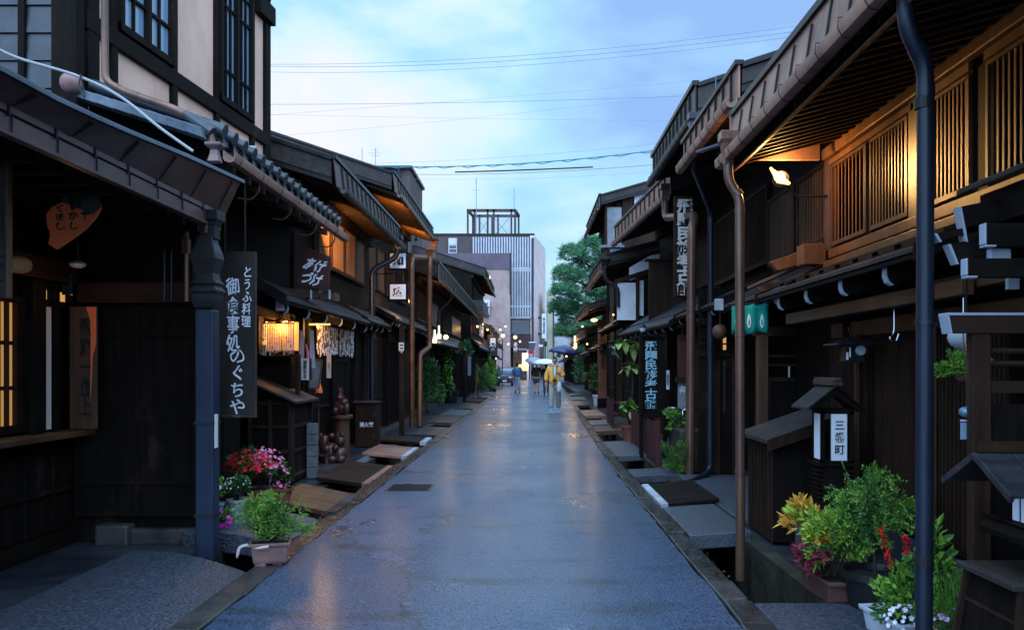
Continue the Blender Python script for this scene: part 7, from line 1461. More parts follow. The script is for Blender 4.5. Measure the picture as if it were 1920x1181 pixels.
for (pa, pb, Y) in (((1652, 988), (1672, 1068), 4.6), ((1698, 1002), (1702, 1048), 4.6), ((1745, 978), (1748, 1036), 4.7)):
    a = Vector(at(*pa, Y)); b_ = Vector(at(*pb, Y)); st.tube([b_-Vector((0, 0, .25)), b_, a], [.004, .004, .002], 5)
    for i in range(85): q = a.lerp(b_, r_.random()**.9); d = rdir(r_, -.5, .6); leaf(m_, q, d, r_.uniform(.016, .03), .012)
m_.build('red_spikes', t, fix=False); st.build('stalks', t)
t = thing('kochia_bush', 'fine bright green kochia bush against the entrance screen', 'bush', (2.26, 4.5, 0)); r_ = random.Random(12); m_ = MB('leaf_kochia')
cc = Vector((2.26, 4.5, .17))
for i in range(6500):
    d = rdir(r_, -.9, 1); k = r_.random()**.35; p = cc+Vector((d.x*.21, d.y*.19, d.z*.27))*k; qleaf(m_, p, d+Vector((0, 0, .9))+rdir(r_)*.3, .030, .005, r_)
m_.build('foliage', t, fix=False); m_ = MB('bark'); m_.tube([(2.26, 4.5, -.01), (2.26, 4.5, .3)], [.012, .006], 6); m_.build('stem', t)
t = thing('hanging_fern', 'small fern in a brown hanging basket beside the entrance screen', 'hanging plant', at(1808, 700, 4.25)); c_ = at(1806, 705, 4.25)
m_ = MB('terracotta'); m_.ball((c_[0], 4.25, c_[2]), (.035, .035, .03), 14, 8); m_.build('basket', t, smooth=True); fern(t, 'foliage', (c_[0]-.01, 4.25, c_[2]+.01), 26, ['leaf_fern', 'leaf_bright'], .13, 61, leafL=.016, tilt=(.2, 1.6)); m_ = MB('steel'); m_.tube([(c_[0], 4.25, c_[2]), (c_[0], 4.25, 1.85)], .003, 5); m_.build('cord', t)
# mid right
t = thing('mossy_grass_clump', 'low green grassy clump at the foot of the museum downpipe', 'plant', (2.0, 11.9, 0)); bush(t, 'foliage', (2.03, 11.9, .25), (.20, .3, .24), 1700, ['leaf_green', 'grass', 'leaf_fern'], .055, .009, 71, base=(2.03, 11.9, 0), zmin=-1, up=1.2)
t = thing('trailing_plant', 'pale green plant in the stone trough behind the bicycle', 'plant', (2.3, 12.7, .6)); bush(t, 'foliage', (2.22, 12.9, .72), (.18, .3, .18), 700, ['leaf_fern', 'leaf_green', 'leaf_bright'], .05, .02, 72, base=(2.3, 12.7, .6), zmin=-.8)
t = thing('broad_leaf_tree', 'young tree with big pale green leaves in a terracotta pot beside the museum sign', 'potted tree', (2.2, 18.6, 0)); c_ = at(1180, 830, 17.2); pot(t, (2.03, 17.2, 0), .17, .36, 'terracotta'); m_ = MB('bark')
m_.tube([(2.03, 17.2, .3), (2.10, 17.2, 1.2), (2.12, 17.2, 2.15)], [.025, .02, .012], 7); m_.build('trunk', t, smooth=True); m_ = MB('leaf_big'); r_ = random.Random(5)
for (px, py) in ((1160, 645), (1172, 640), (1185, 650), (1150, 655), (1180, 682), (1170, 690), (1188, 690), (1192, 640), (1176, 758), (1166, 765), (1185, 770)):
    q = at(px, py, 17.1); 
    for k in range(3): d = rdir(r_, -.7, .3); leaf(m_, (q[0]-d.x*.1, 17.1-d.y*.1, q[2]), (d.x, d.y*.5, d.z), r_.uniform(.24, .36), r_.uniform(.10, .15), fold=.12)
m_.build('leaves', t, fix=False); bush(t, 'undergrowth', (2.05, 17.2, .62), (.17, .2, .22), 400, ['leaf_green', 'leaf_fern'], .07, .03, 73, base=(2.03, 17.2, .35))
# mid left bushes, vine
t = thing('leafy_bush', 'loose dark green bush standing by the brown downpipe on the left', 'bush', (-3.4, 28.5, 0)); bush(t, 'foliage', (-3.42, 28.5, 1.05), (.55, .7, 1.0), 2600, ['leaf_dark', 'leaf_green', 'leaf_dark'], .15, .035, 81, base=(-3.4, 28.5, 0), zmin=-.9, clump=22)
t = thing('potted_vine', 'tall climbing vine in a round black pot below the bare bulb', 'potted vine', (-3.35, 37.5, 0)); c_ = at(845, 749, 36.5); pot(t, (c_[0], 36.5, 0), .36, .55, 'plastic_black')
m_ = MB('leaf_green', 'leaf_bright', 'leaf_dark'); r_ = random.Random(6)
for i in range(900):
    u = r_.random(); py = 738-u*102; px = 843-8*u+3*math.sin(u*14)+r_.gauss(0, 3.2); q = at(px, py, 36.4+r_.uniform(-.15, .15)); m_.m = r_.choice((0, 0, 1, 2)); leaf(m_, q, rdir(r_, -.8, .4), r_.uniform(.12, .22), .10)
m_.build('foliage', t, fix=False); m_ = MB('bark'); m_.tube([(c_[0], 36.5, .5), at(838, 690, 36.5), at(836, 636, 36.5)], .03, 6); m_.build('stem', t)
t = thing('hanging_fern', 'round green fern ball hanging over the dark notice board', 'hanging plant', at(873, 650, 38)); q = at(873, 652, 38); bush(t, 'foliage', q, (.35, .35, .38), 600, ['leaf_green', 'leaf_dark'], .16, .04, 83, base=(q[0], 38, q[2]), zmin=-1)
t = thing('potted_shrub', 'dark spiky shrub right of the leaning broom', 'shrub', (-3.3, 44, 0)); bush(t, 'foliage', (-2.75, 50, .85), (.5, .6, .85), 1100, ['leaf_dark', 'leaf_green'], .20, .03, 84, base=(-2.75, 50, 0), zmin=-1, up=1.2)
t = thing('potted_shrub', 'paler loose shrub just left of the parked car', 'shrub', (-2.6, 47, 0)); bush(t, 'foliage', (-2.42, 56, 1.15), (.42, .5, 1.1), 1000, ['leaf_green', 'leaf_fern', 'leaf_bright'], .18, .05, 85, base=(-2.45, 56, 0), zmin=-1)
t = thing('potted_shrub', 'dark plant with a white pot near the lit porch on the right', 'shrub', (3.0, 33, 0)); bush(t, 'foliage', (2.55, 34.0, 1.0), (.4, .4, .55), 700, ['leaf_dark', 'leaf_green'], .16, .05, 86, base=(2.55, 34, .4), zmin=-.8); pot(t, (2.7, 33.6, .0), .2, .45, 'plastic_white')
# board, broom, banner on the left
t = thing('dark_notice_board', 'tall dark notice board on posts with a small orange white plaque on top', 'notice board', (-3.3, 36, 0)); x0, x1, z0, z1_ = rect_at(841, 666, 868, 737, 37.5); m_ = MB('wood_black'); m_.box(x0, x1, 37.5, 37.56, z0, z1_); m_.box(x1, x1+.14, 37.4, 37.6, 0, z1_+.2); m_.box(x0-.02, x0+.08, 37.4, 37.6, 0, z1_); m_.build('board', t)
m_ = MB('wood_brown'); x0, x1, z0, z1_ = rect_at(842, 648, 860, 662, 37.2); m_.hexa([(x0+.1, 37.2, z0), (x1, 37.2, z0), (x1, 37.25, z0), (x0+.1, 37.25, z0), (x0, 37.2, z1_), (x1+.12, 37.2, z1_), (x1+.12, 37.25, z1_), (x0, 37.25, z1_)]); m_.build('plaque', t); text('漆器', .3, .22, ((x0+x1)/2, 37.19, (z0+z1_)/2), 'white_bright', t, bold=.03)
m_ = MB('siding_grey'); x0, x1, z0, z1_ = rect_at(877, 668, 883, 704, 39); m_.box(x0, x1, 39, 39.05, z0, z1_); tag(m_.build('grey_banner'), 'narrow grey white banner right of the dark notice board', 'banner')
t = thing('white_letter_banner', 'black shop banner with two large white characters far on the left', 'banner', (-2.6, 42, 2)); x0, x1, z0, z1_ = rect_at(914, 628, 933, 666, 57); m_ = MB('black_board'); m_.box(x0, x1, 57, 57.04, z0, z1_); m_.build('cloth', t); text('蕪\n館', .42, .85, ((x0+x1)/2+.02, 56.99, (z0+z1_)/2+.05), 'white_bright', t, bold=.04)
t = thing('white_letter_banner', 'pale pink lettered shop banner right of the farther street lamp', 'banner', (-1.2, 56, 2)); x0, x1, z0, z1_ = rect_at(962, 640, 972, 662, 80); m_ = MB('brick_dark'); m_.box(x0, x1, 80, 80.05, z0, z1_); m_.build('cloth', t); text('そ\nば', .4, .9, ((x0+x1)/2, 79.99, (z0+z1_)/2), 'paper_pink', t, bold=.06)
t = thing('leaning_broom', 'long handled broom leaning against the dark shopfront', 'broom', (-2.9, 42, 0)); a = at(890, 748, 41); b_ = at(897, 688, 41.6); m_ = MB('wood_amber'); m_.tube([a, b_], .02, 6); m_.build('handle', t); m_ = MB('copper_orange'); m_.lathe([(.10, -.02), (.08, .1), (.02, .2)], (a[0], a[1], max(0, a[2]-.08)), 8, 1, .5); m_.build('bristles', t)
t = thing('lattice_signboard', 'gold lattice signboard on the far left eave', 'signboard', at(908, 582, 55)); x0, x1, z0, z1_ = rect_at(899, 572, 921, 588, 56); m_ = MB('copper_orange')
for i in range(9): x_ = x0+(x1-x0)*i/9; m_.beam((x_, 56, z0+.02-(x_-x0)*.25), (x_+.1, 56, z1_-(x_-x0)*.25), .02, .03)
m_.beam((x0, 56, z1_), (x1, 56, z1_-.13), .03, .04); m_.beam((x0, 56, z0), (x1, 56, z0-.13), .03, .04); m_.build('slats', t)

# pine
t = thing('pine_tree', 'broad layered green pine tree at the end of the right row', 'pine tree', (6.0, 62, 0)); r_ = random.Random(77)
m_ = MB('bark'); TR = [(5.4, 64, 0), (5.2, 64, 3), (5.8, 64, 6), (5.4, 64, 9), (5.7, 64, 11)]; m_.tube(pw(TR, 4), [.32-.016*i for i in range(17)], 9)
pads = []
for i, (px, py, rx_, ry_, rz) in enumerate(((1112, 458, 22, 2, 10), (1140, 470, 26, 2, 14), (1075, 478, 26, 2.2, 14), (1110, 500, 36, 2.5, 14), (1062, 515, 26, 2.2, 13), (1140, 505, 30, 2, 15), (1090, 528, 38, 2.5, 15), (1130, 545, 36, 2.3, 15), (1058, 547, 26, 2.2, 13), (1098, 565, 38, 2.5, 13), (1050, 578, 20, 2, 12), (1075, 592, 30, 2.2, 14), (1120, 590, 34, 2.2, 16), (1060, 622, 20, 2, 14), (1090, 622, 30, 2, 15), (1150, 570, 26, 2, 30), (1100, 648, 22, 2, 14), (1125, 630, 30, 2, 18), (1160, 520, 24, 2, 30))):
    Y = 63+r_.uniform(-1.6, 1.6); c_ = Vector(at(px, py, Y)); k = Y/F; pads.append((c_, rx_*k*1.12, ry_, rz*k*1.45))
    m_.tube([(5.5, 64, max(2, c_.z-1.2)), (c_.x*.5+2.7, (64+Y)/2, c_.z-.6), (c_.x, Y, c_.z-.2)], [.12, .08, .03], 6)
m_.build('trunk', t, smooth=True); m_ = MB('needle')
for c_, a, b_, cz in pads:
    nt_ = 34
    tufts = []
    for _ in range(nt_*5):
        d = rdir(r_, -.5, 1); k = r_.uniform(.55, 1.0); tufts.append(c_+Vector((d.x*a*k, d.y*b_*k, d.z*cz*k)))
    for q in tufts:
        for _ in range(15):
            d = rdir(r_, -.35, 1); L = r_.uniform(.25, .48); s = d.cross(rdir(r_)).normalized()*.022; p = q+rdir(r_)*.08; m_.add([p-s, p+s, p+d*L], [(0, 1, 2)])
m_.build('crown', t, fix=False)
m_ = MB('leaf_dark'); r_ = random.Random(4)
for _ in range(2600): p = Vector((r_.uniform(3.6, 9), r_.uniform(66, 70), r_.uniform(.5, 6.5))); qleaf(m_, p, rdir(r_), .4, .2, r_)
tag(m_.build('hedge', fix=False), 'dark mass of shrubs behind the pine tree', 'hedge', kind='stuff')

# ================================================================== BICYCLE
t = thing('parked_bicycle', 'parked city bicycle with bright handlebars behind the low red fence', 'bicycle', (2.3, 13.6, 0)); bx_, by_ = 2.33, 13.4
def wheel(cy, r=.30):
    m_ = MB('rubber'); n_ = 28; pts = [(bx_, cy+r*math.cos(2*math.pi*i/n_), r+.03+r*math.sin(2*math.pi*i/n_)) for i in range(n_+1)]; m_.tube(pts, .016, 6, cap=False); o = m_.build('wheel', t, smooth=True)
    m_ = MB('steel'); m_.tube([(bx_-.03, cy, r+.03), (bx_+.03, cy, r+.03)], .02, 8)
    for i in range(14): a = 2*math.pi*i/14; m_.tube([(bx_, cy, r+.03), (bx_, cy+r*math.cos(a), r+.03+r*math.sin(a))], .0015, 3)
    m_.build('spokes', o)
wheel(12.75); wheel(13.8)
m_ = MB('metal_dark'); A = (bx_, 12.75, .33); Hd = (bx_, 12.92, .78); S = (bx_, 13.5, .72); Bk = (bx_, 13.35, .30); Rr = (bx_, 13.8, .33)
for a, b_, r in ((A, Hd, .014), (Hd, Bk, .016), (Bk, S, .014), (S, Rr, .010), (Bk, Rr, .010), ((bx_, 12.95, .66), (bx_, 13.45, .58), .012)): m_.tube([a, b_], r, 8)
m_.build('frame', t, smooth=True)
m_ = MB('steel'); m_.tube([Hd, (bx_, 12.95, .86)], .011, 8); m_.tube(pw([(bx_-.27, 13.12, .80), (bx_-.24, 12.98, .88), (bx_-.10, 12.93, .90), (bx_, 12.95, .86), (bx_+.10, 12.93, .90), (bx_+.24, 12.98, .88), (bx_+.27, 13.12, .80)], 4), .011, 8); m_.build('handlebar', t, smooth=True)
m_ = MB('plastic_black'); m_.hexa([(bx_-.05, 13.38, .80), (bx_+.05, 13.38, .80), (bx_+.09, 13.64, .80), (bx_-.09, 13.64, .80), (bx_-.03, 13.36, .84), (bx_+.03, 13.36, .84), (bx_+.08, 13.64, .86), (bx_-.08, 13.64, .86)]); m_.tube([S, (bx_, 13.5, .81)], .012, 8); m_.build('saddle', t, bevel=.015)
m_ = MB('metal_dark')
for z in (.55, .63, .72, .80): m_.tube([(bx_-.16, 12.62, z), (bx_+.16, 12.62, z), (bx_+.15, 12.86, z), (bx_-.15, 12.86, z), (bx_-.16, 12.62, z)], .004, 5, cap=False)
for i in range(9): m_.tube([(bx_-.16+i*.04, 12.62, .55), (bx_-.16+i*.04, 12.62, .80)], .003, 4)
m_.box(bx_-.15, bx_+.15, 12.63, 12.85, .545, .552); m_.build('basket', t)
m_ = MB('steel'); m_.tube([(bx_, 12.60, .50), (bx_, 12.64, .50)], .04, 12); m_.build('headlight', t, smooth=True)

# ================================================================== CAR
t = thing('parked_car', 'dark blue boxy car facing the camera, parked at the far left of the street', 'car', at(950, 720, 50)); cx_ = -2.06; Yc = 72; W = .72
m_ = MB('car_paint'); pr = [(Yc, .30), (Yc+.02, .78), (Yc+.12, .90), (Yc+.95, 1.0), (Yc+1.35, 1.52), (Yc+1.6, 1.60), (Yc+3.5, 1.58), (Yc+3.7, 1.3), (Yc+3.75, .35), (Yc+3.2, .25), (Yc+.4, .25)]
vs = []; 
for s_, ins in ((-1, 0), (1, 0)):
    for y, z in pr: vs.append((cx_+s_*(W-(.10 if z > 1.2 else 0)), y, z))
n_ = len(pr); m_.add(vs, [tuple(range(n_)), tuple(range(2*n_-1, n_-1, -1))]+[(i, (i+1) % n_, n_+(i+1) % n_, n_+i) for i in range(n_)]); m_.build('body', t, bevel=.05)
m_ = MB('glass_blue'); m_.hexa([(cx_-W+.08, Yc+.99, 1.03), (cx_+W-.08, Yc+.99, 1.03), (cx_+W-.08, Yc+1.0, 1.0), (cx_-W+.08, Yc+1.0, 1.0), (cx_-W+.17, Yc+1.31, 1.49), (cx_+W-.17, Yc+1.31, 1.49), (cx_+W-.17, Yc+1.4, 1.5), (cx_-W+.17, Yc+1.4, 1.5)]); m_.build('windshield', t)
m_ = MB('glass_dark'); m_.hexa([(cx_+W-.008, Yc+1.1, 1.05), (cx_+W+.004, Yc+1.1, 1.05), (cx_+W+.004, Yc+3.4, 1.05), (cx_+W-.008, Yc+3.4, 1.05), (cx_+W-.12, Yc+1.45, 1.48), (cx_+W-.09, Yc+1.45, 1.48), (cx_+W-.09, Yc+3.3, 1.48), (cx_+W-.12, Yc+3.3, 1.48)]); m_.build('side_window', t)
for s_ in (-1, 1):
    m_ = MB('white_bright'); m_.box(cx_+s_*.58, cx_+s_*.36, Yc-.015, Yc+.05, .66, .78); m_.build('headlight', t, bevel=.015)
    m_ = MB('car_paint'); m_.box(cx_+s_*.70, cx_+s_*.80, Yc+1.0, Yc+1.08, 1.0, 1.14); m_.build('mirror', t, bevel=.02)
    for dy in (.65, 3.05): m_ = MB('rubber', 'steel'); m_.tube([(cx_+s_*.52, Yc+dy, .29), (cx_+s_*.67, Yc+dy, .29)], .29, 20); m_.m = 1; m_.tube([(cx_+s_*.66, Yc+dy, .29), (cx_+s_*.68, Yc+dy, .29)], .17, 16); m_.build('wheel', t, smooth=True)
m_ = MB('plastic_black', 'steel'); m_.box(cx_-.33, cx_+.33, Yc-.01, Yc+.03, .56, .72); m_.box(cx_-.60, cx_+.60, Yc-.05, Yc+.05, .30, .50); m_.m = 1; m_.box(cx_-.3, cx_+.3, Yc-.018, Yc-.008, .63, .65); m_.build('grille', t, bevel=.01)
m_ = MB('white_bright'); m_.box(cx_-.17, cx_+.17, Yc-.065, Yc-.05, .36, .48); m_.build('number_plate', t)
# ================================================================== PEOPLE
def skin_body(name, parent, verts, edges, rad, mat, root=0, sub=2):
    off = world_loc(parent); me = bpy.data.meshes.new(name); me.from_pydata([Vector(v)-off for v in verts], edges, []); me.materials.append(M(mat))
    o = bpy.data.objects.new(name, me); COL.objects.link(o); o.parent = parent
    s = o.modifiers.new('skin', 'SKIN'); s.use_smooth_shade = True
    for i, r in enumerate(rad):
        d = me.skin_vertices[0].data[i]; d.radius = r if isinstance(r, tuple) else (r, r); d.use_root = (i == root)
    u = o.modifiers.new('sub', 'SUBSURF'); u.levels = sub; u.render_levels = sub
    dg = bpy.context.evaluated_depsgraph_get(); m2 = bpy.data.meshes.new_from_object(o.evaluated_get(dg)); m2.shade_smooth()
    m2.materials.clear(); m2.materials.append(M(mat)); o.modifiers.clear(); o.data = m2; return o
def head(parent, c, s, face=-1, yaw=0, hair=True, long_=False):
    """head of height .23*s; face -1 looks towards the camera"""
    c = Vector(c); m_ = MB('skin'); n, k = 16, 12; vs = []
    for i in range(k+1):
        t = math.pi*i/k; z = -math.cos(t)*.118
        for j in range(n):
            a = 2*math.pi*j/n; r = math.sin(t); x_ = .074*r*math.cos(a); y_ = .092*r*math.sin(a)
            f = max(0, -math.sin(a))
            if z < -.02: x_ *= 1-.32*(-z-.02)/.1; y_ *= 1-.12*(-z-.02)/.1
            if f > .9 and -.035 < z < .012: y_ -= .022*(1-abs(z+.02)/.04)       # nose
            if f > .6 and .012 < z < .035: y_ += .006                           # eye hollow
            vs.append((x_, y_*1, z))
    fs = [(i*n+j, i*n+(j+1) % n, (i+1)*n+(j+1) % n, (i+1)*n+j) for i in range(k) for j in range(n)]
    def tr(p): x_, y_, z = p; y_ *= -face*1.0; x_, y_ = x_*math.cos(yaw)-y_*math.sin(yaw), x_*math.sin(yaw)+y_*math.cos(yaw); return (c.x+x_*s, c.y+y_*s, c.z+z*s)
    m_.add([tr(p) for p in vs], fs)
    for s_ in (-1, 1): 
        q = tr((s_*.076, .005, -.005)); m_.ball(q, (.012*s, .018*s, .028*s), 8, 6)
    o = m_.build('head', parent, smooth=True)
    e = MB('ink')
    for s_ in (-1, 1): e.ball(tr((s_*.028, -.082, .016)), .0085*s, 8, 6); e.box(*[v for ab in zip(tr((s_*.028-.016, -.088, .036)), tr((s_*.028+.016, -.082, .041))) for v in ab])
    e.build('eyes', o)
    if face == -1: e = MB('petal_maroon' if 'petal_maroon' in MATS else 'terracotta'); e.ball(tr((0, -.080, -.058)), (.024*s, .010*s, .007*s), 8, 6); e.build('mouth', o)
    h_ = MB('hair'); vs = []
    for i in range(k+1):
        t = math.pi*i/k; z = -math.cos(t)*.128
        for j in range(n):
            a = 2*math.pi*j/n; r = math.sin(t); cut = .045 if math.sin(a) < -.25 else (-.075 if not long_ else -.2)
            zz = max(z, cut); rr = math.sin(math.acos(max(-1, min(1, -zz/.128)))) if zz > -.128 else 1
            if z < cut: zz = cut; rr *= .8
            vs.append((.083*rr*math.cos(a), .100*rr*math.sin(a)+.004, zz))
    h_.add([tr(p) for p in vs], fs); h_.build('hair', o, smooth=True)
    return o
def hand(parent, c, s, d=(0, 0, -1), out=(1, 0, 0), curl=.35):
    """palm, four unequal fingers with knuckle bends and a side thumb"""
    c = Vector(c); d = Vector(d).normalized(); o = Vector(out).normalized(); f = d.cross(o).normalized(); m_ = MB('skin')
    p = lambda a, b_, q: c+d*a*s+f*b_*s+o*q*s
    m_.tube([p(-.02, 0, 0), p(.03, 0, 0), p(.08, 0, 0)], [.024*s, .034*s, .034*s], 10)
    for i, (b_, L) in enumerate(((-.030, .065), (-.010, .078), (.010, .072), (.029, .055))):
        q0 = p(.075, b_, 0); q1 = p(.075+L*.45, b_, L*curl*.4); q2 = p(.075+L*.8, b_, L*curl*1.0); q3 = p(.075+L*.95, b_, L*curl*1.5); m_.tube([q0, q1, q2, q3], [.0095*s, .009*s, .008*s, .006*s], 8)
    m_.tube([p(.015, -.028, 0), p(.045, -.052, .01), p(.07, -.058, .018)], [.012*s, .011*s, .008*s], 8)
    return m_.build('hand', parent, smooth=True)
def umbrella(label, c, r, h, mat, tilt=(0, 0), pole=.95, n=8, group='open umbrellas', shaft='metal_dark'):
    t = thing('umbrella', label, 'umbrella', c, group); c = Vector(c); tx, ty = tilt
    ax = Vector((math.sin(tx), math.sin(ty), 1)).normalized(); u = ax.orthogonal().normalized(); v = ax.cross(u)
    m_ = MB(mat); k = 8; per = n*4; vs = [c+ax*h]
    for i in range(1, k+1):
        q = i/k
        for j in range(per):
            a = 2*math.pi*j/per; sag = abs(math.sin(a*n/2)); rr = r*math.sin(q*math.pi/2*.98)*(1-.07*sag*q); z = h*math.cos(q*math.pi/2)*1.0-0.05*r*q*q*(1-sag)*.8
            vs.append(c+ax*z+(u*math.cos(a)+v*math.sin(a))*rr)
    fs = [(0, 1+j, 1+(j+1) % per) for j in range(per)]+[(1+i*per+j, 1+i*per+(j+1) % per, 1+(i+1)*per+(j+1) % per, 1+(i+1)*per+j) for i in range(k-1) for j in range(per)]
    m_.add(vs, fs); o = m_.build('canopy', t, smooth=True); sd = o.modifiers.new('thick', 'SOLIDIFY'); sd.thickness = .003
    m_ = MB(shaft); m_.tube([c+ax*(h+.05), c-ax*pole], .007, 8); m_.tube(pw([c-ax*pole, c-ax*(pole+.06), c-ax*(pole+.08)+u*.04, c-ax*(pole+.04)+u*.07], 3), .010, 8); m_.build('shaft', t, smooth=True)
    m_ = MB(shaft)
    for j in range(n):
        a = 2*math.pi*j/n; e = u*math.cos(a)+v*math.sin(a); m_.tube([c+ax*(h-.01)]+[c+ax*(h*math.cos(q*math.pi/2)-.01)+e*r*math.sin(q*math.pi/2*.98) for q in (.4, .7, 1)], .003, 4); m_.tube([c+ax*(h-.28*r), c+ax*(h*math.cos(.42*math.pi/2*1.2)-.01)+e*r*.62], .0025, 4)
    m_.build('ribs', t); return t

# man in the yellow jacket, walking towards the camera
Y = 29.4; X0 = at(1040, 0, Y)[0]; S = 1.06
t = thing('person', 'person in a yellow jacket and pale khaki trousers walking this way under a navy umbrella', 'person', (X0, Y, 0)); 
def q(x_, y_, z): return (X0+x_*S, Y+y_*S, z*S)
# one continuous body: pelvis 0, spine, neck, arms, legs
bv = [q(0, 0, .92), q(0, 0, 1.12), q(0, 0, 1.36), q(0, -.01, 1.50), q(0, -.01, 1.58),
      q(-.17, 0, 1.42), q(-.25, .0, 1.18), q(-.27, -.06, .95), q(.17, 0, 1.42), q(.27, -.02, 1.17), q(.16, -.17, 1.20),
      q(-.10, 0, .86), q(-.11, -.10, .48), q(-.12, -.12, .10), q(.10, 0, .86), q(.11, .08, .48), q(.12, .22, .12)]
be = [(0, 1), (1, 2), (2, 3), (3, 4), (2, 5), (5, 6), (6, 7), (2, 8), (8, 9), (9, 10), (0, 11), (11, 12), (12, 13), (0, 14), (14, 15), (15, 16)]
br = [(.13, .10), (.125, .095), (.14, .10), .055, .05, .06, .045, .032, .06, .045, .032, .085, .058, .042, .085, .058, .042]
skin_body('body', t, bv, be, [tuple(x*S for x in r) if isinstance(r, tuple) else r*S for r in br], 'skin')
# trousers
tv = [q(0, 0, .95), q(-.095, 0, .84), q(-.115, -.10, .48), q(-.125, -.12, .10), q(.095, 0, .84), q(.115, .08, .48), q(.13, .20, .12)]
skin_body('trousers', t, tv, [(0, 1), (1, 2), (2, 3), (0, 4), (4, 5), (5, 6)], [(.165*S, .125*S), .115*S, .098*S, .092*S, .115*S, .098*S, .090*S], 'trouser_khaki')
jv = [q(0, 0, .86), q(0, 0, 1.05), q(0, 0, 1.32), q(0, 0, 1.45), q(-.19, 0, 1.41), q(-.27, .0, 1.17), q(-.285, -.06, .99), q(.19, 0, 1.41), q(.29, -.01, 1.16), q(.19, -.15, 1.18)]
skin_body('jacket', t, jv, [(0, 1), (1, 2), (2, 3), (2, 4), (4, 5), (5, 6), (2, 7), (7, 8), (8, 9)], [(.21*S, .15*S), (.20*S, .145*S), (.185*S, .13*S), (.09*S, .085*S), .085*S, .078*S, .062*S, .085*S, .080*S, .062*S], 'jacket_yellow', root=0)
m_ = MB('shirt_white'); m_.hexa([q(-.04, -.155, 1.12), q(.05, -.155, 1.12), q(.05, -.12, 1.12), q(-.04, -.12, 1.12), q(-.055, -.13, 1.46), q(.055, -.13, 1.46), q(.05, -.05, 1.46), q(-.05, -.05, 1.46)]); m_.build('shirt', t, bevel=.01)
m_ = MB('cloth_black'); m_.tube([q(-.05, -.10, 1.50), q(-.06, -.165, 1.30), q(-.02, -.18, 1.05)], .009, 6); m_.tube([q(.05, -.10, 1.50), q(.06, -.165, 1.30), q(.0, -.18, 1.05)], .009, 6); m_.build('strap', t)
m_ = MB('jacket_yellow'); m_.tube([q(-.08, -.08, 1.47), q(0, -.02, 1.53), q(.08, -.08, 1.47)], .035*S, 8); m_.build('collar', t, smooth=True)
head(t, q(0, -.03, 1.66), S*1.0, -1, R(4)); hand(t, q(-.29, -.085, .95), S, (0, -.2, -1), (.3, -1, 0), .5); hand(t, q(.17, -.17, 1.20), S, (-.4, -.2, 1), (-1, .3, -.2), .9)
for sx_, px_, py_, z in ((-1, -.125, -.18, .0), (1, .13, .15, .0)):
    m_ = MB('shoe_blue', 'white_bright'); x_, y_, _ = q(px_, py_, 0); m_.ball((x_, y_-.05, .055), (.052, .15, .05), 14, 8); m_.ball((x_, y_+.04, .085), (.045, .06, .06), 12, 8); m_.m = 1; m_.box(x_-.05, x_+.05, y_-.19, y_+.09, .0, .025); m_.build('shoe', t, smooth=True)
tc_ = thing('camera_on_strap', 'black camera with a lens hanging at the waist of the yellow jacket', 'camera', q(-.01, -.2, 1.02)); m_ = MB('plastic_black'); a = q(-.01, -.2, 1.02); m_.box(a[0]-.07, a[0]+.07, a[1]-.03, a[1]+.03, a[2]-.045, a[2]+.045); m_.box(a[0]-.025, a[0]+.025, a[1]-.02, a[1]+.02, a[2]+.045, a[2]+.065); m_.build('camera_body', tc_, bevel=.008); m_ = MB('glass_dark'); m_.tube([(a[0], a[1]-.03, a[2]-.0), (a[0], a[1]-.10, a[2]-.02)], .034, 14); m_.build('lens', tc_, smooth=True)
m_ = MB('shirt_white'); a = q(.14, -.18, .80); m_.lathe([(.02, .20), (.07, .12), (.085, 0), (.07, -.14), (.02, -.17)], a, 12, 1, .45); m_.tube([(a[0], a[1], a[2]+.18), q(.17, -.18, 1.16)], .008, 6); tag(m_.build('plastic_bag', smooth=True), 'white plastic bag hanging from the hand of the person in yellow', 'bag')
umbrella('large navy umbrella held over the person in the yellow jacket', (X0+.33, Y+.12, 2.02), .54, .26, 'umbrella_navy', (.10, 0), .62)

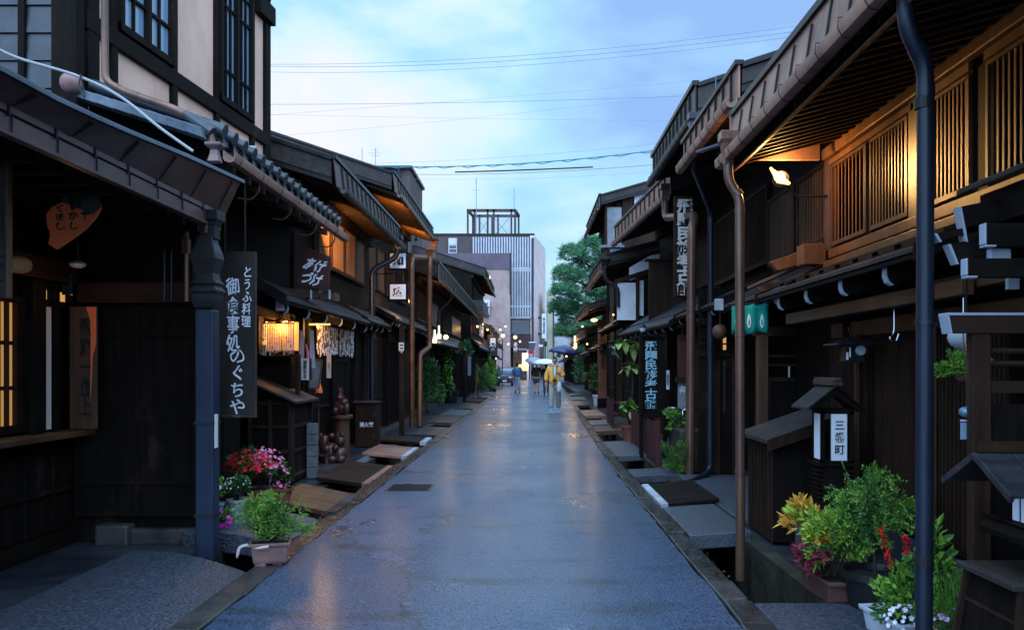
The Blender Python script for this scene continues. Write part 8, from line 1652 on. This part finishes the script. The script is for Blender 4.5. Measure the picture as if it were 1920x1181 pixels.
def back_person(label, px, Yp, S, top, legs, topm, shoem, bare, coat_h, lean=0, arm=(.28, .0, .78), longh=True, hood=False):
    X1 = at(px, 0, Yp)[0]; t = thing('person', label, 'person', (X1, Yp, 0)); q = lambda x_, y_, z: (X1+x_*S, Yp+y_*S, z*S)
    bv = [q(0, 0, .92), q(0, 0, 1.12), q(0, 0, 1.36), q(0, 0, 1.50), q(0, 0, 1.58), q(-.17, 0, 1.42), q(-.24, .0, 1.16), q(-.25, .02, .92), q(.17, 0, 1.42), q(.26, 0, 1.17), q(*arm),
          q(-.08, 0, .86), q(-.08, .05, .48), q(-.09, .0, .09), q(.08, 0, .86), q(.09, -.10, .50), q(.10, -.02, .12)]
    be = [(0, 1), (1, 2), (2, 3), (3, 4), (2, 5), (5, 6), (6, 7), (2, 8), (8, 9), (9, 10), (0, 11), (11, 12), (12, 13), (0, 14), (14, 15), (15, 16)]
    br = [(.13, .10), (.115, .09), (.13, .09), .05, .05, .055, .042, .03, .055, .042, .03, .08, .055, .038, .08, .055, .038]
    skin_body('body', t, bv, be, [tuple(x*S for x in r) if isinstance(r, tuple) else r*S for r in br], 'skin')
    if bare: tv = [q(0, 0, .95), q(-.085, 0, .82), q(-.09, .03, .55), q(.085, 0, .82), q(.095, -.07, .56)]; skin_body('shorts', t, tv, [(0, 1), (1, 2), (0, 3), (3, 4)], [(.155*S, .12*S), .11*S, .11*S, .11*S, .11*S], legs)
    else: tv = [q(0, 0, .95), q(-.085, 0, .84), q(-.085, .05, .48), q(-.09, .0, .10), q(.085, 0, .84), q(.09, -.10, .50), q(.10, -.02, .13)]; skin_body('trousers', t, tv, [(0, 1), (1, 2), (2, 3), (0, 4), (4, 5), (5, 6)], [(.15*S, .12*S), .10*S, .078*S, .065*S, .10*S, .078*S, .065*S], legs)
    jv = [q(0, 0, coat_h), q(0, 0, 1.08), q(0, 0, 1.32), q(0, 0, 1.46), q(-.18, 0, 1.41), q(-.25, .0, 1.16), q(-.26, .02, .98), q(.18, 0, 1.41), q(.27, 0, 1.17), q(arm[0]*.98, arm[1], arm[2]+.06)]
    skin_body('jacket', t, jv, [(0, 1), (1, 2), (2, 3), (2, 4), (4, 5), (5, 6), (2, 7), (7, 8), (8, 9)], [(.20*S, .15*S), (.18*S, .14*S), (.17*S, .12*S), (.085*S, .08*S), .08*S, .07*S, .055*S, .08*S, .07*S, .055*S], topm)
    head(t, q(0, .01, 1.66), S, 1, 0, long_=longh); hand(t, q(-.25, .02, .93), S, (0, 0, -1), (1, 0, 0)); hand(t, q(*arm), S, (.3, 0, -1), (-1, 0, 0))
    for px_, py_ in ((-.09, .0), (.10, -.02)): m_ = MB(shoem); x_, y_, _ = q(px_, py_, 0); m_.ball((x_, y_+.05, .05), (.048, .13, .05), 12, 8); m_.ball((x_, y_-.03, .075), (.04, .05, .06), 10, 8); m_.build('shoe', t, smooth=True)
    return t
back_person('person with dark hair in a blue denim jacket and pale jeans walking away', 970, 51.0, 1.06, 0, 'jeans_pale', 'jacket_blue', 'cloth_black', False, .88, arm=(.38, .0, .98))
back_person('person in black top and dark shorts with bare calves walking away under the grey umbrella', 1006, 50.0, 1.05, 0, 'shorts_navy', 'cloth_black', 'cloth_black', True, .90, arm=(.30, .0, 1.0), longh=False)
back_person('person mostly hidden behind the yellow jacket, under the white umbrella', 1024, 46.5, 1.0, 0, 'shorts_navy', 'cloth_black', 'cloth_black', False, .88, longh=True)
umbrella('clear grey umbrella over the person in black', (at(1003, 0, 50)[0], 49.9, 1.80), .62, .34, 'umbrella_grey', (.22, -.15), .6)
umbrella('white umbrella behind the yellow jacket', (at(1022, 0, 46)[0], 46.0, 1.72), .68, .28, 'umbrella_white', (.0, 0), .5)

print('objects', len(bpy.data.objects), 'polys', sum(len(o.data.polygons) for o in bpy.data.objects if o.type == 'MESH'))
